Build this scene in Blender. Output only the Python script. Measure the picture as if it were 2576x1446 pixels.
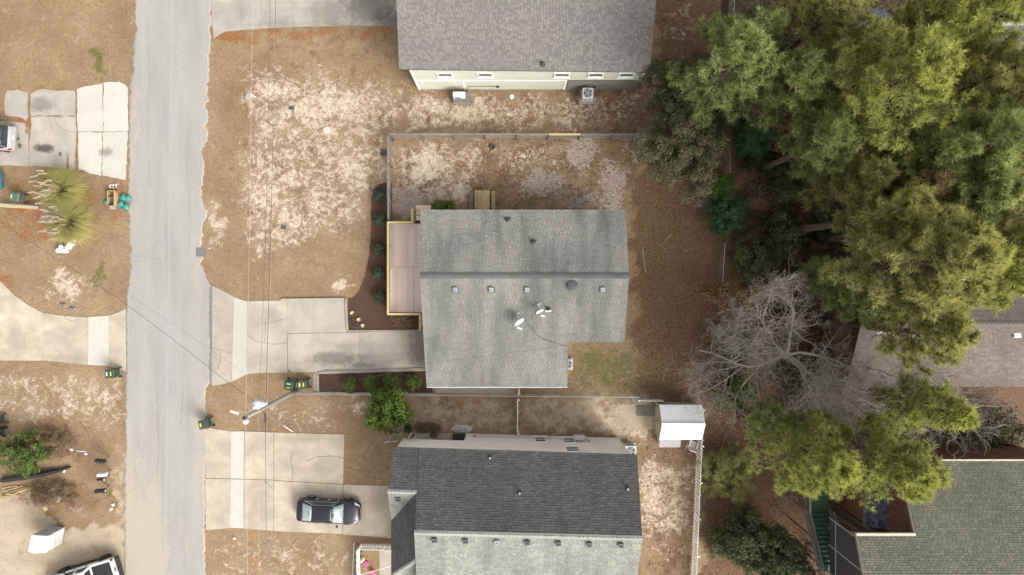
import bpy, bmesh, math, random
import numpy as np
from mathutils import Vector, Matrix
R = math.radians
for o in list(bpy.data.objects): bpy.data.objects.remove(o)
sc = bpy.context.scene
COL = sc.collection
# ---------------------------------------------------------------- camera
S, H, CX, CY = 32.6, 53.0, 1288.0, 723.0          # plan units per metre, flying height
def W(px, py, z=0.0):
    k = (1 - z / H) / S
    return Vector(((px - CX) * k, (CY - py) * k, z))
cam = bpy.data.cameras.new('camera')
cam.sensor_width = 36; cam.lens = 36 * H / (2576 / S); cam.clip_end = 3000; cam.clip_start = 0.5
co = bpy.data.objects.new('camera', cam); COL.objects.link(co)
co.location = (0, 0, H); co.rotation_euler = (0, 0, 0)
sc.camera = co
# ---------------------------------------------------------------- sky, sun, exposure
SUN_AZ = math.atan2(-0.70, 0.72)                   # direction the light comes from, in plan
SUN_EL = R(38)
w = bpy.data.worlds.new('World'); sc.world = w; w.use_nodes = True
nt = w.node_tree; nt.nodes.clear()
sky = nt.nodes.new('ShaderNodeTexSky'); sky.sky_type = 'NISHITA'; sky.sun_disc = False
sky.sun_elevation = SUN_EL; sky.sun_rotation = math.pi / 2 - SUN_AZ
sky.dust_density = 4.0; sky.air_density = 1.0; sky.ozone_density = 1.0
hs = nt.nodes.new('ShaderNodeHueSaturation'); hs.inputs['Saturation'].default_value = 0.12
bg = nt.nodes.new('ShaderNodeBackground'); bg.inputs['Strength'].default_value = 0.15
wo = nt.nodes.new('ShaderNodeOutputWorld')
nt.links.new(sky.outputs[0], hs.inputs['Color']); nt.links.new(hs.outputs[0], bg.inputs[0]); nt.links.new(bg.outputs[0], wo.inputs[0])
sl = bpy.data.lights.new('sun', 'SUN'); sl.energy = 1.05; sl.angle = R(30); sl.color = (1, 0.93, 0.80)
so = bpy.data.objects.new('sun', sl); COL.objects.link(so)
sd = Vector((math.cos(SUN_AZ) * math.cos(SUN_EL), math.sin(SUN_AZ) * math.cos(SUN_EL), math.sin(SUN_EL)))
so.rotation_euler = sd.to_track_quat('Z', 'Y').to_euler(); so.location = sd * 80
vs = sc.view_settings; vs.view_transform = 'Standard'; vs.look = 'None'; vs.gamma = 1; vs.use_curve_mapping = False
vs.exposure = 1.30
# ---------------------------------------------------------------- mesh helpers
rnd = random.Random(7)
def finish(o, parent=None, smooth=False):
    COL.objects.link(o)
    if parent is not None: o.parent = parent
    if smooth:
        o.data.polygons.foreach_set('use_smooth', [True] * len(o.data.polygons))
    return o
def tag(o, label=None, cat=None, group=None, kind=None):
    if label: o['label'] = label
    if cat: o['category'] = cat
    if group: o['group'] = group
    if kind: o['kind'] = kind
    return o
def thing(name, label, cat, loc=(0, 0, 0), rz=0.0, group=None):
    o = bpy.data.objects.new(name, None); COL.objects.link(o)
    o.empty_display_size = 0.2; o.location = loc; o.rotation_euler = (0, 0, rz)
    return tag(o, label, cat, group)
class MB:
    """collects geometry for one mesh object"""
    def __init__(s): s.v = []; s.f = []; s.m = []
    def poly(s, pts, mi=0):
        n = len(s.v); s.v += [tuple(p) for p in pts]; s.f.append(tuple(range(n, n + len(pts)))); s.m.append(mi)
    def hexa(s, b, t, mi=0):
        """b, t : matching loops (bottom, top), counter clockwise from above"""
        n = len(s.v); k = len(b); s.v += [tuple(p) for p in b] + [tuple(p) for p in t]
        s.f.append(tuple(range(n + k - 1, n - 1, -1))); s.f.append(tuple(range(n + k, n + 2 * k)))
        for i in range(k):
            j = (i + 1) % k; s.f.append((n + i, n + j, n + k + j, n + k + i))
        s.m += [mi] * (k + 2); return s
    def box(s, c, d, rz=0.0, mi=0, rx=0.0, ry=0.0):
        mt = Matrix.Translation(Vector(c)) @ Matrix.Rotation(rz, 4, 'Z') @ Matrix.Rotation(ry, 4, 'Y') @ Matrix.Rotation(rx, 4, 'X')
        x, y, z = d[0] / 2, d[1] / 2, d[2] / 2
        q = [(-x, -y), (x, -y), (x, y), (-x, y)]
        return s.hexa([mt @ Vector((a, b, -z)) for a, b in q], [mt @ Vector((a, b, z)) for a, b in q], mi)
    def prism(s, pts, z0, z1, mi=0):
        return s.hexa([(p[0], p[1], z0) for p in pts], [(p[0], p[1], z1) for p in pts], mi)
    def bar(s, a, b, wd, ht, mi=0, up=(0, 0, 1)):
        """rectangular bar from a to b"""
        a, b = Vector(a), Vector(b); d = (b - a)
        if d.length < 1e-6: return s
        d.normalize(); u = Vector(up)
        if abs(d.dot(u)) > 0.99: u = Vector((1, 0, 0))
        sd_ = d.cross(u).normalized(); u2 = sd_.cross(d).normalized()
        q = [(-1, -1), (1, -1), (1, 1), (-1, 1)]
        lo = [a + sd_ * (i * wd / 2) + u2 * (j * ht / 2) for i, j in q]
        hi = [b + sd_ * (i * wd / 2) + u2 * (j * ht / 2) for i, j in q]
        return s.hexa(lo[::-1], hi[::-1], mi)
    def tube(s, pts, r, n=6, mi=0, cap=True):
        pts = [Vector(p) for p in pts]; rr = r if isinstance(r, (list, tuple)) else [r] * len(pts)
        base = len(s.v); ref = Vector((0.13, 0.27, 0.95)).normalized()
        for i, p in enumerate(pts):
            d = (pts[min(i + 1, len(pts) - 1)] - pts[max(i - 1, 0)]).normalized()
            q = ref if abs(d.dot(ref)) < 0.9 else Vector((1, 0, 0))
            a = d.cross(q).normalized(); b = d.cross(a).normalized()
            for k in range(n):
                t = 2 * math.pi * k / n; s.v.append(tuple(p + (a * math.cos(t) + b * math.sin(t)) * rr[i]))
        for i in range(len(pts) - 1):
            for k in range(n):
                k2 = (k + 1) % n; s.f.append((base + i * n + k, base + i * n + k2, base + (i + 1) * n + k2, base + (i + 1) * n + k)); s.m.append(mi)
        if cap:
            s.f.append(tuple(base + k for k in range(n))[::-1]); s.m.append(mi)
            e = base + (len(pts) - 1) * n; s.f.append(tuple(e + k for k in range(n))); s.m.append(mi)
        return s
    def lathe(s, prof, n=16, c=(0, 0, 0), mi=0, mt=None):
        """prof : list of (radius, z)"""
        base = len(s.v); c = Vector(c)
        for r_, z in prof:
            for k in range(n):
                t = 2 * math.pi * k / n; p = Vector((r_ * math.cos(t), r_ * math.sin(t), z))
                if mt is not None: p = mt @ p
                s.v.append(tuple(p + c))
        for i in range(len(prof) - 1):
            for k in range(n):
                k2 = (k + 1) % n; s.f.append((base + i * n + k, base + i * n + k2, base + (i + 1) * n + k2, base + (i + 1) * n + k)); s.m.append(mi)
        s.f.append(tuple(base + k for k in range(n))[::-1]); e = base + (len(prof) - 1) * n
        s.f.append(tuple(e + k for k in range(n))); s.m += [mi, mi]
        return s
    def build(s, name, mat, parent=None, smooth=False, world=True, bevel=0.0, subsurf=0):
        off = Vector((0, 0, 0))
        v = s.v
        if parent is not None and world:
            q = parent; off = Vector((0, 0, 0))
            while q is not None: off = off + q.location; q = q.parent
            v = [(a - off.x, b - off.y, c - off.z) for a, b, c in v]
        me = bpy.data.meshes.new(name); me.from_pydata(v, [], s.f)
        for m_ in (mat if isinstance(mat, (list, tuple)) else [mat]): me.materials.append(m_)
        if any(s.m): me.polygons.foreach_set('material_index', s.m)
        o = bpy.data.objects.new(name, me); finish(o, parent, smooth)
        if bevel:
            b = o.modifiers.new('bevel', 'BEVEL'); b.width = bevel; b.segments = 2; b.limit_method = 'ANGLE'
        if subsurf:
            b = o.modifiers.new('sub', 'SUBSURF'); b.levels = subsurf; b.render_levels = subsurf
        return o
def np_obj(name, V, F, mat, parent=None, attrs=None, smooth=False):
    """V (n,3), F (m,k) arrays ; attrs {name: (n,) or (n,4)} on points"""
    me = bpy.data.meshes.new(name); n, (m, k) = len(V), F.shape
    if parent is not None:
        q = parent; off = np.zeros(3)
        while q is not None: off = off + np.array(q.location); q = q.parent
        V = V - off
    me.vertices.add(n); me.vertices.foreach_set('co', V.astype(np.float32).ravel())
    me.loops.add(m * k); me.loops.foreach_set('vertex_index', F.astype(np.int32).ravel())
    me.polygons.add(m); me.polygons.foreach_set('loop_start', np.arange(0, m * k, k, dtype=np.int32))
    me.polygons.foreach_set('loop_total', np.full(m, k, dtype=np.int32))
    for an, av in (attrs or {}).items():
        if av.ndim == 1:
            a = me.attributes.new(an, 'FLOAT', 'POINT'); a.data.foreach_set('value', av.astype(np.float32))
        else:
            a = me.attributes.new(an, 'FLOAT_COLOR', 'POINT'); a.data.foreach_set('color', av.astype(np.float32).ravel())
    me.materials.append(mat); me.update(); me.validate()
    o = bpy.data.objects.new(name, me); return finish(o, parent, smooth)
def copy_tree(o, parent=None, loc=None, rz=None, label=None):
    c = o.copy(); COL.objects.link(c); c.parent = parent
    if loc is not None: c.location = loc
    if rz is not None: c.rotation_euler = (0, 0, rz)
    if label: c['label'] = label
    for ch in list(o.children): copy_tree(ch, c)
    return c
# ---------------------------------------------------------------- materials
class NT:
    def __init__(s, name):
        s.mat = bpy.data.materials.new(name); s.mat.use_nodes = True; s.t = s.mat.node_tree; s.t.nodes.clear()
        s.out = s.n('ShaderNodeOutputMaterial'); s.geo = None
    def n(s, ty, **kw):
        x = s.t.nodes.new(ty)
        for k, v in kw.items(): setattr(x, k, v)
        return x
    def l(s, a, b): s.t.links.new(a, b); return s
    def inp(s, sock, v):
        if isinstance(v, (int, float)): sock.default_value = v
        elif isinstance(v, (tuple, list)): sock.default_value = tuple(v) + (1,) * (4 - len(v)) if len(sock.default_value) == 4 else v
        else: s.l(v, sock)
    def pos(s):
        if s.geo is None: s.geo = s.n('ShaderNodeNewGeometry')
        return s.geo.outputs['Position']
    def isl(s): s.pos(); return s.geo.outputs['Random Per Island']
    def attr(s, nm, out='Fac'):
        a = s.n('ShaderNodeAttribute'); a.attribute_name = nm; return a.outputs[out]
    def noise(s, scale, detail=4, rough=0.55, dist=0.0, vec=None):
        x = s.n('ShaderNodeTexNoise'); s.l(vec or s.pos(), x.inputs['Vector'])
        x.inputs['Scale'].default_value = scale; x.inputs['Detail'].default_value = detail
        x.inputs['Roughness'].default_value = rough; x.inputs['Distortion'].default_value = dist
        return x.outputs['Fac']
    def stretch(s, sx, sy, sz):
        m_ = s.n('ShaderNodeMapping'); s.l(s.pos(), m_.inputs['Vector']); m_.inputs['Scale'].default_value = (sx, sy, sz); return m_.outputs[0]
    def math(s, op, a, b=0.0, c=0.0, clamp=False):
        x = s.n('ShaderNodeMath'); x.operation = op; x.use_clamp = clamp
        s.inp(x.inputs[0], a); s.inp(x.inputs[1], b); s.inp(x.inputs[2], c); return x.outputs[0]
    def mr(s, v, a, b, c=0.0, d=1.0):
        x = s.n('ShaderNodeMapRange'); x.clamp = True; s.inp(x.inputs[0], v)
        for i, q in enumerate((a, b, c, d)): s.inp(x.inputs[i + 1], q)
        return x.outputs[0]
    def mix(s, f, a, b, mode='MIX'):
        x = s.n('ShaderNodeMix'); x.data_type = 'RGBA'; x.blend_type = mode
        s.inp(x.inputs[0], f); s.inp(x.inputs[6], a); s.inp(x.inputs[7], b); return x.outputs[2]
    def bump(s, h, strength=0.3, dist=0.02):
        x = s.n('ShaderNodeBump'); x.inputs['Strength'].default_value = strength; x.inputs['Distance'].default_value = dist
        s.l(h, x.inputs['Height']); return x.outputs[0]
    def bsdf(s, col, rough=0.8, metal=0.0, normal=None, spec=0.4, coat=0.0, alpha=None):
        p = s.n('ShaderNodeBsdfPrincipled'); s.inp(p.inputs['Base Color'], col); s.inp(p.inputs['Roughness'], rough)
        p.inputs['Metallic'].default_value = metal; p.inputs['Specular IOR Level'].default_value = spec
        p.inputs['Coat Weight'].default_value = coat; p.inputs['Coat Roughness'].default_value = 0.05
        if normal is not None: s.l(normal, p.inputs['Normal'])
        s.l(p.outputs[0], s.out.inputs[0]); return s.mat
KA = 0.69
def kc(c): k = 0.86 if min(c) > .7 else KA; return tuple(x * k for x in c)
def plain(name, c, rough=0.7, var=0.12, scale=6.0, bump=0.0, metal=0.0, isl=0.0, spec=0.4, coat=0.0, dirt=None, dirt_amt=0.0):
    t = NT(name); n1 = t.noise(scale, 5, 0.6); c = kc(c); dirt = kc(dirt) if dirt else None
    lo = tuple(x * (1 - var) for x in c); hi = tuple(min(1, x * (1 + var)) for x in c)
    col = t.mix(t.mr(n1, 0.3, 0.7), lo, hi)
    if isl: col = t.mix(isl, col, t.mix(t.isl(), (0.45, 0.45, 0.45), (1.35, 1.35, 1.35)), 'MULTIPLY')
    if dirt: col = t.mix(t.math('MULTIPLY', t.mr(t.noise(scale * 0.35, 6, 0.65, 0.6), 0.45, 0.7), dirt_amt), col, dirt)
    nm = t.bump(t.noise(scale * 8, 4), bump, 0.01) if bump else None
    return t.bsdf(col, rough, metal, nm, spec, coat)
def wood(name, c, var=0.25, along='x', rough=0.8):
    c = kc(c); t = NT(name); st = {'x': (0.8, 14, 14), 'y': (14, 0.8, 14), 'z': (14, 14, 0.8)}[along]
    g = t.noise(3.0, 6, 0.6, 0.4, t.stretch(*st)); lo = tuple(x * (1 - var) for x in c); hi = tuple(min(1, x * (1 + var)) for x in c)
    col = t.mix(t.mr(g, 0.32, 0.68), lo, hi); oi = t.n('ShaderNodeObjectInfo')
    col = t.mix(0.5, col, t.mix(oi.outputs['Random'], (0.62, 0.62, 0.62), (1.2, 1.2, 1.2)), 'MULTIPLY')
    return t.bsdf(col, rough, 0, t.bump(g, 0.25, 0.01), 0.3)
def shingle(name, a, b, stain=(0.05, 0.055, 0.05), amt=0.5, streak=(0.9, 0.18, 1.0), isl=0.6, moss=None):
    a, b, stain = kc(a), kc(b), kc(stain); t = NT(name); col = t.mix(t.isl(), a, b)
    col = t.mix(isl, col, t.mix(t.isl(), (0.55, 0.55, 0.55), (1.25, 1.25, 1.25)), 'MULTIPLY')
    sn = t.noise(0.55, 3, 0.5, 0.3, t.stretch(*streak)); col = t.mix(t.math('MULTIPLY', t.mr(sn, 0.42, 0.72), amt), col, stain)
    if moss:
        mn = t.noise(0.35, 5, 0.6); col = t.mix(t.math('MULTIPLY', t.mr(mn, 0.5, 0.75), 0.5), col, moss)
    gr = t.noise(60, 3, 0.7); col = t.mix(0.22, col, t.mix(gr, (0.5, 0.5, 0.5), (1.4, 1.4, 1.4)), 'MULTIPLY')
    return t.bsdf(col, 0.92, 0, t.bump(gr, 0.4, 0.006), 0.25)
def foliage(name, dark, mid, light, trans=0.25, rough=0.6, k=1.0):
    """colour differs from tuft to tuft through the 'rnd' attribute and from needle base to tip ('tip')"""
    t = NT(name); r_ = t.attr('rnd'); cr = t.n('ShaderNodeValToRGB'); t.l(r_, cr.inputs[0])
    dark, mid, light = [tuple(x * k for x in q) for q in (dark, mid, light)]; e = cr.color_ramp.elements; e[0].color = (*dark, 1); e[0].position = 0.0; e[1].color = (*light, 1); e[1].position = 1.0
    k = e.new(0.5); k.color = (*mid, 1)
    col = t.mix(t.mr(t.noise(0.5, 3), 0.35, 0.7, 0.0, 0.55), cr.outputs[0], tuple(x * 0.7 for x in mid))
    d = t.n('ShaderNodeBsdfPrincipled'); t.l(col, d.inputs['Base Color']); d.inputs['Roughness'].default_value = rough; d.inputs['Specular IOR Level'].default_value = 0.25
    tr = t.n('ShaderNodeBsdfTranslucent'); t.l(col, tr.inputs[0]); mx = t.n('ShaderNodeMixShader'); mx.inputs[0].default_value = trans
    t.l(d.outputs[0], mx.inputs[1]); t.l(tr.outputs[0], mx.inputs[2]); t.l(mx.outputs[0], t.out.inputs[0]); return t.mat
def bark(name, a, b, sc_=9):
    a, b = kc(a), kc(b); t = NT(name); n1 = t.noise(sc_, 6, 0.65, 0.3, t.stretch(1, 1, 0.35)); col = t.mix(t.mr(n1, 0.3, 0.7), a, b)
    return t.bsdf(col, 0.95, 0, t.bump(n1, 0.6, 0.03), 0.2)
def glass(name, c=(0.02, 0.025, 0.03)):
    t = NT(name); n1 = t.noise(3, 2); return t.bsdf(t.mix(n1, c, tuple(x * 1.6 for x in c)), 0.06, 0, None, 0.7)
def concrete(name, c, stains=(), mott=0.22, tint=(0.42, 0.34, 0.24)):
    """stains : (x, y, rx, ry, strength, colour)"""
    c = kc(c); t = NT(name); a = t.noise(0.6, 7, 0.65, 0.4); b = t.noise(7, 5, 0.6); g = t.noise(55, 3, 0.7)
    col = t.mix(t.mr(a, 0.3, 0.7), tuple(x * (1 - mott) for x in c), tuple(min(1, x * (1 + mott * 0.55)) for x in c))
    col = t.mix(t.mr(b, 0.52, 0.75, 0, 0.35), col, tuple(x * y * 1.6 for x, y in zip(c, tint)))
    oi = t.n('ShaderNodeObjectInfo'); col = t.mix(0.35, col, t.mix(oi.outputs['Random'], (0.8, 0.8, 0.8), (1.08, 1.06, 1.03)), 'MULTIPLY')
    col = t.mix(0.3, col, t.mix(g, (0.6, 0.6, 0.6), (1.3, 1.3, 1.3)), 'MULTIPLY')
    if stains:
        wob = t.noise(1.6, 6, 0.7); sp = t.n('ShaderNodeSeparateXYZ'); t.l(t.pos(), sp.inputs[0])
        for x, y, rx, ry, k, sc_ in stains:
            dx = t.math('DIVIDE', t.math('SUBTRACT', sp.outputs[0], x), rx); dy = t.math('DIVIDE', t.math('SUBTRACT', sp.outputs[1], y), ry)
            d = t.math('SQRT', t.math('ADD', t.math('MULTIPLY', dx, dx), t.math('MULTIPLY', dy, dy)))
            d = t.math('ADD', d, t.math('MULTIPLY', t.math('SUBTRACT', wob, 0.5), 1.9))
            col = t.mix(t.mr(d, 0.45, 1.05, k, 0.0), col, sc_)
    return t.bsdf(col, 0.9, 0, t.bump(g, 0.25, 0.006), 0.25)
def SP(px, py, rx, ry, k=0.7, c=(0.10, 0.09, 0.08)):
    p = W(px, py); return (p.x, p.y, rx / S, ry / S, k * .85, kc(c))
M = {}
M['conc'] = concrete('aged_concrete', (0.50, 0.45, 0.38), [SP(985, 900, 100, 20, .5, (.20, .19, .18)), SP(930, 870, 120, 16, .35, (.24, .23, .21)), SP(840, 902, 80, 22, .75, (.13, .125, .12)), SP(905, 918, 40, 9, .6, (.10, .10, .095)), SP(1052, 875, 30, 60, .7, (.16, .155, .15)), SP(690, 800, 26, 40, .3, (.22, .20, .18)), SP(900, 1320, 60, 22, .25, (.26, .22, .18)), SP(780, 1100, 90, 16, .4, (.27, .22, .15)), SP(650, 1270, 40, 90, .18, (.3, .25, .19)), SP(45, 860, 30, 60, .25, (.25, .22, .17)), SP(840, 1225, 110, 10, .3, (.28, .23, .17))])
M['conc_warm'] = concrete('warm_beige_concrete', (0.56, 0.485, 0.385), [SP(780, 1100, 95, 18, .45, (.30, .24, .16)), SP(650, 1270, 40, 90, .2, (.33, .27, .2)), SP(840, 1225, 110, 12, .35, (.30, .24, .17)), SP(900, 1320, 70, 24, .3, (.29, .24, .185)), SP(950, 1260, 60, 30, .25, (.30, .25, .19)), SP(560, 1270, 30, 60, .25, (.30, .25, .19)), SP(820, 1170, 40, 20, .25, (.32, .26, .18)), SP(45, 860, 30, 60, .3, (.27, .23, .18)), SP(140, 900, 80, 12, .3, (.28, .24, .19)), SP(150, 840, 24, 40, .2, (.28, .24, .19))], .3)
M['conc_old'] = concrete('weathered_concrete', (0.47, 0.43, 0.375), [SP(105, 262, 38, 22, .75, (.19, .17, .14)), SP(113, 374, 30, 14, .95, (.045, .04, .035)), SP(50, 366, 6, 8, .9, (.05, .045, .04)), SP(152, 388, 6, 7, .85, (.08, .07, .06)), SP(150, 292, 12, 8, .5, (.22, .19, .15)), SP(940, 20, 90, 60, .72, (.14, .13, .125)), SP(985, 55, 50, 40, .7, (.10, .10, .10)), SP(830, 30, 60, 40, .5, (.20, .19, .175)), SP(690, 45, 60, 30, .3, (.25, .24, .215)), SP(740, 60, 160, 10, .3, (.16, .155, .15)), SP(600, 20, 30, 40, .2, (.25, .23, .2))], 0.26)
M['conc_new'] = concrete('pale_new_concrete', (0.60, 0.575, 0.515), [SP(267, 383, 20, 14, .8, (.2, .175, .14))], 0.07)
M['white'] = plain('white_paint', (0.78, 0.78, 0.76), 0.5, 0.05, 4, dirt=(0.5, 0.47, 0.42), dirt_amt=0.25)
M['vinyl'] = plain('white_vinyl', (0.88, 0.87, 0.84), 0.45, 0.03, 3, dirt=(0.6, 0.55, 0.48), dirt_amt=0.2)
M['siding_green'] = plain('pale_green_siding', (0.60, 0.61, 0.50), 0.6, 0.06, 2, 0.05, dirt=(0.42, 0.42, 0.34), dirt_amt=0.3)
M['siding_pink'] = plain('pinkish_beige_siding', (0.84, 0.77, 0.71), 0.6, 0.04, 2, 0.05, dirt=(0.55, 0.46, 0.38), dirt_amt=0.25)
M['siding_tan'] = plain('beige_painted_boards', (0.50, 0.44, 0.29), 0.7, 0.1, 3, 0.05, dirt=(0.3, 0.28, 0.16), dirt_amt=0.4)
M['siding_grey'] = plain('grey_siding', (0.45, 0.45, 0.42), 0.6, 0.08, 2)
M['wood_grey'] = wood('weathered_grey_wood', (0.25, 0.222, 0.195), 0.45)
M['wood_grey_y'] = wood('weathered_grey_wood_lengthwise', (0.25, 0.222, 0.195), 0.45, 'y')
M['wood_brown'] = wood('weathered_brown_wood', (0.22, 0.16, 0.115), 0.4)
M['wood_new'] = wood('fresh_yellow_pine', (0.66, 0.52, 0.25), 0.12)
M['wood_new_y'] = wood('fresh_yellow_pine_lengthwise', (0.66, 0.52, 0.25), 0.12, 'y')
M['wood_tan'] = wood('tan_timber', (0.50, 0.36, 0.19), 0.28, 'y')
M['timber'] = wood('landscape_timber', (0.40, 0.36, 0.30), 0.3)
M['timber_y'] = wood('landscape_timber_lengthwise', (0.40, 0.36, 0.30), 0.3, 'y')
M['deck'] = wood('pink_composite_board', (0.88, 0.685, 0.595), 0.04, 'y', 0.7)
M['deck_x'] = wood('pink_composite_step', (0.92, 0.69, 0.58), 0.05, 'x', 0.7)
M['cedar'] = wood('rust_brown_cedar_wall', (0.20, 0.10, 0.055), 0.5, 'z')
M['pole'] = wood('utility_pole_wood', (0.33, 0.31, 0.25), 0.35, 'z')
M['metal'] = plain('galvanised_metal', (0.55, 0.56, 0.57), 0.4, 0.1, 8, metal=0.6)
M['metal_grey'] = plain('grey_painted_metal', (0.38, 0.39, 0.40), 0.5, 0.08, 6)
M['ac_white'] = plain('pale_grey_enamel', (0.62, 0.63, 0.64), 0.4, 0.06, 6, dirt=(0.4, 0.38, 0.33), dirt_amt=0.3)
M['black'] = plain('black_plastic', (0.022, 0.022, 0.024), 0.5, 0.2, 6)
M['rubber'] = plain('tyre_rubber', (0.025, 0.024, 0.023), 0.85, 0.25, 10)
M['vent'] = plain('dark_grey_roof_metal', (0.075, 0.078, 0.09), 0.5, 0.2, 6)
M['vent_light'] = plain('pale_roof_metal', (0.30, 0.31, 0.335), 0.4, 0.1, 6)
M['lead'] = plain('pipe_flashing', (0.06, 0.062, 0.068), 0.6, 0.2, 9)
M['roof_white'] = plain('white_ribbed_steel', (0.74, 0.76, 0.78), 0.35, 0.05, 2, dirt=(0.55, 0.53, 0.5), dirt_amt=0.2)
M['bin'] = plain('dark_green_plastic', (0.042, 0.072, 0.05), 0.5, 0.15, 5, dirt=(0.12, 0.12, 0.09), dirt_amt=0.35)
M['bin_faded'] = plain('faded_green_plastic', (0.10, 0.14, 0.105), 0.55, 0.15, 5, dirt=(0.2, 0.19, 0.15), dirt_amt=0.4)
M['yellow'] = plain('yellow_sticker', (0.80, 0.72, 0.02), 0.5, 0.05)
M['label_green'] = plain('pale_green_label', (0.35, 0.75, 0.48), 0.5, 0.05)
M['label_white'] = plain('white_label', (0.72, 0.8, 0.76), 0.5, 0.05)
M['glass'] = glass('dark_window_glass')
M['glass_pale'] = glass('painted_reflection_glass', (0.20, 0.24, 0.235))  # pale base colour stands in for sky reflected in the glass
M['paint_black'] = plain('blue_black_car_paint', (0.014, 0.015, 0.026), 0.28, 0.1, 1, spec=0.35, coat=0.35)
M['paint_silver'] = plain('silver_car_paint', (0.52, 0.50, 0.49), 0.35, 0.05, 1, metal=0.3, coat=0.6)
M['paint_teal'] = plain('teal_car_paint', (0.045, 0.15, 0.18), 0.3, 0.08, 1, metal=0.2, coat=0.6)
M['paint_white'] = plain('white_car_paint', (0.80, 0.80, 0.79), 0.3, 0.04, 1, coat=0.5)
M['chrome'] = plain('chrome_trim', (0.75, 0.74, 0.72), 0.15, 0.03, 2, metal=1.0)
M['red_lamp'] = plain('red_lamp_lens', (0.42, 0.02, 0.015), 0.2, 0.2, 20)
M['clear_lamp'] = plain('clear_lamp_lens', (0.6, 0.6, 0.58), 0.12, 0.1, 20)
M['porcelain'] = plain('white_porcelain', (0.78, 0.78, 0.78), 0.3, 0.05)
M['cable'] = plain('black_cable', (0.045, 0.045, 0.045), 0.6, 0.2)
M['cable_pale'] = plain('pale_aluminium_cable', (0.52, 0.50, 0.46), 0.5, 0.1)
M['teal_bag'] = plain('teal_plastic', (0.05, 0.30, 0.26), 0.35, 0.4, 12)
M['red_tape'] = plain('red_tape', (0.50, 0.05, 0.03), 0.6, 0.2)
M['orange_paint'] = plain('orange_marking', (0.50, 0.20, 0.07), 0.9, 0.3, 14)
M['pink'] = plain('pink_plastic', (0.75, 0.10, 0.36), 0.4, 0.1)
M['stair_green'] = plain('green_painted_tread', (0.05, 0.115, 0.055), 0.6, 0.25, 5, dirt=(0.12, 0.14, 0.09), dirt_amt=0.3)
M['screen'] = plain('dark_insect_screen', (0.05, 0.048, 0.052), 0.7, 0.1)
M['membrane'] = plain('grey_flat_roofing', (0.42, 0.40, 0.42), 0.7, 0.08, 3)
M['pebble'] = plain('white_pebble', (0.72, 0.70, 0.66), 0.7, 0.2, 30, isl=0.5)
M['gravel'] = plain('tan_gravel', (0.52, 0.44, 0.36), 0.9, 0.3, 30, isl=0.6)
M['petal_white'] = plain('cream_petals', (0.75, 0.72, 0.42), 0.6, 0.2, 30)
M['petal_purple'] = plain('purple_petals', (0.07, 0.02, 0.075), 0.6, 0.3, 30)
M['stick'] = plain('pale_dry_stick', (0.50, 0.38, 0.22), 0.8, 0.25, 10)
M['twig'] = bark('grey_brown_twig', (0.17, 0.13, 0.10), (0.34, 0.28, 0.22), 14)
M['twig_tan'] = bark('tan_twig', (0.28, 0.20, 0.11), (0.45, 0.34, 0.20), 14)
M['bark_pine'] = bark('pine_bark', (0.085, 0.055, 0.04), (0.22, 0.155, 0.12))
M['bark_pale'] = bark('pale_grey_bark', (0.30, 0.26, 0.22), (0.62, 0.56, 0.49), 7)
M['bark_haze'] = bark('brown_grey_twigs', (0.31, 0.265, 0.22), (0.57, 0.505, 0.44), 7)
M['bark_dark'] = bark('dark_bark', (0.06, 0.045, 0.035), (0.14, 0.11, 0.085))
M['needle'] = foliage('pine_needles', (0.15, 0.165, 0.06), (0.33, 0.36, 0.10), (0.58, 0.58, 0.12), 0.42, .6, .98)
M['needle_green'] = foliage('grey_green_pine_needles', (0.13, 0.16, 0.065), (0.28, 0.34, 0.115), (0.48, 0.53, 0.17), 0.42, .6, .95)
M['needle_olive'] = foliage('olive_pine_needles', (0.165, 0.155, 0.072), (0.32, 0.325, 0.11), (0.57, 0.53, 0.155), 0.42, .6, 1.03)
M['needle_blue'] = foliage('blue_green_pine_needles', (0.13, 0.16, 0.068), (0.28, 0.33, 0.115), (0.50, 0.51, 0.18), 0.42, .6, 1.1)
M['needle_brown'] = foliage('dead_brown_needles', (0.17, 0.12, 0.065), (0.28, 0.205, 0.105), (0.42, 0.31, 0.16), 0.3)
M['leaf_dark'] = foliage('dark_evergreen_leaves', (0.028, 0.04, 0.017), (0.062, 0.082, 0.03), (0.135, 0.155, 0.06), 0.2, 0.5, .78)
M['leaf_olive'] = foliage('olive_evergreen_leaves', (0.06, 0.066, 0.03), (0.135, 0.14, 0.065), (0.25, 0.245, 0.13), 0.2, 0.5, .78)
M['leaf_blue'] = foliage('blue_green_leaves', (0.018, 0.05, 0.02), (0.045, 0.10, 0.042), (0.10, 0.17, 0.07), 0.2, .6, .85)
M['leaf_bright'] = foliage('bright_green_leaves', (0.035, 0.065, 0.012), (0.09, 0.155, 0.02), (0.22, 0.29, 0.045), 0.3, .6, .78)
M['leaf_box'] = foliage('clipped_shrub_leaves', (0.035, 0.06, 0.014), (0.085, 0.13, 0.024), (0.17, 0.22, 0.05), 0.2)
M['leaf_grey'] = foliage('grey_green_leaves', (0.025, 0.042, 0.024), (0.055, 0.08, 0.048), (0.11, 0.14, 0.085), 0.2)
M['leaf_orange'] = foliage('orange_autumn_leaves', (0.24, 0.12, 0.04), (0.40, 0.22, 0.07), (0.56, 0.36, 0.12), 0.3, .6, .75)
M['leaf_feather'] = foliage('feathery_olive_twigs', (0.17, 0.18, 0.055), (0.33, 0.345, 0.12), (0.50, 0.50, 0.20), 0.35, .6, .8)
M['brush'] = foliage('dry_brown_brush', (0.12, 0.075, 0.045), (0.24, 0.155, 0.09), (0.36, 0.26, 0.16), 0.1, 0.9, .75)
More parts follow.
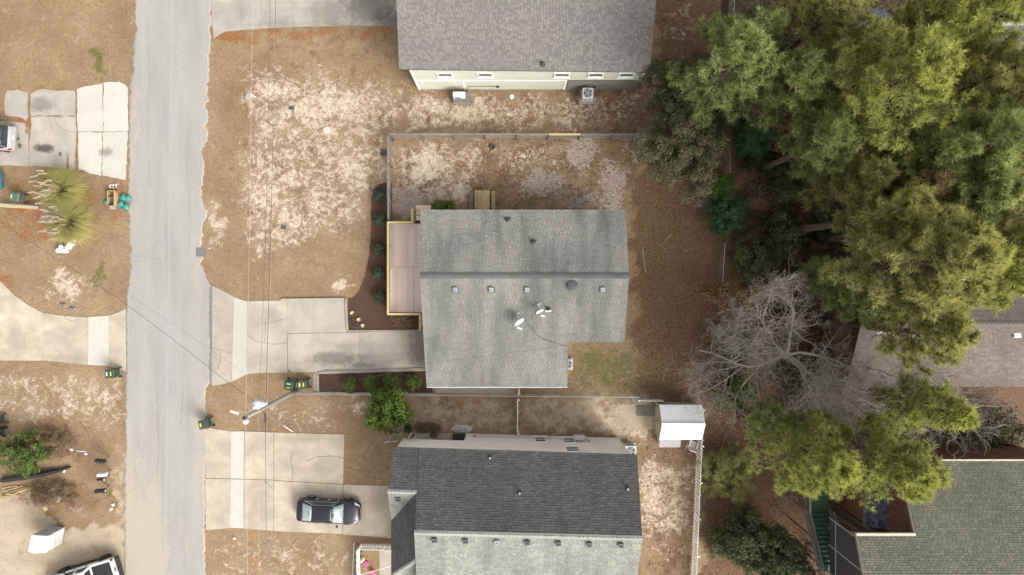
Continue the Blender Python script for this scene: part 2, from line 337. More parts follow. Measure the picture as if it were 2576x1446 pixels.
M['pampas'] = foliage('pampas_blades', (0.28, 0.275, 0.09), (0.46, 0.43, 0.15), (0.64, 0.56, 0.25), 0.42)
M['plume'] = foliage('cream_plumes', (0.50, 0.40, 0.27), (0.66, 0.55, 0.40), (0.78, 0.68, 0.52), 0.3, .6, .8)
M['drygrass'] = foliage('dormant_grass_blades', (0.17, 0.105, 0.05), (0.34, 0.225, 0.11), (0.50, 0.37, 0.21), 0.2, 0.9, .72)
M['greengrass'] = foliage('green_grass_blades', (0.06, 0.085, 0.02), (0.13, 0.17, 0.035), (0.22, 0.25, 0.06), 0.3, 0.8)
M['litter'] = foliage('fallen_leaves', (0.10, 0.045, 0.022), (0.24, 0.115, 0.055), (0.46, 0.30, 0.17), 0.1, 0.9, .72)
M['mulch_chip'] = foliage('mulch_chips', (0.045, 0.025, 0.018), (0.105, 0.058, 0.04), (0.21, 0.13, 0.09), 0.0, 0.95, .7)
# ================================================================ ground, road, driveways
NPR = np.random.RandomState(11)
def pip(x, y, P):
    ins = np.zeros(x.shape, bool); n = len(P)
    for i in range(n):
        x1, y1 = P[i]; x2, y2 = P[(i + 1) % n]
        if y1 == y2: continue
        c = ((y1 > y) != (y2 > y)) & (x < (x2 - x1) * (y - y1) / (y2 - y1) + x1); ins ^= c
    return ins
def pdist(x, y, P):
    d = np.full(x.shape, 1e9); n = len(P)
    for i in range(n):
        x1, y1 = P[i]; x2, y2 = P[(i + 1) % n]; L = (x2 - x1) ** 2 + (y2 - y1) ** 2 + 1e-9
        t = np.clip(((x - x1) * (x2 - x1) + (y - y1) * (y2 - y1)) / L, 0, 1)
        d = np.minimum(d, np.hypot(x - x1 - t * (x2 - x1), y - y1 - t * (y2 - y1)))
    return d
def m_poly(x, y, P, soft): 
    d = pdist(x, y, P); d = np.where(pip(x, y, P), d, -d); return np.clip(d / soft + 0.5, 0, 1)
def m_ell(x, y, cx, cy, rx, ry, soft=0.5):
    d = np.hypot((x - cx) / rx, (y - cy) / ry); return np.clip((1 - d) / soft + 0.5, 0, 1)
PATCH = [  # channel, kind, shape, softness, value
 (0, 'p', [(606, 150), (760, 190), (900, 205), (1020, 200), (1020, 330), (972, 340), (972, 455), (935, 480), (925, 560), (830, 590), (740, 640), (640, 655), (600, 560), (598, 380), (622, 300), (600, 240)], 60, 0.55),
 (0, 'e', (830, 260, 150, 70), 1.2, 0.72), (0, 'e', (690, 220, 80, 50), 1.2, 0.68), (0, 'e', (900, 420, 90, 60), 1.2, 0.66), (0, 'e', (660, 480, 60, 90), 1.2, 0.66), (0, 'e', (862, 712, 18, 22), 1.2, 0.85), (0, 'e', (740, 545, 80, 40), 1.2, 0.66),
 (0, 'p', [(1000, 232), (1600, 236), (1540, 330), (1010, 334)], 30, 0.54), (0, 'e', (1160, 275, 150, 40), 1.2, 0.70), (0, 'e', (1580, 250, 60, 60), 1.2, .45),
 (0, 'p', [(985, 352), (1240, 352), (1190, 520), (1060, 528), (985, 550)], 40, 0.54), (0, 'e', (1070, 420, 70, 60), 1.2, 0.80), (0, 'e', (1160, 470, 40, 50), 1.2, 0.78), (0, 'e', (1330, 400, 120, 50), 1.2, 0.50), (0, 'e', (1600, 380, 25, 50), 1.2, .55),
 (5, 'e', (1365, 465, 75, 38), 0.9, 0.90), (5, 'e', (1462, 390, 42, 50), 0.9, 0.88), (5, 'e', (1540, 470, 40, 75), 0.9, 0.86), (5, 'e', (1030, 505, 60, 45), 0.9, 0.78), (5, 'e', (1470, 510, 60, 30), 0.9, 0.75),
 (0, 'p', [(1605, 1160), (1755, 1160), (1748, 1340), (1616, 1360)], 50, 0.62), (0, 'e', (1640, 1250, 40, 110), 1.2, .8), (0, 'e', (1690, 1400, 60, 60), 1.2, .36),
 (0, 'p', [(1480, 1004), (1660, 1004), (1655, 1110), (1600, 1130), (1580, 1100), (1480, 1090)], 50, 0.74), (4, 'e', (1590, 1050, 70, 45), .8, .85), (0, 'p', [(1040, 1002), (1500, 1002), (1500, 1090), (1040, 1095)], 40, 0.46), (4, 'p', [(1310, 1002), (1520, 1002), (1520, 1088), (1310, 1085)], 50, .74), (4, 'p', [(1030, 1004), (1300, 1004), (1300, 1086), (1040, 1090)], 50, .58),
 (0, 'e', (165, 720, 70, 50), 1.2, .62), (0, 'e', (150, 700, 30, 20), 1.2, .8), (0, 'p', [(-60, 925), (300, 945), (312, 1080), (200, 1075), (60, 1060), (-60, 1080)], 50, .48), (0, 'e', (270, 1010, 45, 70), 1.2, .64), (0, 'e', (160, 1030, 60, 30), 1.2, .55), (0, 'e', (200, 90, 25, 60), 1.2, .33), (0, 'e', (345, 60, 16, 40), 1.2, .35),
 (0, 'e', (540, 565, 24, 70), 1.2, .68), (0, 'e', (760, 1050, 120, 50), 1.2, .38), (0, 'e', (905, 1020, 60, 30), 1.2, .58), (0, 'e', (690, 1030, 24, 24), 1.2, .7), (0, 'p', [(520, 1340), (890, 1356), (890, 1500), (520, 1500)], 60, .40), (0, 'e', (700, 1390, 60, 40), 1.2, .5), (0, 'e', (640, 1010, 60, 40), 1.2, .3),
 (0, 'e', (130, 460, 100, 30), 1.2, .2), (0, 'e', (1720, 60, 60, 90), 1.2, .38), (0, 'e', (1640, 170, 30, 60), 1.2, .42),
 (4, 'p', [(-500, 1262), (80, 1256), (125, 1300), (150, 1338), (210, 1336), (250, 1308), (290, 1330), (317, 1330), (345, 1500), (345, 2200), (-500, 2200)], 16, 1.0), (4, 'e', (200, 1290, 40, 30), .9, .35), (4, 'e', (302, 1250, 18, 120), .8, .62), (4, 'e', (95, 1240, 60, 25), .8, .5),
 (1, 'p', [(1655, -400), (3300, -400), (3300, 2200), (1765, 2200), (1765, 1024), (1660, 1000), (1600, 980), (1585, 520), (1625, 350), (1650, 180)], 40, 1.0),
 (1, 'p', [(1400, 230), (1650, 180), (1650, 336), (1400, 336)], 120, .85), (1, 'e', (1470, 420, 200, 90), .9, .45), (1, 'e', (1300, 350, 300, 16), .8, .55), (1, 'p', [(985, 352), (1610, 352), (1610, 525), (985, 525)], 60, .60),
 (1, 'p', [(560, 90), (1005, 80), (1005, 200), (900, 200), (760, 185), (610, 140)], 50, .40), (1, 'e', (1090, 295, 110, 40), .8, .4), (1, 'p', [(1600, 1100), (1760, 1100), (1755, 1500), (1600, 1500)], 60, .45), (1, 'e', (1690, 1420, 70, 70), .8, .6), (1, 'p', [(880, 1090), (1000, 1090), (975, 1240), (868, 1210)], 30, .35), (1, 'e', (130, 1240, 110, 60), .8, .65), (1, 'e', (150, 1120, 80, 60), .8, .55),
 (1, 'e', (620, 170, 14, 60), .8, .35), (1, 'e', (700, 1400, 200, 60), .9, .3),
 (1, 'p', [(606, 150), (1020, 200), (1020, 330), (972, 340), (972, 455), (935, 480), (925, 560), (640, 655), (600, 560), (598, 240)], 60, .42), (1, 'p', [(1000, 232), (1600, 236), (1540, 330), (1010, 334)], 30, .5),
 (2, 'e', (1650, 560, 70, 70), 1.2, .6), (2, 'e', (1690, 690, 40, 60), 1.2, .5), (2, 'e', (1620, 940, 90, 50), 1.2, .6), (2, 'e', (1600, 1000, 100, 20), 1.2, .4),
 (2, 'e', (250, 150, 16, 36), .6, .95), (2, 'e', (250, 196, 36, 8), .7, .6), (2, 'e', (249, 690, 14, 48), .6, .75), (2, 'e', (20, 105, 10, 10), .8, .6), (2, 'e', (98, 143, 6, 6), .8, .6), (2, 'e', (1520, 925, 100, 60), .9, .75), (2, 'e', (1640, 640, 50, 80), .9, .45), (2, 'e', (1330, 512, 50, 16), .7, .7), (2, 'e', (1480, 505, 60, 20), .8, .4), (2, 'e', (1440, 1030, 200, 10), .9, .4), (2, 'e', (1270, 1020, 60, 20), .9, .6), (2, 'e', (1130, 1015, 60, 18), .9, .5), (2, 'e', (55, 985, 60, 30), .9, .4), (2, 'e', (285, 1265, 22, 30), .7, .65), (2, 'e', (960, 130, 40, 60), .9, .35), (2, 'e', (875, 1420, 20, 20), .8, .4), (2, 'e', (725, 1440, 40, 18), .8, .45), (2, 'e', (1460, 380, 14, 40), .9, .3), (2, 'e', (1590, 420, 30, 60), .9, .4), (2, 'e', (910, 1195, 24, 16), .8, .4), (2, 'e', (1690, 980, 60, 20), .8, .5),
 (3, 'p', [(536, 72), (1000, 64), (1000, 92), (700, 100), (570, 118), (536, 110)], 24, .8), (3, 'p', [(-400, 420), (80, 420), (330, 450), (330, 560), (200, 600), (-400, 700)], 90, .50), (3, 'p', [(-400, 660), (0, 690), (120, 765), (250, 785), (250, 800), (0, 720), (-400, 720)], 26, .8), (3, 'e', (70, 310, 40, 30), .8, .8), (3, 'e', (192, 330, 8, 130), .8, .8), (3, 'e', (600, 500, 24, 90), .9, .35), (3, 'e', (1160, 360, 190, 14), .9, .4), (3, 'e', (80, 230, 120, 14), .8, .5), (3, 'e', (325, 300, 5, 160), .8, .6), (3, 'e', (990, 470, 12, 90), .9, .5),
]
def masks(px, py):
    A = np.zeros((6,) + px.shape)
    wx = 9 * np.sin(py / 19 + 1.3 * np.sin(px / 31)) + 6 * np.sin(py / 8.3 + px / 13) + 4 * np.sin(px / 5.1 - py / 6.7); wy = 9 * np.sin(px / 21 + 1.1 * np.sin(py / 27)) + 6 * np.sin(px / 7.7 - py / 12) + 4 * np.sin(py / 4.9 + px / 7.1)
    px, py = px + wx, py + wy
    for ch, k, sh, soft, v in PATCH:
        m_ = m_poly(px, py, sh, soft) if k == 'p' else m_ell(px, py, *sh, soft=soft)
        A[ch] = np.maximum(A[ch], m_ * v)
    return A
gx = np.concatenate([np.linspace(-600, -50, 12)[:-1], np.arange(-50, 50.01, 0.3), np.linspace(50, 600, 12)[1:]])
gy = np.concatenate([np.linspace(-600, -34, 12)[:-1], np.arange(-34, 34.01, 0.3), np.linspace(34, 600, 12)[1:]])
XX, YY = np.meshgrid(gx, gy, indexing='ij'); nx, ny = XX.shape
PX, PY = XX * S + CX, CY - YY * S
A = masks(PX, PY)
V = np.stack([XX.ravel(), YY.ravel(), np.zeros(nx * ny)], 1)
ii, jj = np.meshgrid(np.arange(nx - 1), np.arange(ny - 1), indexing='ij'); b0 = (ii * ny + jj).ravel()
F = np.stack([b0, b0 + ny, b0 + ny + 1, b0 + 1], 1)
one = np.ones(nx * ny)
t = NT('yard_soil'); c1, c2 = t.n('ShaderNodeAttribute'), t.n('ShaderNodeAttribute'); c1.attribute_name = 'cover_a'; c2.attribute_name = 'cover_b'
s1, s2 = t.n('ShaderNodeSeparateColor'), t.n('ShaderNodeSeparateColor'); t.l(c1.outputs[0], s1.inputs[0]); t.l(c2.outputs[0], s2.inputs[0])
big = t.noise(0.35, 5, 0.6); blot = t.noise(1.15, 9, 0.68, 0.9); blot2 = t.noise(2.6, 8, 0.7, 0.5); fine = t.noise(13, 6, 0.7); grain = t.noise(60, 3, 0.75)
col = t.mix(t.mr(big, 0.32, 0.68), (0.30, 0.20, 0.115), (0.415, 0.30, 0.185))
col = t.mix(t.mr(blot2, 0.42, 0.7, 0, 0.6), col, (0.265, 0.165, 0.095)); col = t.mix(t.mr(t.noise(0.22, 6, 0.65, 0.6), 0.46, 0.66, 0, 0.6), col, (0.25, 0.155, 0.092)); col = t.mix(t.mr(t.noise(4.5, 6, 0.75), 0.58, 0.70, 0, 0.55), col, (0.15, 0.092, 0.058)); col = t.mix(t.mr(t.noise(1.7, 7, 0.7), 0.58, 0.68, 0, 0.5), col, (0.50, 0.39, 0.27))
def over(col, m_, nz, width, c_):
    thr = t.math('SUBTRACT', 0.74, t.math('MULTIPLY', m_, 0.40)); d = t.math('SUBTRACT', nz, thr)
    return t.mix(t.mr(d, -width, width), col, c_), d
col, _ = over(col, s2.outputs[0], t.noise(0.9, 7, 0.65), 0.09, t.mix(fine, (0.27, 0.115, 0.045), (0.36, 0.19, 0.09)))
col, _ = over(col, s1.outputs[1], t.noise(0.8, 8, 0.66, 0.3), 0.08, t.mix(t.mr(fine, .3, .7), (0.135, 0.075, 0.048), (0.30, 0.185, 0.118)))
col, _ = over(col, s1.outputs[2], t.math('ADD', t.math('MULTIPLY', blot2, .6), t.math('MULTIPLY', t.noise(7, 6, .7), .4)), 0.09, t.mix(fine, (0.115, 0.115, 0.04), (0.23, 0.20, 0.085)))
sandc = t.mix(t.mr(t.noise(3.5, 5), .3, .7), (0.55, 0.435, 0.315), (0.76, 0.635, 0.495))
blend = t.math('ADD', t.math('ADD', t.math('MULTIPLY', blot, 0.62), t.math('MULTIPLY', blot2, 0.62)), t.math('SUBTRACT', t.math('MULTIPLY', fine, 0.28), 0.26))
col, dS = over(col, s1.outputs[0], blend, 0.085, sandc)
rim = t.math('MULTIPLY', t.mr(t.math('ABSOLUTE', t.math('ADD', dS, 0.05)), 0.0, 0.045, 1, 0), t.mr(s1.outputs[0], 0.2, 0.5))
col = t.mix(t.math('MULTIPLY', rim, 0.25), col, (0.165, 0.095, 0.058))
col, _ = over(col, s2.outputs[2], t.math('ADD', t.math('MULTIPLY', blot2, 1.0), t.math('SUBTRACT', t.math('MULTIPLY', fine, .5), .25)), 0.05, t.mix(t.mr(fine, .25, .7), (0.34, 0.27, 0.23), (0.50, 0.42, 0.36)))
pk = t.mix(t.mr(t.noise(0.7, 7, 0.6, 0.8, t.stretch(0.5, 1, 1)), .3, .7), (0.43, 0.34, 0.235), (0.57, 0.475, 0.35))
col, _ = over(col, s2.outputs[1], t.noise(1.6, 7, 0.65), 0.10, pk)
col = t.mix(0.62, col, t.mix(t.mr(grain, .28, .72), (0.45, 0.45, 0.45), (1.45, 1.45, 1.45)), 'MULTIPLY')
col = t.mix(0.45, col, t.mix(t.mr(fine, .3, .7), (0.6, 0.6, 0.6), (1.3, 1.3, 1.3)), 'MULTIPLY')
col = t.mix(t.mr(s2.outputs[1], 0, .6, .6, .2), col, t.mix(t.mr(t.noise(6.5, 3, .6), .32, .68), (0.66, 0.66, 0.66), (1.28, 1.28, 1.28)), 'MULTIPLY'); col = t.mix(1.0, col, (KA, KA, KA), 'MULTIPLY')
hgt = t.math('ADD', t.math('MULTIPLY', fine, 0.7), t.math('MULTIPLY', grain, 0.4))
t.bsdf(col, 0.97, 0, t.bump(hgt, 0.7, 0.035), 0.12); M['ground'] = t.mat
g = np_obj('ground', V, F, M['ground'], None, {'cover_a': np.stack([A[0].ravel(), A[1].ravel(), A[2].ravel(), one], 1), 'cover_b': np.stack([A[3].ravel(), A[4].ravel(), A[5].ravel(), one], 1)})
tag(g, 'tan winter lawn mottled with pale sand, browning to leaf litter under the trees', 'ground', kind='structure')
# ---------------------------------------------------------------- road
RL = [(-1200, 352), (0, 342), (60, 338), (75, 341), (110, 336), (160, 334), (175, 338), (195, 327), (300, 325), (460, 324), (590, 325), (650, 327), (700, 325), (740, 320), (790, 317), (900, 317), (1100, 315), (1446, 312), (2600, 300)]
RR = [(-1200, 548), (0, 533), (90, 531), (180, 528), (255, 524), (268, 516), (278, 526), (300, 526), (318, 520), (330, 526), (350, 522), (372, 510), (420, 516), (470, 508), (520, 512), (535, 521), (552, 520), (572, 511), (640, 512), (690, 516), (715, 527), (730, 529), (960, 530), (975, 519), (1000, 516), (1446, 515), (2600, 500)]
ys = np.concatenate([np.linspace(-1200, -60, 8)[:-1], np.arange(-60, 1520, 3.0), np.linspace(1520, 2600, 8)[1:]])
nj = lambda n, a: np.convolve(NPR.randn(n + 8), np.ones(3) / 3, 'same')[4:-4] * a
xl = np.interp(ys, *zip(*RL)) + nj(len(ys), 2.2); xr = np.interp(ys, *zip(*RR)) + nj(len(ys), 2.6) * (np.abs(ys - 845) > 120)
K = 34; u = np.linspace(0, 1, K)
for _ in range(70):
    yc, wd_ = NPR.uniform(-60, 1500), NPR.uniform(3, 13); xl += NPR.uniform(.5, 2.5) * np.exp(-((ys - yc) / wd_) ** 2) * (NPR.rand() < .7)
    yc, wd_ = NPR.uniform(-60, 700), NPR.uniform(3, 12); xr -= NPR.uniform(.5, 3) * np.exp(-((ys - yc) / wd_) ** 2)
RXp = xl[:, None] * (1 - u) + xr[:, None] * u; RYp = np.repeat(ys[:, None], K, 1)
V = np.stack([((RXp - CX) / S).ravel(), ((CY - RYp) / S).ravel(), np.full(RXp.size, 0.014)], 1)
# shoulder skirt goes down into the soil
n0 = len(V); sk = []
for col_ in (0, K - 1):
    q = V.reshape(len(ys), K, 3)[:, col_].copy(); q[:, 2] = -0.05; q[:, 0] += (-0.05 if col_ == 0 else 0.05); sk.append(q)
V = np.concatenate([V] + sk)
ii, jj = np.meshgrid(np.arange(len(ys) - 1), np.arange(K - 1), indexing='ij'); b0 = (ii * K + jj).ravel()
F = np.stack([b0, b0 + K, b0 + K + 1, b0 + 1], 1); q = np.arange(len(ys) - 1)
FL = np.stack([n0 + q, n0 + q + 1, (q + 1) * K, q * K], 1); n1 = n0 + len(ys)
FR = np.stack([q * K + K - 1, (q + 1) * K + K - 1, n1 + q + 1, n1 + q], 1); F = np.concatenate([F, FL, FR])
sandm = np.maximum.reduce([m_ell(RXp, RYp, 350, 1500, 70, 330, .9) * .95, m_ell(RXp, RYp, 410, 1420, 26, 180, .9) * .55, m_ell(RXp, RYp, 318, 700, 14, 500, .9) * .5, m_ell(RXp, RYp, 335, 520, 30, 60, .9) * .35, m_ell(RXp, RYp, 345, 285, 16, 70, .9) * .45, m_ell(RXp, RYp, 500, 1040, 20, 120, .9) * .55, m_ell(RXp, RYp, 360, 1100, 16, 160, .9) * .45, m_ell(RXp, RYp, 490, 760, 14, 120, .9) * .4, m_ell(RXp, RYp, 465, 1390, 16, 90, .9) * .45, m_ell(RXp, RYp, 495, 1210, 14, 90, .9) * .5, m_ell(RXp, RYp, 340, 1240, 30, 150, .9) * .6])
sandm = np.maximum(sandm, np.maximum(np.clip(1 - u / .07, 0, 1), np.clip(1 - (1 - u) / .07, 0, 1))[None, :] * .62 + 0 * sandm)
sv = np.concatenate([sandm.ravel(), np.full(2 * len(ys), .6)])
t = NT('worn_asphalt'); a = t.noise(0.45, 6, 0.6, 0.2, t.stretch(1.6, 0.35, 1)); b = t.noise(24, 5, 0.75); g3 = t.noise(90, 3, 0.8)
col = t.mix(t.mr(a, .3, .7), (0.34, 0.328, 0.312), (0.43, 0.41, 0.388)); sp = t.n('ShaderNodeSeparateXYZ'); t.l(t.pos(), sp.inputs[0])
cl = W(425, 700).x; lane = t.math('ABSOLUTE', t.math('SUBTRACT', t.math('SUBTRACT', sp.outputs[0], cl), t.math('MULTIPLY', sp.outputs[1], 0.012)))
col = t.mix(t.mr(lane, 0.04, 0.12, 0.8, 0), col, (0.42, 0.41, 0.40))
col = t.mix(t.mr(t.noise(7, 5, 0.75), .56, .70, 0, .45), col, (0.22, 0.216, 0.212)); col = t.mix(t.mr(t.noise(0.5, 5, 0.6, 0, t.stretch(3, 0.12, 1)), .5, .7, 0, .5), col, (0.45, 0.43, 0.41))
col = t.mix(t.mr(b, .60, .72, 0, .55), col, (0.13, 0.13, 0.135))
col = t.mix(0.55, col, t.mix(t.mr(g3, .25, .75), (0.5, 0.5, 0.5), (1.45, 1.45, 1.45)), 'MULTIPLY')
sm = t.attr('sand'); d = t.math('SUBTRACT', t.noise(0.9, 7, 0.68, 0.3, t.stretch(1.4, 0.6, 1)), t.math('SUBTRACT', 0.76, t.math('MULTIPLY', sm, .5)))
col = t.mix(t.mr(d, -.10, .10, 0, .88), col, t.mix(b, (0.43, 0.37, 0.29), (0.53, 0.46, 0.365)))
col = t.mix(0.4, col, t.mix(t.mr(t.noise(8, 3, .6), .32, .68), (0.75, 0.75, 0.75), (1.2, 1.2, 1.2)), 'MULTIPLY'); col = t.mix(1.0, col, (KA, KA, KA), 'MULTIPLY'); t.bsdf(col, 0.95, 0, t.bump(g3, 0.5, 0.012), 0.2); M['asphalt'] = t.mat
o = np_obj('road', V, F, M['asphalt'], None, {'sand': sv}); tag(o, 'worn pale grey asphalt street with ragged crumbling edges', 'road', kind='structure')
patch = MB(); P = [W(x, y) for x, y in ((493, 622), (517, 622), (520, 634), (518, 646), (493, 645))]; patch.prism([(p.x, p.y) for p in P][::-1], 0.010, 0.019)
o = patch.build('road_patch', plain('dark_asphalt_patch', (0.19, 0.185, 0.185), 0.95, 0.2, 20, 0.3)); tag(o, 'small darker rectangular patch let into the road edge', 'patch', kind='structure')
gut = MB(); q = [(528 + rnd.uniform(-3, 1), y) for y in range(722, 964, 8)]; q2 = [(538 + rnd.uniform(-1.5, 2), y) for y in range(722, 964, 8)]
for i in range(len(q) - 1):
    P = [W(*q[i]), W(*q2[i]), W(*q2[i + 1]), W(*q[i + 1])]; gut.prism([(p.x, p.y) for p in P][::-1], 0.0, 0.022)
o = gut.build('gutter_joint', plain('crumbled_asphalt_joint', (0.23, 0.225, 0.22), 0.95, 0.25, 14, 0.4)); tag(o, 'dark crumbled joint between road and driveway apron', 'joint', kind='structure')
# ---------------------------------------------------------------- driveways made of slabs
EXC = []           # areas that carry no grass
def jag(P, step, amp, edges=None):
    out = []
    for i in range(len(P)):
        a, b = P[i], P[(i + 1) % len(P)]; L = math.hypot(b[0] - a[0], b[1] - a[1]); n = max(1, int(L / step)); am = amp if (edges is None or i in edges) else 0.4
        for k in range(n):
            f = k / n; j = 0 if k == 0 else am
            out.append((a[0] + (b[0] - a[0]) * f + rnd.uniform(-j, j), a[1] + (b[1] - a[1]) * f + rnd.uniform(-j, j)))
    return out
def flat(name, P, z0, z1, mat, parent=None):
    EXC.append(P); m_ = MB(); Q = [W(x, y) for x, y in P]; Q = [(p.x, p.y) for p in Q]
    ar = sum(Q[i][0] * Q[(i + 1) % len(Q)][1] - Q[(i + 1) % len(Q)][0] * Q[i][1] for i in range(len(Q)))
    if ar < 0: Q = Q[::-1]
    m_.prism(Q, z0, z1); return m_.build(name, mat, parent)
def grow(P, k):
    cx = sum(p[0] for p in P) / len(P); cy = sum(p[1] for p in P) / len(P); return [(x + (k if x > cx else -k), y + (k if y > cy else -k)) for x, y in P]
def driveway(label, slabs, c, rough=None):
    p = W(*c); d = thing('driveway', label, 'driveway', (p.x, p.y, 0)); d['kind'] = 'structure'
    for i, (P, mt) in enumerate(slabs):
        flat('slab', jag(P, 9, rough) if rough else jag(grow(P, .30), 14, .22), -0.08, 0.030 + 0.004 * (i % 3), M[mt], d)
    return d
G = 0.5
driveway('broken patchy concrete driveway where the silver car is parked', [
 ([(14, 238), (20, 227), (42, 225), (58, 229), (71, 233), (70, 246), (72, 292), (66, 304), (54, 296), (40, 293), (14, 290), (12, 264)], 'conc_old'),
 ([(77, 236), (92, 227), (110, 223), (140, 228), (168, 226), (188, 228), (191, 240), (191, 291), (78, 291)], 'conc_old'),
 ([(78, 293), (134, 293), (191, 293), (192, 340), (190, 380), (187, 428), (172, 427), (174, 400), (170, 384), (168, 425), (120, 420), (92, 416), (75, 418), (74, 360), (78, 336), (80, 312)], 'conc_old'),
 ([(-120, 306), (20, 305), (62, 310), (66, 322), (62, 332), (73, 340), (73, 418), (50, 417), (30, 415), (-120, 420)], 'conc_old'),
 ([(194, 224), (210, 218), (259, 209), (260, 330), (196, 330)], 'conc_new'), ([(261, 208), (300, 205), (316, 213), (322, 222), (322, 330), (261, 330)], 'conc_new'),
 ([(197, 332), (257, 332), (255, 443), (225, 436), (212, 428), (198, 426)], 'conc_new'), ([(259, 332), (321, 332), (319, 400), (316, 453), (290, 447), (258, 441)], 'conc_new')], (170, 330), 1.4)
driveway('curved wide concrete driveway with one bright white slab', [
 ([(-150, 660), (0, 706), (36, 743), (72, 768), (109, 787), (108, 907), (-150, 905)], 'conc_warm'), ([(110, 787), (162, 795), (191, 797), (191, 914), (150, 909), (109, 907)], 'conc_warm'),
 ([(192, 797), (222, 798), (221, 917), (192, 914)], 'conc_warm'), ([(223, 798), (274, 794), (274, 920), (222, 917)], 'conc_new'), ([(275, 794), (305, 783), (316, 776), (317, 933), (275, 921)], 'conc_warm')], (160, 850))
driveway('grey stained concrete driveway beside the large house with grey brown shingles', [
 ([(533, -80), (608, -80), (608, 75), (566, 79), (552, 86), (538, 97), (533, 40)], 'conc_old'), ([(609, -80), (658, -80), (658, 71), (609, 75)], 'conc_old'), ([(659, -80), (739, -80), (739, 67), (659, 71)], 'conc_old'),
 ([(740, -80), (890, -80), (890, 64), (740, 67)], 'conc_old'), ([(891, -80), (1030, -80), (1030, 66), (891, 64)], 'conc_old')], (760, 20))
driveway('concrete driveway leading to the house with the pink deck', [
 ([(535, 719), (562, 732), (588, 746), (583, 959), (560, 966), (534, 970)], 'conc'), ([(589, 747), (605, 753), (622, 758), (620, 941), (584, 959)], 'conc_new'),
 ([(623, 758), (660, 757), (722, 755), (722, 838), (723, 937), (660, 937), (621, 941)], 'conc'), ([(723, 755), (866, 753), (872, 835), (723, 838)], 'conc'),
 ([(724, 840), (904, 836), (905, 932), (770, 936), (735, 936), (725, 926)], 'conc'), ([(905, 836), (1085, 829), (1085, 929), (906, 932)], 'conc')], (750, 850))
driveway('pale concrete driveway under the parked black sedan', [
 ([(517, 1080), (530, 1076), (545, 1080), (581, 1085), (580, 1203), (517, 1202)], 'conc_warm'), ([(582, 1085), (614, 1085), (613, 1204), (581, 1203)], 'conc_new'),
 ([(616, 1085), (688, 1088), (688, 1206), (615, 1204)], 'conc_warm'), ([(690, 1088), (866, 1093), (863, 1217), (690, 1207)], 'conc_warm'),
 ([(517, 1204), (580, 1205), (579, 1327), (560, 1329), (519, 1333)], 'conc_warm'), ([(581, 1205), (613, 1206), (613, 1328), (580, 1327)], 'conc_new'),
 ([(615, 1206), (688, 1208), (688, 1334), (615, 1329)], 'conc_warm'), ([(690, 1209), (863, 1219), (861, 1342), (690, 1335)], 'conc_warm'), ([(865, 1219), (1040, 1224), (1040, 1357), (863, 1343)], 'conc_warm')], (750, 1200))
o = flat('walkway', [(954, 1374), (984, 1374), (990, 1500), (956, 1500)], -0.05, 0.034, M['conc']); tag(o, 'narrow concrete walk inside the white picket fence', 'walkway', kind='structure')
o = flat('patio', [(1030, 1088), (1180, 1090), (1180, 1130), (1020, 1130)], -0.05, 0.034, M['conc']); tag(o, 'small brownish patio slab under the overhanging storey', 'patio', kind='structure')
EXC.append([(x, y) for y, x in RL] + [(x, y) for y, x in RR[::-1]])
crk = MB()
def crack(P, w_=0.02, z=0.041):
    Q = []
    for i in range(len(P) - 1):
        for k in range(5): 
            f = k / 5; Q.append((P[i][0] + (P[i + 1][0] - P[i][0]) * f + rnd.uniform(-1, 1), P[i][1] + (P[i + 1][1] - P[i][1]) * f + rnd.uniform(-1, 1)))
    Q.append(P[-1]); q = [W(x, y, z) for x, y in Q]
    for a, b in zip(q[:-1], q[1:]):
        d = (b - a).normalized(); n = Vector((-d.y, d.x, 0)) * w_ * rnd.uniform(.4, .8); crk.poly([a - n, b - n, b + n, a + n])
for P in ([(533, 875), (560, 881), (582, 888)], [(556, 884), (552, 910), (548, 930)], [(622, 843), (645, 858), (662, 862), (690, 866), (722, 862)], [(138, 293), (142, 310), (155, 325), (190, 333)], [(664, 862), (668, 845), (667, 800)], [(735, 1212), (738, 1185), (731, 1160), (736, 1135)], [(770, 1160), (800, 1148), (835, 1147), (866, 1152)], [(162, 795), (168, 804), (190, 808)], [(690, 1230), (665, 1210)], [(660, 815), (690, 808), (722, 802)]): crack(P)
for P in ([(372, 40), (376, 200), (371, 330), (378, 470)], [(480, 300), (470, 420), (478, 560), (472, 640)], [(340, 640), (380, 652), (430, 646)], [(450, 880), (460, 990), (452, 1100)], [(395, 980), (399, 1120), (394, 1230)]): crack(P, .010, .019)
o = crk.build('concrete_cracks', plain('crack_dirt', (0.09, 0.075, 0.06), 0.95, 0.2)); tag(o, 'fine dark cracks running across the concrete slabs and the asphalt', 'cracks', kind='structure')
pm = MB()
def paint(P, w_):
    q = [W(x, y, 0.042) for x, y in P]
    for a, b in zip(q[:-1], q[1:]):
        d = (b - a).normalized(); n = Vector((-d.y, d.x, 0)) * w_; pm.poly([a - n, b - n, b + n, a + n])
paint([(234, 822), (250, 808), (266, 797)], .03); paint([(190, 852), (214, 835)], .03); paint([(136, 895), (146, 886)], .03)
o = pm.build('paint_lines', plain('faded_orange_line', (0.70, 0.52, 0.30), 0.9, 0.3, 20)); tag(o, 'faded orange survey lines sprayed on the driveway', 'markings', kind='structure')
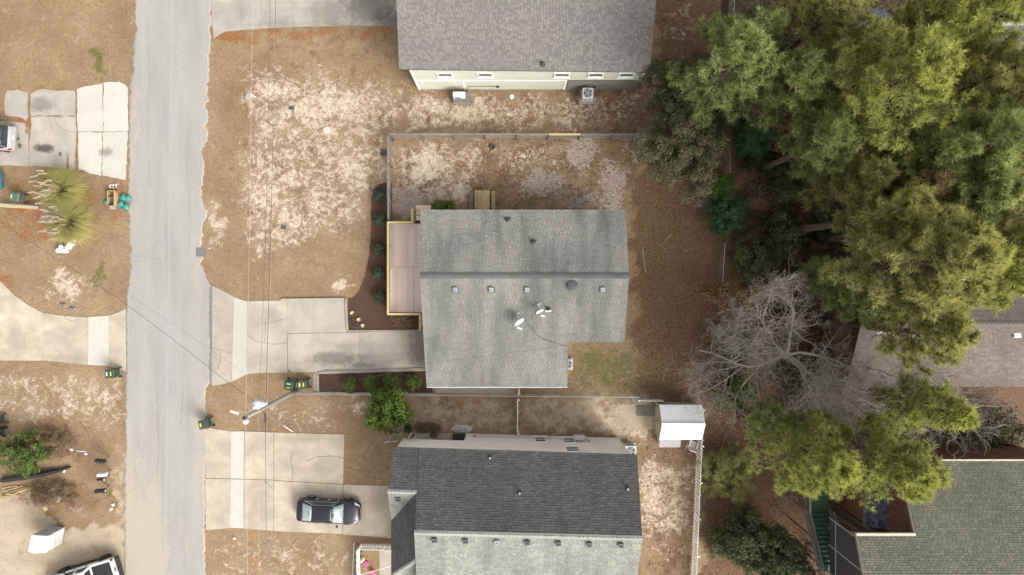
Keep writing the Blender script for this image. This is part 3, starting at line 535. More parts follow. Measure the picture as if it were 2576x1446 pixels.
# ---------------------------------------------------------------- planting beds
t = NT('brown_mulch'); a = t.noise(9, 6, .7); b = t.noise(45, 4, .8); col = t.mix(t.mr(a, .3, .7), (0.075, 0.042, 0.03), (0.15, 0.085, 0.06)); col = t.mix(t.mr(b, .55, .75), col, (0.25, 0.16, 0.11))
col = t.mix(1.0, col, (.75, .75, .75), 'MULTIPLY'); t.bsdf(col, .97, 0, t.bump(b, .8, .03), .1); M['mulch'] = t.mat
BED1 = [(971, 459), (955, 463), (942, 474), (934, 496), (934, 560), (930, 640), (919, 692), (903, 733), (890, 748), (876, 751), (876, 829), (1062, 829), (1062, 790), (986, 790), (986, 459)]
BED2 = [(803, 940), (1070, 932), (1090, 986), (803, 984)]
for P, lb in ((BED1, 'curved brown mulch bed in front of the pink deck'), (BED2, 'straight brown mulch bed holding four clipped green shrubs')):
    o = flat('mulch_bed', jag(P, 8, 1.2), -0.05, 0.035, M['mulch']); tag(o, lb, 'mulch bed', kind='structure')
o = flat('gravel_strip', [(1096, 972), (1304, 972), (1304, 992), (1096, 988)], -0.05, 0.03, plain('pale_gravel', (0.46, 0.38, 0.31), .95, .3, 16, .8, isl=0)); tag(o, 'pale gravel strip along the eave of the house with the deck', 'gravel', kind='structure')
def chips(n, P, z, sz, mat, name, label, cat):
    xs = [p[0] for p in P]; ysx = [p[1] for p in P]; x = NPR.uniform(min(xs), max(xs), n * 3); y = NPR.uniform(min(ysx), max(ysx), n * 3); k = pip(x, y, P); x, y = x[k][:n], y[k][:n]; n = len(x)
    c = np.stack([(x - CX) / S, (CY - y) / S, np.full(n, z)], 1); an = NPR.uniform(0, 6.28, n); L = NPR.uniform(.5, 1.2, n) * sz
    d = np.stack([np.cos(an), np.sin(an), NPR.uniform(-.5, .5, n)], 1) * L[:, None]; e = np.stack([-np.sin(an), np.cos(an), NPR.uniform(-.4, .4, n)], 1) * (L * .4)[:, None]
    V = np.stack([c - d, c - e, c + d, c + e], 1).reshape(-1, 3); V[:, 2] = np.maximum(V[:, 2], z - sz * .3); F = np.arange(4 * n).reshape(-1, 4)
    o = np_obj(name, V, F, mat, None, {'rnd': np.repeat(NPR.rand(n), 4)}); return tag(o, label, cat, kind='stuff')
chips(9000, BED1, .05, .035, M['mulch_chip'], 'mulch_chips', 'loose bark chips in the curved mulch bed', 'mulch'); chips(4500, BED2, .05, .035, M['mulch_chip'], 'mulch_chips', 'loose bark chips in the straight mulch bed', 'mulch')
# ================================================================ buildings
def clip(poly, P):
    """Sutherland Hodgman, P convex counter clockwise"""
    out = poly
    for i in range(len(P)):
        a, b = P[i], P[(i + 1) % len(P)]; inp, out = out, []
        if not inp: return []
        sd_ = lambda p: (b[0] - a[0]) * (p[1] - a[1]) - (b[1] - a[1]) * (p[0] - a[0])
        for k in range(len(inp)):
            p, q = inp[k], inp[(k + 1) % len(inp)]; sp_, sq = sd_(p), sd_(q)
            if sp_ >= -1e-9: out.append(p)
            if (sp_ > 1e-9 and sq < -1e-9) or (sp_ < -1e-9 and sq > 1e-9):
                f = sp_ / (sp_ - sq); out.append((p[0] + (q[0] - p[0]) * f, p[1] + (q[1] - p[1]) * f))
    return out
def facet(mb, pts, expo=0.142, tab=0.29, th=0.022, lift=0.006):
    """lays single shingle tabs on the planar convex polygon pts"""
    p0 = pts[0]; n = Vector((0, 0, 0))
    for i in range(len(pts)):
        a, b = pts[i] - p0, pts[(i + 1) % len(pts)] - p0; n += a.cross(b)
    if n.z < 0: n = -n
    n.normalize(); v = (Vector((0, 0, 1)) - n * n.z).normalized(); u = v.cross(n).normalized()
    P = [((p - p0).dot(u), (p - p0).dot(v)) for p in pts]
    ar = sum(P[i][0] * P[(i + 1) % len(P)][1] - P[(i + 1) % len(P)][0] * P[i][1] for i in range(len(P)))
    if ar < 0: P = P[::-1]
    u0, u1 = min(p[0] for p in P), max(p[0] for p in P); v0, v1 = min(p[1] for p in P), max(p[1] for p in P)
    r_ = random.Random(len(mb.v) + 3); nv = int((v1 - v0) / expo) + 1
    for j in range(nv):
        a0 = v0 + j * expo; a1 = a0 + expo * 1.02; x = u0 - (j % 2) * tab * .5 - r_.random() * .05
        xs_ = [p for p in P]
        while x < u1:
            wv = tab * r_.uniform(.92, 1.08); q = clip([(x + .009, a0), (x + wv - .009, a0), (x + wv - .009, a1), (x + .009, a1)], P); t0 = th * r_.uniform(.7, 1.3)
            if len(q) >= 3:
                top = [p0 + u * a + v * b + n * (lift + t0 * max(0, (a1 - b) / expo)) for a, b in q]
                k = len(mb.v); mb.v += [tuple(p) for p in top]; mb.f.append(tuple(range(k, k + len(q)))); mb.m.append(0)
                lo = [i for i in range(len(q)) if abs(q[i][1] - a0) < 1e-6]
                if len(lo) >= 2:
                    i, i2 = lo[0], lo[-1]
                    if q[i][0] > q[i2][0]: i, i2 = i2, i
                    b_ = len(mb.v); mb.v += [tuple(p0 + u * q[i][0] + v * a0 - n * .002), tuple(p0 + u * q[i2][0] + v * a0 - n * .002)]
                    mb.f.append((b_, b_ + 1, k + i2, k + i)); mb.m.append(1)
            x += wv
def deck_slab(mb, pts, th=0.16):
    n = (pts[1] - pts[0]).cross(pts[2] - pts[0])
    if n.z < 0: pts = pts[::-1]
    mb.hexa([p - Vector((0, 0, th)) for p in pts], pts)
def onp(px, py, f, z=4.0):
    for _ in range(30):
        p = W(px, py, z); z = f(p.x, p.y)
    return W(px, py, z)
def caps(roof, a, b, mat, half=0.16, step=0.21, drop=0.10, sub=None):
    """cap shingles along a ridge or hip from a to b, each its own piece"""
    L = (b - a).length; n = int(L / step); d = (b - a).normalized(); s_ = Vector((-d.y, d.x, 0)).normalized(); me = None
    off = roof.location + (roof.parent.location if roof.parent else Vector((0, 0, 0)))
    for i in range(n):
        p = a + d * (L * i / n)
        if me is None:
            m_ = MB(); e = d * (step * 1.12); up = Vector((0, 0, .03))
            x0, x1 = Vector((0, 0, .045)), e + Vector((0, 0, .03)); dn = Vector((0, 0, -drop))
            m_.poly([x0 - s_ * half + dn, x0, x1, x1 - s_ * half + dn]); m_.poly([x0, x0 + s_ * half + dn, x1 + s_ * half + dn, x1])
            m_.poly([x0 - s_ * half + dn, x0 - s_ * half + dn - up, x0 - up, x0]); m_.poly([x0, x0 - up, x0 + s_ * half + dn - up, x0 + s_ * half + dn])
            o = m_.build('ridge_cap', mat, roof, world=False); me = o
        else:
            o = me.copy(); COL.objects.link(o)
        o.location = p - off
def siding(mb, a, b, z0, z1, step=0.16, out=0.02):
    """lap boards on the wall from a to b (outside on the right hand side)"""
    a, b = Vector(a), Vector(b); d = (b - a).normalized(); n = Vector((d.y, -d.x, 0)); z = z0
    while z < z1 - 1e-6:
        e = min(z + step, z1)
        A = [a + n * out, b + n * out, b + n * .004, a + n * .004]
        lo = [Vector((p.x, p.y, z)) for p in A]; lo2 = [Vector((p.x, p.y, e)) for p in (a + n * .004, b + n * .004)]
        mb.poly([lo[0], lo[1], lo2[1], lo2[0]]); mb.poly([lo[3], lo[2], lo[1], lo[0]]); z = e
def pipe_vent(parent, p, n_up=.35, r_=.055, mat='lead', cap='lead', flange=.2):
    m_ = MB(); m_.lathe([(flange, -.04), (flange * .95, .03), (r_ * 1.7, .10), (r_ * 1.3, .16)], 14, p); o = m_.build('pipe_flashing', M['lead'], parent, True)
    m_ = MB(); m_.lathe([(r_, -.05), (r_, n_up), (r_ * .7, n_up), (r_ * .7, n_up - .1)], 12, p); m_.build('vent_pipe', M[cap], parent, True)
def box_vent(parent, p, slope, mat, up=1, s_=.22, flange=True):
    """square hood on the roof plane; slope : dz per metre towards +y"""
    m_ = MB(); a = math.atan(slope)
    if flange: (f_ := MB()).box(p + Vector((0, -.03, .035)), (s_ * 2.6, s_ * 2.2, .03), rx=a); f_.build('vent_flange', M['vent'], parent)
    m_.box(p + Vector((0, 0, .09)), (s_ * 1.6, s_ * 1.6, .13), rx=a); o = m_.build('roof_vent', mat, parent, bevel=.015)
    k = MB(); k.box(p + Vector((0, -.02 * up, .175)), (s_ * 1.9, s_ * 1.9, .045), rx=a); k.box(p + Vector((0, -.10, .205)), (s_ * 1.1, s_ * .5, .02), rx=a); k.build('hood', mat, o, bevel=.012)
def window(parent, c, w_, h_, n, frame=.09, glassm='glass', mull=True):
    """framed window on a wall at c (centre), outward normal n"""
    c, n = Vector(c), Vector(n).normalized(); s_ = Vector((0, 0, 1)).cross(n).normalized(); u = Vector((0, 0, 1)); m_ = MB(); f = frame
    for a, b, ww in ((c - s_ * (w_ / 2) - u * (h_ / 2 + f / 2), c + s_ * (w_ / 2) - u * (h_ / 2 + f / 2), f), (c - s_ * (w_ / 2) + u * (h_ / 2 - f / 2), c + s_ * (w_ / 2) + u * (h_ / 2 - f / 2), f)):
        m_.bar(a + n * .03, b + n * .03, .08, ww)
    for sg in (-1, 1): m_.bar(c + s_ * sg * (w_ / 2 - f / 2) - u * (h_ / 2) + n * .03, c + s_ * sg * (w_ / 2 - f / 2) + u * (h_ / 2 - f) + n * .03, f, .08, up=tuple(s_))
    m_.bar(c - s_ * (w_ / 2 + .05) - u * (h_ / 2 + f) + n * .06, c + s_ * (w_ / 2 + .05) - u * (h_ / 2 + f) + n * .06, .14, .04)
    if mull: m_.bar(c - s_ * (w_ / 2 - f) + n * .02, c + s_ * (w_ / 2 - f) + n * .02, .05, .05)
    o = m_.build('window', M['white'], parent); g_ = MB(); g_.bar(c - s_ * (w_ / 2 - f * .6) + n * .012, c + s_ * (w_ / 2 - f * .6) + n * .012, .014, h_ - f * .8); g_.build('pane', M[glassm], o); return o
def house_root(name, label, px, py): 
    p = W(px, py); return thing(name, label, 'house', (p.x, p.y, 0))
def group_mesh(name, mat, parent, stuff=True):
    def fin(mb):
        o = mb.build(name, mat, parent); 
        if stuff: o['kind'] = 'stuff'
        return o
    return fin
SH_MID = shingle('grey_green_shingles', (0.262, 0.26, 0.235), (0.308, 0.306, 0.275), (0.10, 0.105, 0.102), .72, (1.3, .09, 1), .08)
SH_TOP = shingle('grey_brown_shingles', (0.205, 0.19, 0.183), (0.25, 0.228, 0.213), (0.17, 0.155, 0.155), .5, (.6, .4, 1), .30)
SH_BOT = shingle('shaded_charcoal_shingles', (0.095, 0.098, 0.095), (0.125, 0.12, 0.117), (0.06, 0.064, 0.062), .45, (1.2, .3, 1), .25)  # dark copy for slopes facing away: shade and algae staining in the colour
SH_BOT2 = shingle('sunlit_grey_shingles', (0.285, 0.295, 0.255), (0.345, 0.35, 0.31), (0.14, 0.15, 0.14), .6, (1.6, .10, 1), .25)  # pale copy for the sun-facing slopes, sunlight put into the colour
SH_GRN = shingle('sage_green_shingles', (0.165, 0.168, 0.12), (0.21, 0.21, 0.152), (0.11, 0.115, 0.085), .4, (.7, .5, 1), .22)
SH_BRN = shingle('mauve_brown_shingles', (0.185, 0.152, 0.13), (0.23, 0.192, 0.165), (0.13, 0.11, 0.10), .5, (.6, .5, 1), .2)
SH_SLT = shingle('slate_blue_shingles', (0.085, 0.095, 0.125), (0.20, 0.215, 0.255), (0.07, 0.075, 0.09), .4, (.6, .6, 1), .7)
M['cream'] = plain('cream_trim', (0.62, 0.52, 0.41), .6, .08); M['deckwood'] = plain('dark_drip_edge', (0.07, 0.072, 0.07), .8, .1); M['cut_edge_shade'] = plain('shadow_cut_shingle_edge', (0.025, 0.025, 0.026), .95, .2)  # shingle cut edges near black, to stand for the shadow under each course
# ---------------------------------------------------------------- house with the pink deck
hm = house_root('house', 'single storey house with grey green gable roof, satellite dishes and pink deck', 1290, 740)
YR, ZR, SL = W(1300, 693, 5.1).y, 5.1, 0.319
fz = lambda x, y: ZR - SL * abs(y - YR)
A_, B_ = onp(1058, 529, fz), onp(1573, 527, fz); RLp, RRp = onp(1056, 693, fz), onp(1582, 693, fz)
A_.y = B_.y = (A_.y + B_.y) / 2; A_.z = B_.z = fz(0, A_.y); RLp.y = RRp.y = YR; RLp.z = RRp.z = ZR
C_, D_, E_, Fp = onp(1073, 970, fz), onp(1427, 970, fz), onp(1430, 860, fz), onp(1571, 860, fz)
Gp = RLp.copy(); mid = E_.copy(); mid.x = RLp.x + (C_.x - RLp.x) * (E_.y - YR) / (C_.y - YR)
roof = MB()
for P in ([A_, RLp, RRp, B_], [RLp, mid, E_, Fp, RRp], [mid, C_, D_, E_]): deck_slab(roof, P)
ro = roof.build('roof', M['deckwood'], hm)
sh = MB()
for P in ([A_, RLp, RRp, B_], [RLp, mid, E_, Fp, RRp], [mid, C_, D_, E_]): facet(sh, P, th=.03)
o = sh.build('shingles', [SH_MID, M['cut_edge_shade']], ro); o['kind'] = 'stuff'
caps(ro, RLp, RRp, shingle('dark_ridge_cap', (0.10, 0.105, 0.11), (0.17, 0.175, 0.175), (0.05, 0.05, 0.05), .4), half=.20, step=.30, drop=.03)
wl = MB()
wx0, wx1, wy0, wy1 = -6.05, RRp.x - .45, E_.y + .40, A_.y - .45; x2 = D_.x - .35; y2 = C_.y + .35
pl = [(wx0, wy1), (wx0, y2), (x2, y2), (x2, wy0), (wx1, wy0), (wx1, wy1)]
for i in range(len(pl)):
    a, b = pl[i], pl[(i + 1) % len(pl)]; top = min(fz(*a), fz(*b)) - .17
    siding(wl, (*a, 0), (*b, 0), .0, top)
core = MB(); core.prism([(wx0, y2), (x2, y2), (x2, wy0), (wx0, wy0)], 0, fz(0, y2) - .18); core.prism([(wx0, wy0 + .001), (wx1, wy0 + .001), (wx1, wy1), (wx0, wy1)], 0, fz(0, wy0) - .18)
for x_ in (wx0, wx1 - .1): core.hexa([(x_, wy0, 3.2), (x_ + .1, wy0, 3.2), (x_ + .1, wy1, 3.2), (x_, wy1, 3.2)], [(x_, wy0, fz(0, wy0) - .2), (x_ + .1, wy0, fz(0, wy0) - .2), (x_ + .1, wy1, fz(0, wy1) - .2), (x_, wy1, fz(0, wy1) - .2)])
core.build('wall_core', M['siding_grey'], hm); wl.build('wall', M['siding_grey'], hm)
gt = MB(); ga, gb = C_ + Vector((0, -.07, -.09)), D_ + Vector((0, -.07, -.09)); gt.bar(ga + Vector((0, -.065, .03)), gb + Vector((0, -.065, .03)), .035, .12); gt.bar(ga + Vector((0, .0, -.035)), gb + Vector((0, .0, -.035)), .12, .012)
go = gt.build('gutter', M['white'], ro)
for f in (.03, .13, .27, .45, .53, .67, .79, .95):
    q = ga.lerp(gb, f); m_ = MB(); m_.box(q + Vector((0, 0, .07)), (.03, .13, .02)); m_.build('gutter_bracket', M['white'], ro)
for px in (1146, 1236, 1326, 1516): box_vent(ro, onp(px, 728, fz), SL, M['vent_light'], s_=.18)
m_ = MB(); q = onp(1440, 718, fz); m_.lathe([(.25, -.1), (.25, .12), (.37, .13), (.385, .17), (.37, .21), (.2, .25), (.03, .26)], 28, q); m_.build('round_vent', M['vent'], ro, smooth=False)
for px, py in ((1276, 553), (1341, 609)):
    q = onp(px, py, fz); pipe_vent(ro, q, .30, .07); m_ = MB(); m_.box(q + Vector((0, .12, .05)), (.5, .12, .03), rx=-.3); m_.build('flashing_plate', M['lead'], ro)
q = onp(1379, 776, fz); pipe_vent(ro, q, .4, .07); m_ = MB(); m_.box(q + Vector((0, -.18, .03)), (.42, .10, .02), rx=.3); m_.build('flashing_plate', M['white'], ro)
for x_, y_ in ((-3.5, wy1), (.5, wy1), (4.5, wy1)): window(hm, (x_, y_ + .01, 1.9), 1.1, 1.2, (0, 1, 0))
window(hm, (wx1 + .01, 2.4, 1.9), 1.2, 1.2, (1, 0, 0)); window(hm, (wx0 - .01, 2.5, 1.9), 1.4, 1.2, (-1, 0, 0))
# ---- deck
DZ = 0.62
da, db = W(975, 562, DZ), W(1062, 786, DZ); dk = thing('deck', 'pink composite deck with fresh yellow pine railing beside the house', 'deck', (da.x, da.y, 0))
x0, x1, y1, y0 = da.x, -6.08, da.y, db.y; ym = W(1000, 672, DZ).y; nb = 18; bw = (x1 - x0) / nb
first = None
for i in range(nb):
    for (ya, yb) in ((y0 + .02, ym - .075), (ym + .075, y1 - .02)):
        m_ = MB(); m_.box((x0 + bw * (i + .5), (ya + yb) / 2, DZ - .0125), (bw - .012, yb - ya, .025)); m_.build('deck_board', M['deck'], dk)
m_ = MB(); m_.box(((x0 + x1) / 2, ym, DZ - .012), (x1 - x0, .138, .025)); m_.build('deck_board', M['deck_x'], dk)
m_ = MB(); m_.prism([(x0, y0), (x1, y0), (x1, y1), (x0, y1)], DZ - .22, DZ - .04); m_.build('joist_frame', M['wood_brown'], dk)
for x_ in (x0 + .15, (x0 + x1) / 2, x1 - .15):
    for y_ in (y0 + .15, (y0 + y1) / 2, y1 - .15): m_ = MB(); m_.box((x_, y_, (DZ - .2) / 2), (.12, .12, DZ - .2)); m_.build('deck_pier', M['wood_new'], dk)
def rail(parent, pts, zt, zb, mat, mx, post_every=1.9, capw=.15, bal=.12, postw=.09, caph=.038):
    for a, b in zip(pts[:-1], pts[1:]):
        a, b = Vector(a), Vector(b); L = (b - a).length; d = (b - a) / L; mt = mat if abs(d.x) < abs(d.y) else mx
        m_ = MB(); m_.bar(a - d * capw * .5 + Vector((0, 0, zt)), b + d * capw * .49 + Vector((0, 0, zt - .002)), capw, caph); m_.build('rail_cap', mt, parent)
        for zz in (zt - .10, zb + .12): m_ = MB(); m_.bar(a + Vector((0, 0, zz)), b + Vector((0, 0, zz)), .04, .085); m_.build('rail', mt, parent)
        k = max(1, round(L / post_every))
        for i in range(k + 1):
            p = a + d * (L * i / k); m_ = MB(); m_.box((p.x, p.y, (zt - .02 + zb - .2) / 2), (postw, postw, zt - .02 - zb + .2)); m_.build('post', mt, parent)
        k = int(L / bal); o = None
        for i in range(1, k):
            p = a + d * (L * i / k)
            if o is None: m_ = MB(); m_.box((0, 0, 0), (.035, .035, zt - zb - .2)); o = m_.build('baluster', mt, parent, world=False)
            else: o = o.copy(); COL.objects.link(o)
            pp = parent.location; o.location = (p.x - pp.x, p.y - pp.y, (zt + zb) / 2 - pp.z)
RZ = DZ + .95
P = lambda px, py: W(px, py, RZ)
p1, p2, p3 = W(1058, 790, RZ), W(978, 790, RZ), W(976, 559, RZ); c1 = W(1052, 828, RZ)
rail(dk, [(p3.x, p1.y, 0), (p3.x, p3.y, 0)], RZ, DZ, M['wood_new_y'], M['wood_new'])
rail(dk, [(p3.x + .15, p1.y, 0), (p1.x - .16, p1.y, 0)], RZ, DZ, M['wood_new_y'], M['wood_new'])
q4, q5 = W(1037, 559, RZ), W(1041, 526, RZ)
rail(dk, [(p3.x + .15, p3.y, 0), (q4.x - .16, p3.y, 0)], RZ, DZ, M['wood_new_y'], M['wood_new']); rail(dk, [(q4.x, p3.y, 0), (q4.x, q5.y, 0)], RZ, DZ - .3, M['wood_new_y'], M['wood_new'], 1.0)
rail(dk, [(p1.x - .05, p1.y - .0, 0), (p1.x - .05, c1.y, 0)], RZ, DZ - .3, M['wood_new_y'], M['wood_new'], 1.0)
st = thing('steps', 'short flight of pink steps leaving the deck for the back yard', 'steps', W(1062, 540)); k = 0
for i, (ya, yb) in enumerate(((554, 542), (541, 529), (528, 516))):
    zt = DZ - .16 * i - .02; a, b = W(1046, ya, zt), W(1086, yb, zt); m_ = MB(); m_.prism([(a.x, a.y), (b.x - .05, a.y), (b.x - .05, b.y), (a.x, b.y)], zt - .03, zt); m_.build('tread', M['deck_x'], st)
    m_ = MB(); m_.prism([(a.x + .03, a.y + .01), (b.x - .08, a.y + .01), (b.x - .08, b.y - .03), (a.x + .03, b.y - .03)], 0, zt - .031); m_.build('riser', M['wood_tan'], st)
st = thing('steps', 'two raw pine treads between the deck railing and the driveway', 'steps', W(1062, 815))
for i in range(3):
    a = W(1066, 800 + 12 * i, .3); m_ = MB(); m_.box((a.x + .05, a.y, .45 - .14 * i), (.55, .30, .04)); m_.build('tread', M['wood_new'], st); m_ = MB(); m_.box((a.x + .05, a.y, (.43 - .14 * i) / 2), (.5, .26, .43 - .14 * i)); m_.build('riser', M['wood_brown'], st)
# ---------------------------------------------------------------- large house with grey brown shingles (behind the board fence)
ht = house_root('house', 'large pale green house with grey brown shingle roof and white trim boards', 1320, 60)
ZE, ST = 4.9, .475; y_e = W(1300, 178, ZE).y
ft = lambda x, y: ZE + ST * (y - y_e)
yr = 22.2; zr = ft(0, yr)
a, b = onp(1004, 174, ft), onp(1635, 181, ft); xl0, xr0 = a.x, b.x; tl = onp(997, 0, ft); tr_ = onp(1650, 0, ft)
ext = lambda p, q: p + (q - p) * ((yr - p.y) / (q.y - p.y))
c, d = ext(b, tr_), ext(a, tl); c.z = d.z = zr; c.y = d.y = yr
e, f = Vector((c.x, 2 * yr - y_e, ZE)), Vector((d.x, 2 * yr - y_e, ZE))
m_ = MB(); deck_slab(m_, [a, b, c, d]); deck_slab(m_, [d, c, e, f]); rt = m_.build('roof', M['deckwood'], ht)
m_ = MB(); facet(m_, [a, b, c, d], .15, .22, .016); facet(m_, [d, c, e, f], .15, .30, .016); o = m_.build('shingles', [SH_TOP, M['cut_edge_shade']], rt); o['kind'] = 'stuff'
caps(rt, d, c, SH_TOP, .17, .3, .05)
wbl, wbr = W(1054, 224), W(1596, 229); yw = wbl.y - .02; xa, xb = wbl.x, wbr.x; ztw = ft(0, yw) - .2; yb = 2 * yr - yw
m_ = MB(); m_.prism([(xa, yw + .001), (xb, yw + .001), (xb, yb), (xa, yb)], .0, ztw); m_.build('wall_core', M['siding_green'], ht)
zb_ = 2.35; xs = W(1418, 231).x
m_ = MB(); siding(m_, (xa, yw, 0), (xs, yw, 0), .1, zb_ - .08, .18); siding(m_, (xa, yw, 0), (xb, yw, 0), zb_ + .08, ztw, .18); siding(m_, (xb, yw, 0), (xb, yb, 0), .1, ztw, .18); siding(m_, (xa, yb, 0), (xa, yw, 0), .1, ztw, .18); m_.build('wall', M['siding_green'], ht)
def trim(parent, a, b, w_, t_, up): m_ = MB(); m_.bar(a, b, t_, w_, up=up); return m_.build('trim_board', M['white'], parent)
trim(ht, (xa, yw - .03, zb_), (xs + .05, yw - .03, zb_), .16, .05, (0, 0, 1)); 
for x_ in (xa, xb): trim(ht, (x_ + (.06 if x_ == xa else -.06), yw - .035, zb_ + .1 if x_ == xb else .05), (x_ + (.06 if x_ == xa else -.06), yw - .035, ztw), .05, .16, (0, 1, 0))
xm = W(1170, 226).x; trim(ht, (xm, yw - .035, .05), (xm, yw - .035, zb_ - .09), .05, .15, (0, 1, 0)); trim(ht, (xs, yw - .035, .05), (xs, yw - .035, zb_ - .09), .05, .18, (0, 1, 0))
for px in (1119, 1220, 1414, 1499, 1577): q = W(px, 184, 3.9); window(ht, (q.x, yw - .01, 3.75), 1.15, .85, (0, -1, 0), .12, mull=False)
for i in range(11): m_ = MB(); m_.bar((xs + .18, yw - .02 - .004 * (i % 2), .16 + i * .195), (xb, yw - .02 - .004 * (i % 2), .16 + i * .195), .03, .15); m_.build('slat', M['wood_grey'], ht)
m_ = MB(); m_.prism([(xs + .12, yw - .006), (xb - .02, yw - .006), (xb - .02, yw), (xs + .12, yw)], .05, zb_); m_.build('slat_backing', M['black'], ht)
q = onp(1365, 160, ft); pipe_vent(rt, q, .3, .08)
m_ = MB(); q = W(1252, 215, .9); m_.box((q.x, yw - .06, .9), (.22, .1, .26)); eb = m_.build('electric_box', M['black'], ht)
m_ = MB(); m_.tube([(q.x - .1, yw - .05, .95), (q.x - 1.5, yw - .05, .98), (xm + .3, yw - .05, .9), (xm + .12, yw - .1, .6), (xm + .12, yw - .45, .12)], .02, 6); m_.build('conduit', M['cable'], ht)
m_ = MB(); q = W(1495, 217, .9); m_.box((q.x, yw - .08, .95), (.2, .1, .24)); m_.build('electric_box', M['black'], ht)
# ---------------------------------------------------------------- house with the charcoal roof (black sedan in its driveway)
hb = house_root('house', 'two storey pinkish beige house with charcoal shingle roof and overhanging upper floor', 1300, 1350)
ZEb, ZRb = 5.4, 7.7
e1, e2 = W(990, 1125, ZEb), W(1603, 1144, ZEb); r1, r2 = W(1042, 1340, ZRb), W(1616, 1354, ZRb)
# plane of the north slope through e1, e2, r2
nb_ = (e2 - e1).cross(r2 - e1).normalized(); fN = lambda x, y: e1.z - (nb_.x * (x - e1.x) + nb_.y * (y - e1.y)) / nb_.z
r1 = onp(1042, 1340, fN); r2 = onp(1616, 1354, fN); k1, k2 = onp(975, 1236, fN), onp(1048, 1239, fN)
ddir = (r2 - r1).normalized(); perp = Vector((ddir.y, -ddir.x, 0)).normalized(); run = (r1 - e1).dot(perp); run = abs((Vector((r2.x - e2.x, r2.y - e2.y, 0))).dot(perp))
s1_, s2_ = r1 + perp * run - Vector((0, 0, r1.z - ZEb)), r2 + perp * run - Vector((0, 0, r2.z - ZEb))
pe = e1 + (e2 - e1) * ((k2.x - e1.x - .1) / (e2.x - e1.x))
southA = [r1, s1_, s2_, r2]
zl = 4.5; v0 = W(985, 1309, zl); v1 = W(986, 1452, zl); v1.x = v0.x + (v1.x - v0.x) * .2
hp = k2.copy(); hp2 = Vector((k2.x - .05, v1.y + (k2.x - v0.x) * .9, k2.z))
hq = W(1046, 1409, k2.z); hq.x = k2.x
facets_dark = [[k2, v0, Vector((v0.x, hq.y - (hq.x - v0.x) * .95, zl)), hq]]
triB = [k1, v0, k2]
m_ = MB()
for P in ([pe, e2, r2, r1, k2], [e1, pe, k2, k1], southA, triB, facets_dark[0]): deck_slab(m_, P)
rb = m_.build('roof', M['deckwood'], hb)
m_ = MB(); facet(m_, [pe, e2, r2, r1, k2], .17, .36, .030)
facet(m_, [e1, pe, k2, k1], .17, .36, .030)
facet(m_, facets_dark[0], .16, .32, .034); o = m_.build('shingles', [SH_BOT, M['cut_edge_shade']], rb); o['kind'] = 'stuff'
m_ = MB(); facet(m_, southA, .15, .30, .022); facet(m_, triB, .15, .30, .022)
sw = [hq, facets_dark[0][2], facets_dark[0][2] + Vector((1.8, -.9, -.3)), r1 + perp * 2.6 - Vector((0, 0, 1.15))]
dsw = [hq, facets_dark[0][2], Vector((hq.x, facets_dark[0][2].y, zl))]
facet(m_, dsw, .15, .3, .022); o = m_.build('lit_slope_shingles', [SH_BOT2, M['cut_edge_shade']], rb); o['kind'] = 'stuff'
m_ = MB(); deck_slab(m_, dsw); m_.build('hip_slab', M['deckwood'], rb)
CAPL = shingle('pale_ridge_cap', (0.33, 0.345, 0.31), (0.42, 0.43, 0.39), (0.16, 0.17, 0.16), .4)
caps(rb, r1, r2, CAPL, .17, .27, .07); caps(rb, k1, k2, CAPL, .15, .27, .07); caps(rb, facets_dark[0][2], hq, CAPL, .14, .27, .06)
fS = lambda x, y: r1.z - (ZRb - ZEb) / run * ((Vector((x, y, 0)) - Vector((r1.x, r1.y, 0))).dot(perp))
Z3 = lambda X, Y: ((1200 + X / 2.3333) * .83854, (1105 + Y / 2.3333) * .83854)
for i, (X, Y) in enumerate(((243, 1197), (460, 1203), (680, 1212), (893, 1215), (1110, 1221), (1325, 1227), (1545, 1232))):
    box_vent(rb, onp(*Z3(X, Y), fS), .42, M['vent_light'] if i == 2 else M['vent'], s_=.19, flange=False)
box_vent(rb, onp(1002, 1254, lambda x, y: k1.z + (y - k1.y) * (k1.z - zl) / (k1.y - v0.y)), .5, M['vent'], s_=.19, flange=False)
for X, Y in ((630, 622), (837, 868), (1592, 838)): pipe_vent(rb, onp(*Z3(X, Y), fN), .35, .05, cap='porcelain', flange=.17)
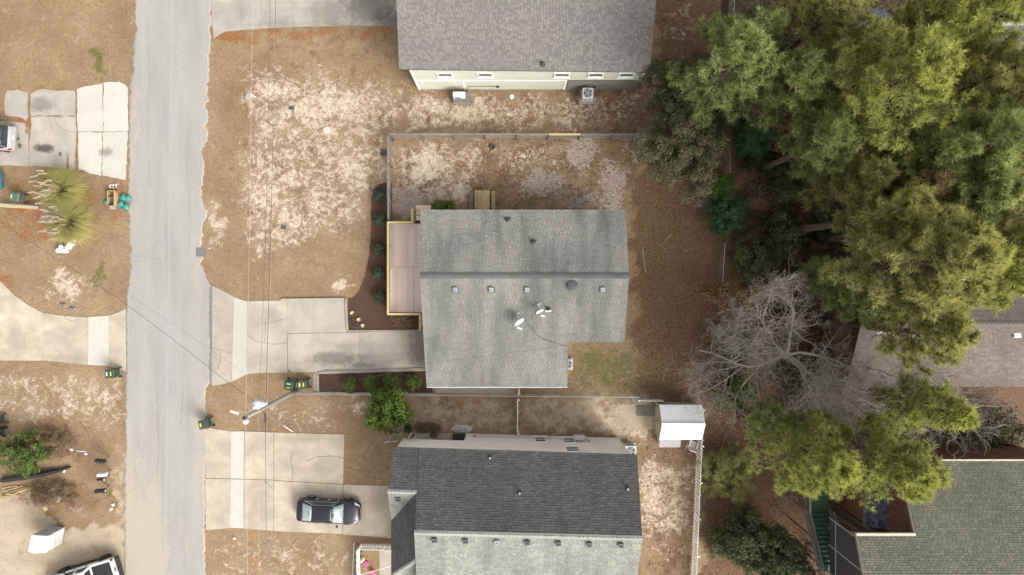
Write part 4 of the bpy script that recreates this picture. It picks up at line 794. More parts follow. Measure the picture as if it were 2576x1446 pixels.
# upper storey wall faces the garden; lower wall set back on the left over the patio
wl0, wl1, wr = W(1012, 1108, 2.5), W(1174, 1090), W(1554, 1101); wyl = wl1.y; wdir = (Vector((wr.x - wl1.x, wr.y - wl1.y, 0))).normalized()
def wp(x): return wl1.y + (x - wl1.x) * wdir.y / wdir.x
L0, L1, R0 = wl0.x + .1, wl1.x, wr.x; ztw = fN(R0, wp(R0)) - .2; zlo = 2.55; back = 10.0
m_ = MB(); siding(m_, (R0, wp(R0), 0), (L0, wp(L0), 0), zlo, ztw, .2, .016); siding(m_, (R0, wp(R0), 0), (L1, wp(L1), 0), .05, zlo, .2, .016); siding(m_, (R0, wp(R0) - back, 0), (R0, wp(R0), 0), .05, ztw, .2, .016); m_.build('wall', M['siding_pink'], hb)
m_ = MB(); xk = k2.x + .12; m_.prism([(xk, wp(xk) - back), (R0 - .002, wp(R0) - back), (R0 - .002, wp(R0) - .002), (xk, wp(xk) - .002)], zlo, ztw); m_.prism([(L0, k1.y + .3), (xk - .001, k1.y + .3), (xk - .001, wp(xk) - .003), (L0, wp(L0) - .003)], zlo, ztw); m_.prism([(L0 + .3, wp(L0) - back), (xk - .001, wp(xk) - back), (xk - .001, k1.y + .299), (L0 + .3, k1.y + .299)], zlo, zl - .3); m_.prism([(L1, wp(L1) - back), (R0 - .004, wp(R0) - back), (R0 - .004, wp(R0) - .004), (L1, wp(L1) - .004)], 0, zlo - .001); m_.prism([(L0 + .3, wp(L0) - back), (L1 - .002, wp(L1) - back), (L1 - .002, wp(L1) - 2.2), (L0 + .3, wp(L0) - 2.2)], 0, zlo - .002); m_.build('wall_core', M['siding_pink'], hb)
for x_, z0_ in ((R0 - .05, .05), (L0 + .05, zlo), (L1 + .05, .05)):
    trim(hb, (x_, wp(x_) + .03, z0_), (x_, wp(x_) + .03, ztw if x_ != L1 + .05 else zlo), .05, .12, (0, 1, 0))
for px in (1360, 1432): q = W(px, 1112, 2.0); window(hb, (q.x, wp(q.x) + .012, 1.55), .85, 1.65, (0, 1, 0), .05)
q = W(1440, 1134, 4.3); window(hb, (q.x, wp(q.x) + .012, 4.35), .95, 1.5, (0, 1, 0), .05)
for px in (1040, 1100): q = W(px, 1094); m_ = MB(); m_.box((q.x, q.y, zlo / 2), (.16, .16, zlo)); m_.build('post', M['wood_grey'], hb)
m_ = MB(); q = W(1195, 1096, .8); m_.box((q.x, wp(q.x) + .08, 1.3), (.3, .12, .4)); m_.build('meter_box', M['metal_grey'], hb); m_ = MB(); m_.tube([(q.x + .2, wp(q.x) + .05, 1.2), (q.x + 2.5, wp(q.x + 2.5) + .05, 1.25), (W(1400, 1095).x, wp(W(1400, 1095).x) + .05, 1.2), (W(1440, 1095).x, wp(W(1440, 1095).x) + .05, 1.6)], .018, 5); m_.build('conduit', M['metal_grey'], hb)
m_ = MB(); q = W(1545, 1113, 1.6); m_.box((q.x - .35, wp(q.x) + .03, 2.3), (.16, .06, .16)); m_.build('dryer_vent', M['white'], hb)
# ---------------------------------------------------------------- brown roofed house among the pines
hw = house_root('house', 'mauve brown shingle roof half hidden by pines and bare branches', 2330, 830)
zeb, zrb = 4.2, 6.3
el, er = W(2128, 972, zeb), W(2700, 972, zeb); rl_, rr_ = W(2135, 815, zrb), W(2720, 815, zrb); rl_.x = el.x; rr_.x = er.x
yy = rl_.y; nl, nr = Vector((el.x, 2 * yy - el.y, zeb)), Vector((er.x, 2 * yy - er.y, zeb))
m_ = MB(); deck_slab(m_, [el, er, rr_, rl_]); deck_slab(m_, [rl_, rr_, nr, nl]); ro2 = m_.build('roof', M['deckwood'], hw)
m_ = MB(); facet(m_, [el, er, rr_, rl_], .16, .30, .02); facet(m_, [rl_, rr_, nr, nl], .16, .3, .02); o = m_.build('shingles', [SH_BRN, M['cut_edge_shade']], ro2); o['kind'] = 'stuff'; caps(ro2, rl_, rr_, SH_BRN, .16, .3, .05)
m_ = MB(); m_.prism([(el.x + .4, el.y + .4), (er.x - .4, el.y + .4), (er.x - .4, nl.y - .4), (el.x + .4, nl.y - .4)], 0, zeb); m_.build('wall', M['cedar'], hw)
for px, py in ((2556, 838), (2213, 830)): q = W(px, py, 5.9); m_ = MB(); m_.box(q + Vector((0, 0, .02)), (.5, .6, .22), rx=-.3); m_.build('roof_vent', M['white'], ro2, bevel=.03)
# ---------------------------------------------------------------- dark roof in the far corner
hc = house_root('house', 'dark grey shingle roof with pale ridge beyond the pines', 2620, 60)
el, er = W(2490, 128, 4.2), W(2800, 128, 4.2); rl_, rr_ = W(2500, 58, 5.4), W(2800, 58, 5.4); rl_.x = el.x; rr_.x = er.x; nl, nr = Vector((el.x, 2 * rl_.y - el.y, 4.2)), Vector((er.x, 2 * rl_.y - el.y, 4.2))
SH_FAR = shingle('dull_green_grey_shingles', (0.085, 0.09, 0.078), (0.12, 0.125, 0.11), (.06, .062, .06), .4)
m_ = MB(); deck_slab(m_, [el, er, rr_, rl_]); deck_slab(m_, [rl_, rr_, nr, nl]); ro3 = m_.build('roof', M['deckwood'], hc)
m_ = MB(); facet(m_, [el, er, rr_, rl_], .16, .30, .02); facet(m_, [rl_, rr_, nr, nl], .16, .3, .02); o = m_.build('shingles', [SH_FAR, M['cut_edge_shade']], ro3); o['kind'] = 'stuff'; caps(ro3, rl_, rr_, CAPL, .16, .3, .05)
m_ = MB(); m_.prism([(el.x + .4, el.y + .4), (er.x - .4, el.y + .4), (er.x - .4, nl.y - .4), (el.x + .4, nl.y - .4)], 0, 4.1); m_.build('wall', M['cedar'], hc)
# grey glimpse of another roof between the crowns
hd = house_root('house', 'low slate grey roof glimpsed between the pine crowns', 2170, 60)
el, er = W(2115, 100, 3.6), W(2260, 100, 3.6); rl_ = Vector((el.x, W(2000, 50, 4.4).y, 4.4)); rr_ = Vector((er.x, rl_.y, 4.4)); nl, nr = Vector((el.x, 2 * rl_.y - el.y, 3.6)), Vector((er.x, 2 * rl_.y - el.y, 3.6))
m_ = MB(); deck_slab(m_, [el, er, rr_, rl_]); deck_slab(m_, [rl_, rr_, nr, nl]); ro3 = m_.build('roof', M['deckwood'], hd); m_ = MB(); facet(m_, [el, er, rr_, rl_], .16, .30, .02); facet(m_, [rl_, rr_, nr, nl], .16, .3, .02); o = m_.build('shingles', [SH_SLT, M['cut_edge_shade']], ro3); o['kind'] = 'stuff'
m_ = MB(); m_.prism([(el.x + .4, el.y + .4), (er.x - .4, el.y + .4), (er.x - .4, nl.y - .4), (el.x + .4, nl.y - .4)], 0, 3.5); m_.build('wall', M['cedar'], hd)
# ---------------------------------------------------------------- green roofed house on stilts with outside stairs
hg = house_root('house', 'tall house with sage green shingle roof, cedar walls and outside deck', 2400, 1330)
ZG, SG = 7.2, .42; yg = W(2400, 1160, ZG).y; fg = lambda x, y: ZG + SG * (yg - y)
A1, A2 = onp(2262, 1160, fg), onp(2720, 1160, fg); B1 = onp(2301, 1343, fg); C1 = onp(2155, 1347, fg); B1.x = A1.x; A1.x = B1.x
ybot = yg - 8.4; D1 = Vector((C1.x, ybot, fg(0, ybot))); A3 = Vector((A2.x, ybot, fg(0, ybot))); yB = C1.y
B1 = Vector((A1.x, yB, fg(0, yB))); C1.z = fg(0, yB); A4 = Vector((A2.x, yB, fg(0, yB)))
m_ = MB(); P1, P2 = [A1, B1, A4, A2], [C1, D1, A3, A4]
deck_slab(m_, P1); deck_slab(m_, P2); rg = m_.build('roof', M['deckwood'], hg)
m_ = MB(); facet(m_, P1, .15, .30, .022); facet(m_, P2, .15, .30, .022); o = m_.build('shingles', [SH_GRN, M['cut_edge_shade']], rg); o['kind'] = 'stuff'
m_ = MB(); m_.bar(C1 + Vector((-.05, .09, -.02)), B1 + Vector((0, .09, -.02)), .16, .2); m_.build('fascia_beam', M['cream'], rg)
for a, b in ((A1, B1), (C1, D1)): m_ = MB(); m_.bar(a + Vector((-.05, 0, -.03)), b + Vector((-.05, 0, -.03)), .08, .2); m_.build('rake_board', M['wood_grey_y'], rg)
m_ = MB(); m_.bar(A1 + Vector((0, .06, -.05)), A2 + Vector((0, .06, -.05)), .12, .12); m_.build('gutter', M['cream'], rg)
FZ = 4.7
def planks(nm, a, b, z0, z1, mat, parent, wd=.2, out=.03):
    a, b = Vector(a), Vector(b); L = (b - a).length; d = (b - a) / L; n = int(L / wd)
    for i in range(n):
        p, q = a + d * (L * i / n + .006), a + d * (L * (i + 1) / n - .006); m_ = MB(); nn = Vector((d.y, -d.x, 0)) * out
        top = z1(p) if callable(z1) else z1; top2 = z1(q) if callable(z1) else z1
        m_.hexa([(p.x, p.y, z0), (q.x, q.y, z0), (q.x - nn.x, q.y - nn.y, z0), (p.x - nn.x, p.y - nn.y, z0)][::-1], [(p.x, p.y, top), (q.x, q.y, top2), (q.x - nn.x, q.y - nn.y, top2), (p.x - nn.x, p.y - nn.y, top)][::-1]); m_.build(nm, mat, parent)
xw = A1.x + .25; planks('wall_plank', (xw, A1.y - .3, 0), (xw, yB - 1.2, 0), .1, lambda p: fg(p.x, p.y) - .2, M['cedar'], hg, .22)
m_ = MB(); m_.hexa([(xw + .04, ybot, .0), (A2.x, ybot, 0), (A2.x, A1.y - .32, 0), (xw + .04, A1.y - .32, 0)], [(xw + .04, ybot, fg(0, ybot) - .3), (A2.x, ybot, fg(0, ybot) - .3), (A2.x, A1.y - .32, fg(0, A1.y) - .3), (xw + .04, A1.y - .32, fg(0, A1.y) - .3)]); m_.build('wall_core', M['cedar'], hg)
# slate roof of the lower wing
a, b = W(2172, 1322, 4.6), W(2250, 1322, 5.4); n1, n2 = Vector((a.x, W(0, 1195, 4.6).y, 4.6)), Vector((xw, W(0, 1195, 4.6).y, 5.5)); b = Vector((xw, a.y, 5.5))
m_ = MB(); deck_slab(m_, [a, b, n2, n1], .14); lw = m_.build('lower_roof', M['wood_brown'], hg); m_ = MB(); facet(m_, [a, b, n2, n1], .18, .30, .024); o = m_.build('shingles', [SH_SLT, M['cut_edge_shade']], lw); o['kind'] = 'stuff'
m_ = MB(); m_.prism([(a.x + .25, a.y + .1), (xw, a.y + .1), (xw, n1.y - .2), (a.x + .25, n1.y - .2)], 0, 4.4); m_.build('wing_wall', M['cedar'], hg)
# deck in front of the cedar wall, screened porch
xd0 = W(2104, 1400, FZ).x; xd1 = xw; yd1 = W(2160, 1338, FZ).y; yd0 = ybot
m_ = MB(); m_.prism([(xd0, yd0), (xd1 + .1, yd0), (xd1 + .1, yd1), (xd0, yd1)], FZ - .3, FZ - .05); m_.build('deck_frame', M['wood_brown'], hg)
n = int((yd1 - yd0) / .14)
for i in range(n): m_ = MB(); m_.box(((xd0 + xd1) / 2, yd0 + (i + .5) * .14, FZ - .03), (xd1 - xd0, .13, .035)); m_.build('deck_board', M['wood_grey'], hg)
for x_ in (xd0 + .15, xd0 + 2.0, xd1 - .3):
    for y_ in (yd1 - .2, yd1 - 2.6, yd1 - 5): m_ = MB(); m_.box((x_, y_, (FZ - .3) / 2), (.2, .2, FZ - .3)); m_.build('stilt', M['wood_grey'], hg)
rail(hg, [(xd0 + .05, yd1 - .05, 0), (xd1 - .1, yd1 - .05, 0)], FZ + 1.0, FZ, M['wood_grey_y'], M['wood_grey'], 2.0, .14, .13)
rail(hg, [(xd0 + .05, yd0, 0), (xd0 + .05, yd1 - 1.2, 0)], FZ + 1.0, FZ, M['wood_grey_y'], M['wood_grey'], 2.0, .14, .13)
xs_ = D1.x + .25; 
for i in range(3):
    y_a = C1.y - .3 - i * 1.9; y_b = y_a - 1.9; m_ = MB(); m_.hexa([(xs_, y_b, FZ + .05), (xs_ + .02, y_b, FZ + .05), (xs_ + .02, y_a, FZ + .05), (xs_, y_a, FZ + .05)], [(xs_, y_b, fg(0, y_b) - .25), (xs_ + .02, y_b, fg(0, y_b) - .25), (xs_ + .02, y_a, fg(0, y_a) - .25), (xs_, y_a, fg(0, y_a) - .25)]); so_ = m_.build('screen_panel', M['screen'], hg)
    m_ = MB(); m_.bar((xs_ - .01, y_a, FZ), (xs_ - .01, y_a, fg(0, y_a) - .22), .07, .07); m_.bar((xs_ - .012, y_a, FZ + .95), (xs_ - .012, y_b, FZ + .95), .05, .07); m_.build('screen_frame', M['metal_grey'], hg)
# outside stair
T0, T1 = W(2068, 1285, 2.5), W(2099, 1412, 4.55); nst = 12; sx = W(2040, 1285, 3.45).x; ex = W(2083, 1286, 2.5).x
stg = thing('staircase', 'steep outside staircase with dark green treads and weathered railings', 'staircase', (T0.x, T0.y, 0))
for i in range(nst):
    f = i / (nst - 1); z_ = 2.5 + f * 2.1; y_ = T0.y + (T1.y - T0.y) * f
    m_ = MB(); m_.box(((sx + ex) / 2, y_, z_), (ex - sx, .29, .045)); m_.build('tread', M['stair_green'], stg)
    m_ = MB(); m_.box(((sx + ex) / 2, y_ - .135, z_ + .085), (ex - sx, .02, .125)); m_.build('riser', M['stair_green'], stg)
for x_, nm in ((sx - .04, 0), (ex + .04, 0)):
    m_ = MB(); m_.bar((x_, T0.y + .2, 2.35), (x_, T1.y - .1, 4.5), .05, .28); m_.build('stringer', M['wood_grey_y'], stg)
    m_ = MB(); m_.bar((x_, T0.y + .1, 3.45), (x_, T1.y - .1, 5.55), .14, .04); m_.build('handrail', M['wood_grey_y'], stg)
    m_ = MB(); m_.bar((x_, T0.y + .1, 2.75), (x_, T1.y - .1, 4.85), .04, .08); m_.build('lower_rail', M['wood_grey_y'], stg); o = None
    for i in range(26):
        f = i / 25; y_ = T0.y + .1 + (T1.y - .1 - T0.y - .1) * f; z_ = 3.1 + 2.1 * f
        if o is None: m_ = MB(); m_.box((0, 0, 0), (.035, .035, .68)); o = m_.build('baluster', M['wood_grey_y'], stg, world=False)
        else: o = o.copy(); COL.objects.link(o)
        o.location = (x_ - T0.x, y_ - T0.y, z_)
    for f in (0, .5, 1): y_ = T0.y + .12 + (T1.y - .24 - T0.y) * f; zt = 3.48 + 2.1 * f; m_ = MB(); m_.box((x_, y_, zt / 2), (.1, .1, zt)); m_.build('post', M['wood_grey_y'], stg)
for nm, ya, yb_, z_ in (('upper_landing', T1.y - .14, ybot, 4.66), ('lower_landing', T0.y + 1.7, T0.y + .16, 2.45)):
    m_ = MB(); m_.prism([(sx, yb_ if yb_ < ya else ya), (ex, yb_ if yb_ < ya else ya), (ex, ya if yb_ < ya else yb_), (sx, ya if yb_ < ya else yb_)], z_ - .1, z_); m_.build('landing', M['stair_green'], stg)
for x_, y_ in ((sx, T0.y + 1.6), (ex, T0.y + 1.6), (sx, T1.y - 1.2), (ex, T1.y - 1.2)): zt = 3.4 if y_ > T0.y else 4.6; m_ = MB(); m_.box((x_, y_, zt / 2), (.11, .11, zt)); m_.build('post', M['wood_grey_y'], stg)
rail(stg, [(sx - .04, T0.y + .2, 0), (sx - .04, T0.y + 1.6, 0)], 3.45, 2.45, M['wood_grey_y'], M['wood_grey'], 2, .14, .13); rail(stg, [(sx - .04, ybot, 0), (sx - .04, T1.y - .3, 0)], 5.6, 4.66, M['wood_grey_y'], M['wood_grey'], 2, .14, .13)
# ================================================================ fences, yard structures
def board_fence(label, P0, P1, h_=1.75, bays=9, new=None, nb=6):
    a, b = Vector((P0.x, P0.y, 0)), Vector((P1.x, P1.y, 0)); f = thing('board_fence', label, 'fence', a, 0, 'weathered board fence around the back yard'); L = (b - a).length; d = (b - a) / L; n = Vector((-d.y, d.x, 0)); mt = M['wood_grey'] if abs(d.x) > abs(d.y) else M['wood_grey_y']
    for i in range(bays + 1):
        p = a + d * (L * i / bays); lean = rnd.uniform(-.03, .03); m_ = MB(); m_.bar(p, p + Vector((lean, lean, h_ - .03)), .10, .10, up=(0, 1, 0)); m_.build('post', M['wood_brown'], f)
        if i == bays: break
        for k in range(nb):
            z = .18 + k * (h_ - .25) / (nb - 1); q0, q1 = p + d * .03, a + d * (L * (i + 1) / bays) - d * .03; w0, w1 = rnd.uniform(-.025, .025), rnd.uniform(-.025, .025)
            isn = new is not None and i == new and k == nb - 1
            m_ = MB(); m_.bar(q0 + n * (.07 + w0 * .3) + Vector((0, 0, z + w0)), q1 + n * (.07 + w1 * .3) + Vector((0, 0, z + w1)), .03, .135); m_.build('board', M['wood_new'] if isn else mt, f)
        m_ = MB(); z = h_ + .01; isn = new is not None and i == new
        q0, q1 = p + d * .02, a + d * (L * (i + 1) / bays) - d * .02; m_.bar(q0 + Vector((0, 0, z + rnd.uniform(-.02, .02))), q1 + Vector((0, 0, z + rnd.uniform(-.02, .02))), .14 if isn else .12, .03); m_.build('cap_board', M['wood_new'] if isn else mt, f)
    return f
board_fence('long weathered grey board fence with one fresh yellow board', W(987, 350), W(1690, 351), 1.75, 9, 5)
board_fence('short weathered grey board fence running from the long one to the deck', W(987, 556), W(987, 353), 1.75, 3)
def chain_link(label, P0, P1, h_=1.2, every=3.0, step=.11, name='chain_link_fence'):
    a, b = Vector((P0.x, P0.y, 0)), Vector((P1.x, P1.y, 0)); f = thing(name, label, 'fence', a); L = (b - a).length; d = (b - a) / L
    k = max(1, round(L / every))
    for i in range(k + 1): m_ = MB(); p = a + d * (L * i / k); m_.lathe([(.03, -.1), (.03, h_ + .04), (.038, h_ + .04), (.02, h_ + .08)], 8, p); m_.build('post', M['metal'], f)
    m_ = MB(); m_.tube([a + Vector((0, 0, h_)), b + Vector((0, 0, h_))], .024, 8); m_.build('top_rail', M['metal'], f)
    m_ = MB(); n = int(L / step); hh = h_ - .04
    for sg in (1, -1):
        for i in range(n):
            u0 = i * step; u1 = u0 + sg * hh
            c0, c1 = 0.0, 1.0
            if u1 > L: c1 = (L - u0) / (u1 - u0)
            if u1 < 0: c1 = (0 - u0) / (u1 - u0)
            m_.tube([a + d * (u0 + (u1 - u0) * c0) + Vector((0, 0, .03 + hh * c0)), a + d * (u0 + (u1 - u0) * c1) + Vector((0, 0, .03 + hh * c1))], .0035, 3, cap=False)
    m_.build('wire_mesh', M['metal'], f); return f
chain_link('long galvanised chain link fence between the neighbouring gardens', W(750, 985), W(1602, 993))
chain_link('chain link fence at the edge of the wood near the bare tree', W(1812, 615), W(1806, 706), 1.2)
chain_link('chain link fence beside the dark drainage strip by the wood', W(1836, -60), W(1832, 110), 1.3)
chain_link('chain link fence hidden under the trees behind the board fence', W(1822, 380), W(1824, 440), 1.3)
o = flat('drain_strip', [(1812, -200), (1834, -200), (1832, 100), (1816, 100)], -0.03, .012, plain('damp_dark_soil', (0.055, 0.04, 0.03), .95, .3, 6, .5)); tag(o, 'dark damp strip along the chain link fence', 'soil', kind='structure')
def picket(label, pts, h_=1.25, sp=.21, group=None, out=1, pw=.135, posts=2.6):
    a0 = Vector((pts[0][0], pts[0][1], 0)); f = thing('picket_fence', label, 'fence', a0, 0, group)
    for A, B in zip(pts[:-1], pts[1:]):
        a, b = Vector((A[0], A[1], 0)), Vector((B[0], B[1], 0)); L = (b - a).length; d = (b - a) / L; n = Vector((d.y, -d.x, 0)) * out
        for z in (.3, h_ - .28): m_ = MB(); m_.bar(a + Vector((0, 0, z)), b + Vector((0, 0, z)), .045, .09); m_.build('rail', M['vinyl'], f)
        k = max(1, round(L / posts))
        for i in range(k + 1): p = a + d * (L * i / k) - n * .08; m_ = MB(); m_.box((p.x, p.y, (h_ - .1) / 2), (.09, .09, h_ - .1)); m_.build('post', M['vinyl'], f)
        k = int(L / sp); me = None
        for i in range(k):
            p = a + d * (sp * (i + .5)) + n * .036
            if me is None:
                m_ = MB(); s_ = d * (pw / 2); t_ = n * .011; lo, hi = Vector((0, 0, .06)), Vector((0, 0, h_ - .08)); tip = Vector((0, 0, h_))
                fr = [lo - s_, lo + s_, hi + s_, tip, hi - s_]; k0 = len(m_.v); m_.v += [tuple(q - t_) for q in fr] + [tuple(q + t_) for q in fr]; m_.f += [(4, 3, 2, 1, 0), (5, 6, 7, 8, 9)] + [(j, (j + 1) % 5, 5 + (j + 1) % 5, 5 + j) for j in range(5)]; m_.m += [0] * 7
                me = o = m_.build('picket', M['vinyl'], f, world=False)
            else: o = me.copy(); COL.objects.link(o)
            o.location = p - a0; o.rotation_euler = (rnd.uniform(-.02, .02), rnd.uniform(-.02, .02), 0)
    return f
q0, q1 = W(1757, 1022), W(1738, 1470); picket('long white picket fence running past the metal roofed shed', [(q0.x, q0.y), (q1.x, q1.y)], 1.65, .24, pw=.15)
q0, q1, q2 = W(1010, 1372), W(906, 1370), W(908, 1480); picket('white picket fence enclosing the small front garden with the walk', [(q0.x, q0.y), (q1.x, q1.y), (q2.x, q2.y)], 1.2, .20)
# white gate fence seen edge on
q0, q1 = W(1302, 1000), W(1302, 1084); picket('narrow white gate fence between chain link and beige house wall', [(q0.x, q0.y), (q1.x, q1.y)], 1.3, .20, pw=.12)
m_ = MB(); a = W(1305, 972); b = W(1305, 990); m_.bar((a.x, a.y, .55), (b.x, b.y, .55), .16, 1.1); o = m_.build('fence_panel', M['wood_tan']); tag(o, 'short tan wooden panel closing the gap beside the gutter', 'panel')
# white board beside the shed
wb = thing('leaning_board', 'long white board standing against the chain link near the shed', 'board', W(1630, 1002)); a, b = W(1602, 1003), W(1664, 1005); m_ = MB(); m_.bar((a.x, a.y, .45), (b.x, b.y, .45), .05, .86); m_.build('board', M['vinyl'], wb); m_ = MB(); m_.box((a.x, a.y - .02, .46), (.12, .12, .92)); m_.build('end_post', M['white'], wb)
o = flat('ramp', [(1602, 1020), (1653, 1021), (1652, 1046), (1602, 1045)], 0, .09, M['wood_grey']); tag(o, 'weathered wooden ramp lying in front of the shed doors', 'ramp')
# ---------------------------------------------------------------- shed
ze, zr_ = 2.0, 2.9
A0, A1_ = W(1657, 1018, ze), W(1766, 1016, ze); Rg0, Rg1 = W(1665, 1077, zr_), W(1770, 1074, zr_); E0, E1 = W(1656, 1106, ze), W(1759, 1106, ze)
sx0, sx1 = W(1660, 1060, ze).x - .05, W(1766, 1060, ze).x; yn, ym_, ysn = A0.y, W(1700, 1068, zr_).y, E0.y
shd = thing('shed', 'small beige shed with white ribbed metal roof and lean-to', 'shed', W(1700, 1050)); 
def ribbed(nm, a, b, c, d, mat, parent, n):
    m_ = MB(); th_ = Vector((0, 0, .03))
    for i in range(n):
        f0, f1 = i / n, (i + 1) / n; p0, p1, q0, q1 = a.lerp(b, f0), a.lerp(b, f1), d.lerp(c, f0), d.lerp(c, f1); e = .22
        r0, r1, t0, t1 = p0.lerp(p1, e), p0.lerp(p1, 1 - e), q0.lerp(q1, e), q0.lerp(q1, 1 - e)
        for s_, u_, v_, w_, dz in ((p0, r0, t0, q0, (0, 1)), (r0, r1, t1, t0, (1, 1)), (r1, p1, q1, t1, (1, 0))):
            m_.poly([s_ + th_ * dz[0], u_ + th_ * dz[1], v_ + th_ * dz[1], w_ + th_ * dz[0]])
    m_.poly([a - th_, d - th_, c - th_, b - th_]); return m_.build(nm, mat, parent)
V_ = Vector
a, b, c, d = V_((sx0, yn, ze)), V_((sx1, yn, ze)), V_((sx1, ym_, zr_)), V_((sx0, ym_, zr_)); ribbed('roof_panel', a, b, c, d, M['roof_white'], shd, 20)
a2, b2 = V_((sx0, ysn, ze)), V_((sx1, ysn, ze)); ribbed('roof_panel', d, c, b2, a2, M['roof_white'], shd, 20)
m_ = MB(); m_.bar(d + V_((0, 0, .045)), c + V_((0, 0, .045)), .22, .02); m_.build('ridge_strip', M['roof_white'], shd)
wx0, wx1, wyn, wys = sx0 + .12, sx1 - .12, yn - .1, ysn + .12
m_ = MB(); m_.hexa([(wx0, wys, 0), (wx1, wys, 0), (wx1, wyn, 0), (wx0, wyn, 0)], [(wx0, wys, ze - .06), (wx1, wys, ze - .06), (wx1, wyn, ze - .06), (wx0, wyn, ze - .06)]); m_.hexa([(wx0, wys, ze - .06), (wx1, wys, ze - .06), (wx1, wyn, ze - .06), (wx0, wyn, ze - .06)], [(wx0, ym_ - .05, zr_ - .1), (wx1, ym_ - .05, zr_ - .1), (wx1, ym_ + .05, zr_ - .1), (wx0, ym_ + .05, zr_ - .1)]); m_.build('wall', M['siding_tan'], shd)
for y_a, y_b in ((wyn - .35, ym_ + .02), (ym_ - .02, wys + .3)):
    m_ = MB(); m_.box((wx0 - .02, (y_a + y_b) / 2, .95), (.03, abs(y_a - y_b) - .02, 1.75)); dr = m_.build('door', M['siding_tan'], shd)
    m_ = MB(); yy_ = min(y_a, y_b, key=lambda q: abs(q - ym_)); m_.box((wx0 - .045, yy_ + (.08 if y_a > ym_ + .1 else -.08), .95), (.03, .03, .16)); m_.build('handle', M['black'], dr)
for y_ in (wyn, wys): m_ = MB(); m_.box((wx0 - .012, y_, ze / 2), (.1, .1, ze - .1)); m_.build('corner_board', M['siding_tan'], shd)
lx0, lx1, ly0 = W(1658, 1118, 1.2).x, W(1711, 1118, 1.2).x, W(1690, 1125, 1.25).y
m_ = MB(); m_.hexa([(lx0, ly0, 1.2), (lx1, ly0, 1.2), (lx1, wys, 1.5), (lx0, wys, 1.5)], [(lx0, ly0, 1.24), (lx1, ly0, 1.24), (lx1, wys, 1.54), (lx0, wys, 1.54)]); m_.build('lean_to_roof', M['membrane'], shd)
m_ = MB(); m_.prism([(lx0 + .08, ly0 + .08), (lx1 - .08, ly0 + .08), (lx1 - .08, wys), (lx0 + .08, wys)], 0, 1.19); m_.build('lean_to_wall', M['siding_tan'], shd)
# rocking chair
def rocking_chair(px, py, rz):
    p = W(px, py); t_ = thing('rocking_chair', 'white wooden rocking chair standing beside the shed lean-to', 'chair', p, rz); B = lambda nm, *bars: [MB().bar(a_, b_, w_, h_).build(nm, M['white'], t_, world=False) for a_, b_, w_, h_ in bars]
    for i in range(5): B('seat_slat', ((-.25, -.2 + i * .1, .42), (.25, -.2 + i * .1, .42), .085, .02))
    for i in range(5): B('back_slat', ((-.2 + i * .1, .25, .45), (-.2 + i * .1, .42, 1.1), .07, .02))
    for s_ in (-1, 1):
        B('leg', ((s_ * .27, -.24, .07), (s_ * .27, -.24, .65), .05, .05)); B('leg', ((s_ * .27, .24, .07), (s_ * .27, .42, 1.12), .05, .05)); B('armrest', ((s_ * .29, -.3, .66), (s_ * .29, .3, .66), .11, .025))
        m_ = MB(); m_.tube([(s_ * .27, -.5, .12), (s_ * .27, -.25, .045), (s_ * .27, 0, .025), (s_ * .27, .3, .05), (s_ * .27, .6, .14)], .025, 6); m_.build('rocker', M['white'], t_, world=False)
    B('crest_rail', ((-.3, .43, 1.12), (.3, .43, 1.12), .04, .09))
rocking_chair(1739, 1114, R(160))
# ---------------------------------------------------------------- condensers
def condenser(label, px, py, z=0.0, s_=.78, h_=.8, rz=0.0, pad=None, rim='ac_white', side='ac_white'):
    p = W(px, py); t_ = thing('air_conditioner', label, 'air conditioner', (p.x, p.y, z), rz)
    m_ = MB(); m_.box((0, 0, h_ / 2), (s_ * .95, s_ * .95, h_ - .06)); b_ = m_.build('cabinet', M[side], t_, world=False, bevel=.06)
    for k in range(4):
        for j in range(9): q = MB(); an = k * math.pi / 2; q.box((math.cos(an) * s_ * .48, math.sin(an) * s_ * .48, .12 + j * (h_ - .2) / 9), (.012 if k % 2 == 0 else s_ * .7, s_ * .7 if k % 2 == 0 else .012, .03)); q.build('louvre', M['metal_grey'], b_, world=False)
    m_ = MB(); m_.box((0, 0, h_ - .01), (s_, s_, .05)); m_.build('top_panel', M[rim], t_, world=False, bevel=.02)
    m_ = MB(); m_.lathe([(s_ * .40, h_ + .016), (s_ * .40, h_ + .020)], 28); m_.build('fan_well', M['black'], t_, world=False)
    m_ = MB()
    for k in range(5):
        an = k * 2 * math.pi / 5; c_, s2 = math.cos(an), math.sin(an); rot = lambda x, y, z: (x * c_ - y * s2, x * s2 + y * c_, z)
        m_.poly([rot(.05, -.03, h_ + .026), rot(s_ * .36, -.10, h_ + .024), rot(s_ * .37, .06, h_ + .036), rot(.05, .04, h_ + .036)])
    m_.lathe([(.07, h_ + .022), (.07, h_ + .045)], 12); m_.build('fan_blades', M['metal_grey'], t_, world=False)
    m_ = MB()
    for k in range(16): an = k * math.pi / 8; m_.bar((.03 * math.cos(an), .03 * math.sin(an), h_ + .055), (s_ * .42 * math.cos(an), s_ * .42 * math.sin(an), h_ + .03), .008, .008)
    for r_ in (.14, .24, .34): m_.tube([(r_ * s_ / .78 * math.cos(k * math.pi / 12), r_ * s_ / .78 * math.sin(k * math.pi / 12), h_ + .045) for k in range(25)], .005, 4, cap=False)
    m_.build('grille', M['metal_grey'], t_, world=False)
    m_ = MB(); m_.box((0, 0, .04), (s_ + .1, s_ + .1, .08)); m_.build('base_pan', M['conc_new'] if pad else M['metal_grey'], t_, world=False); return t_
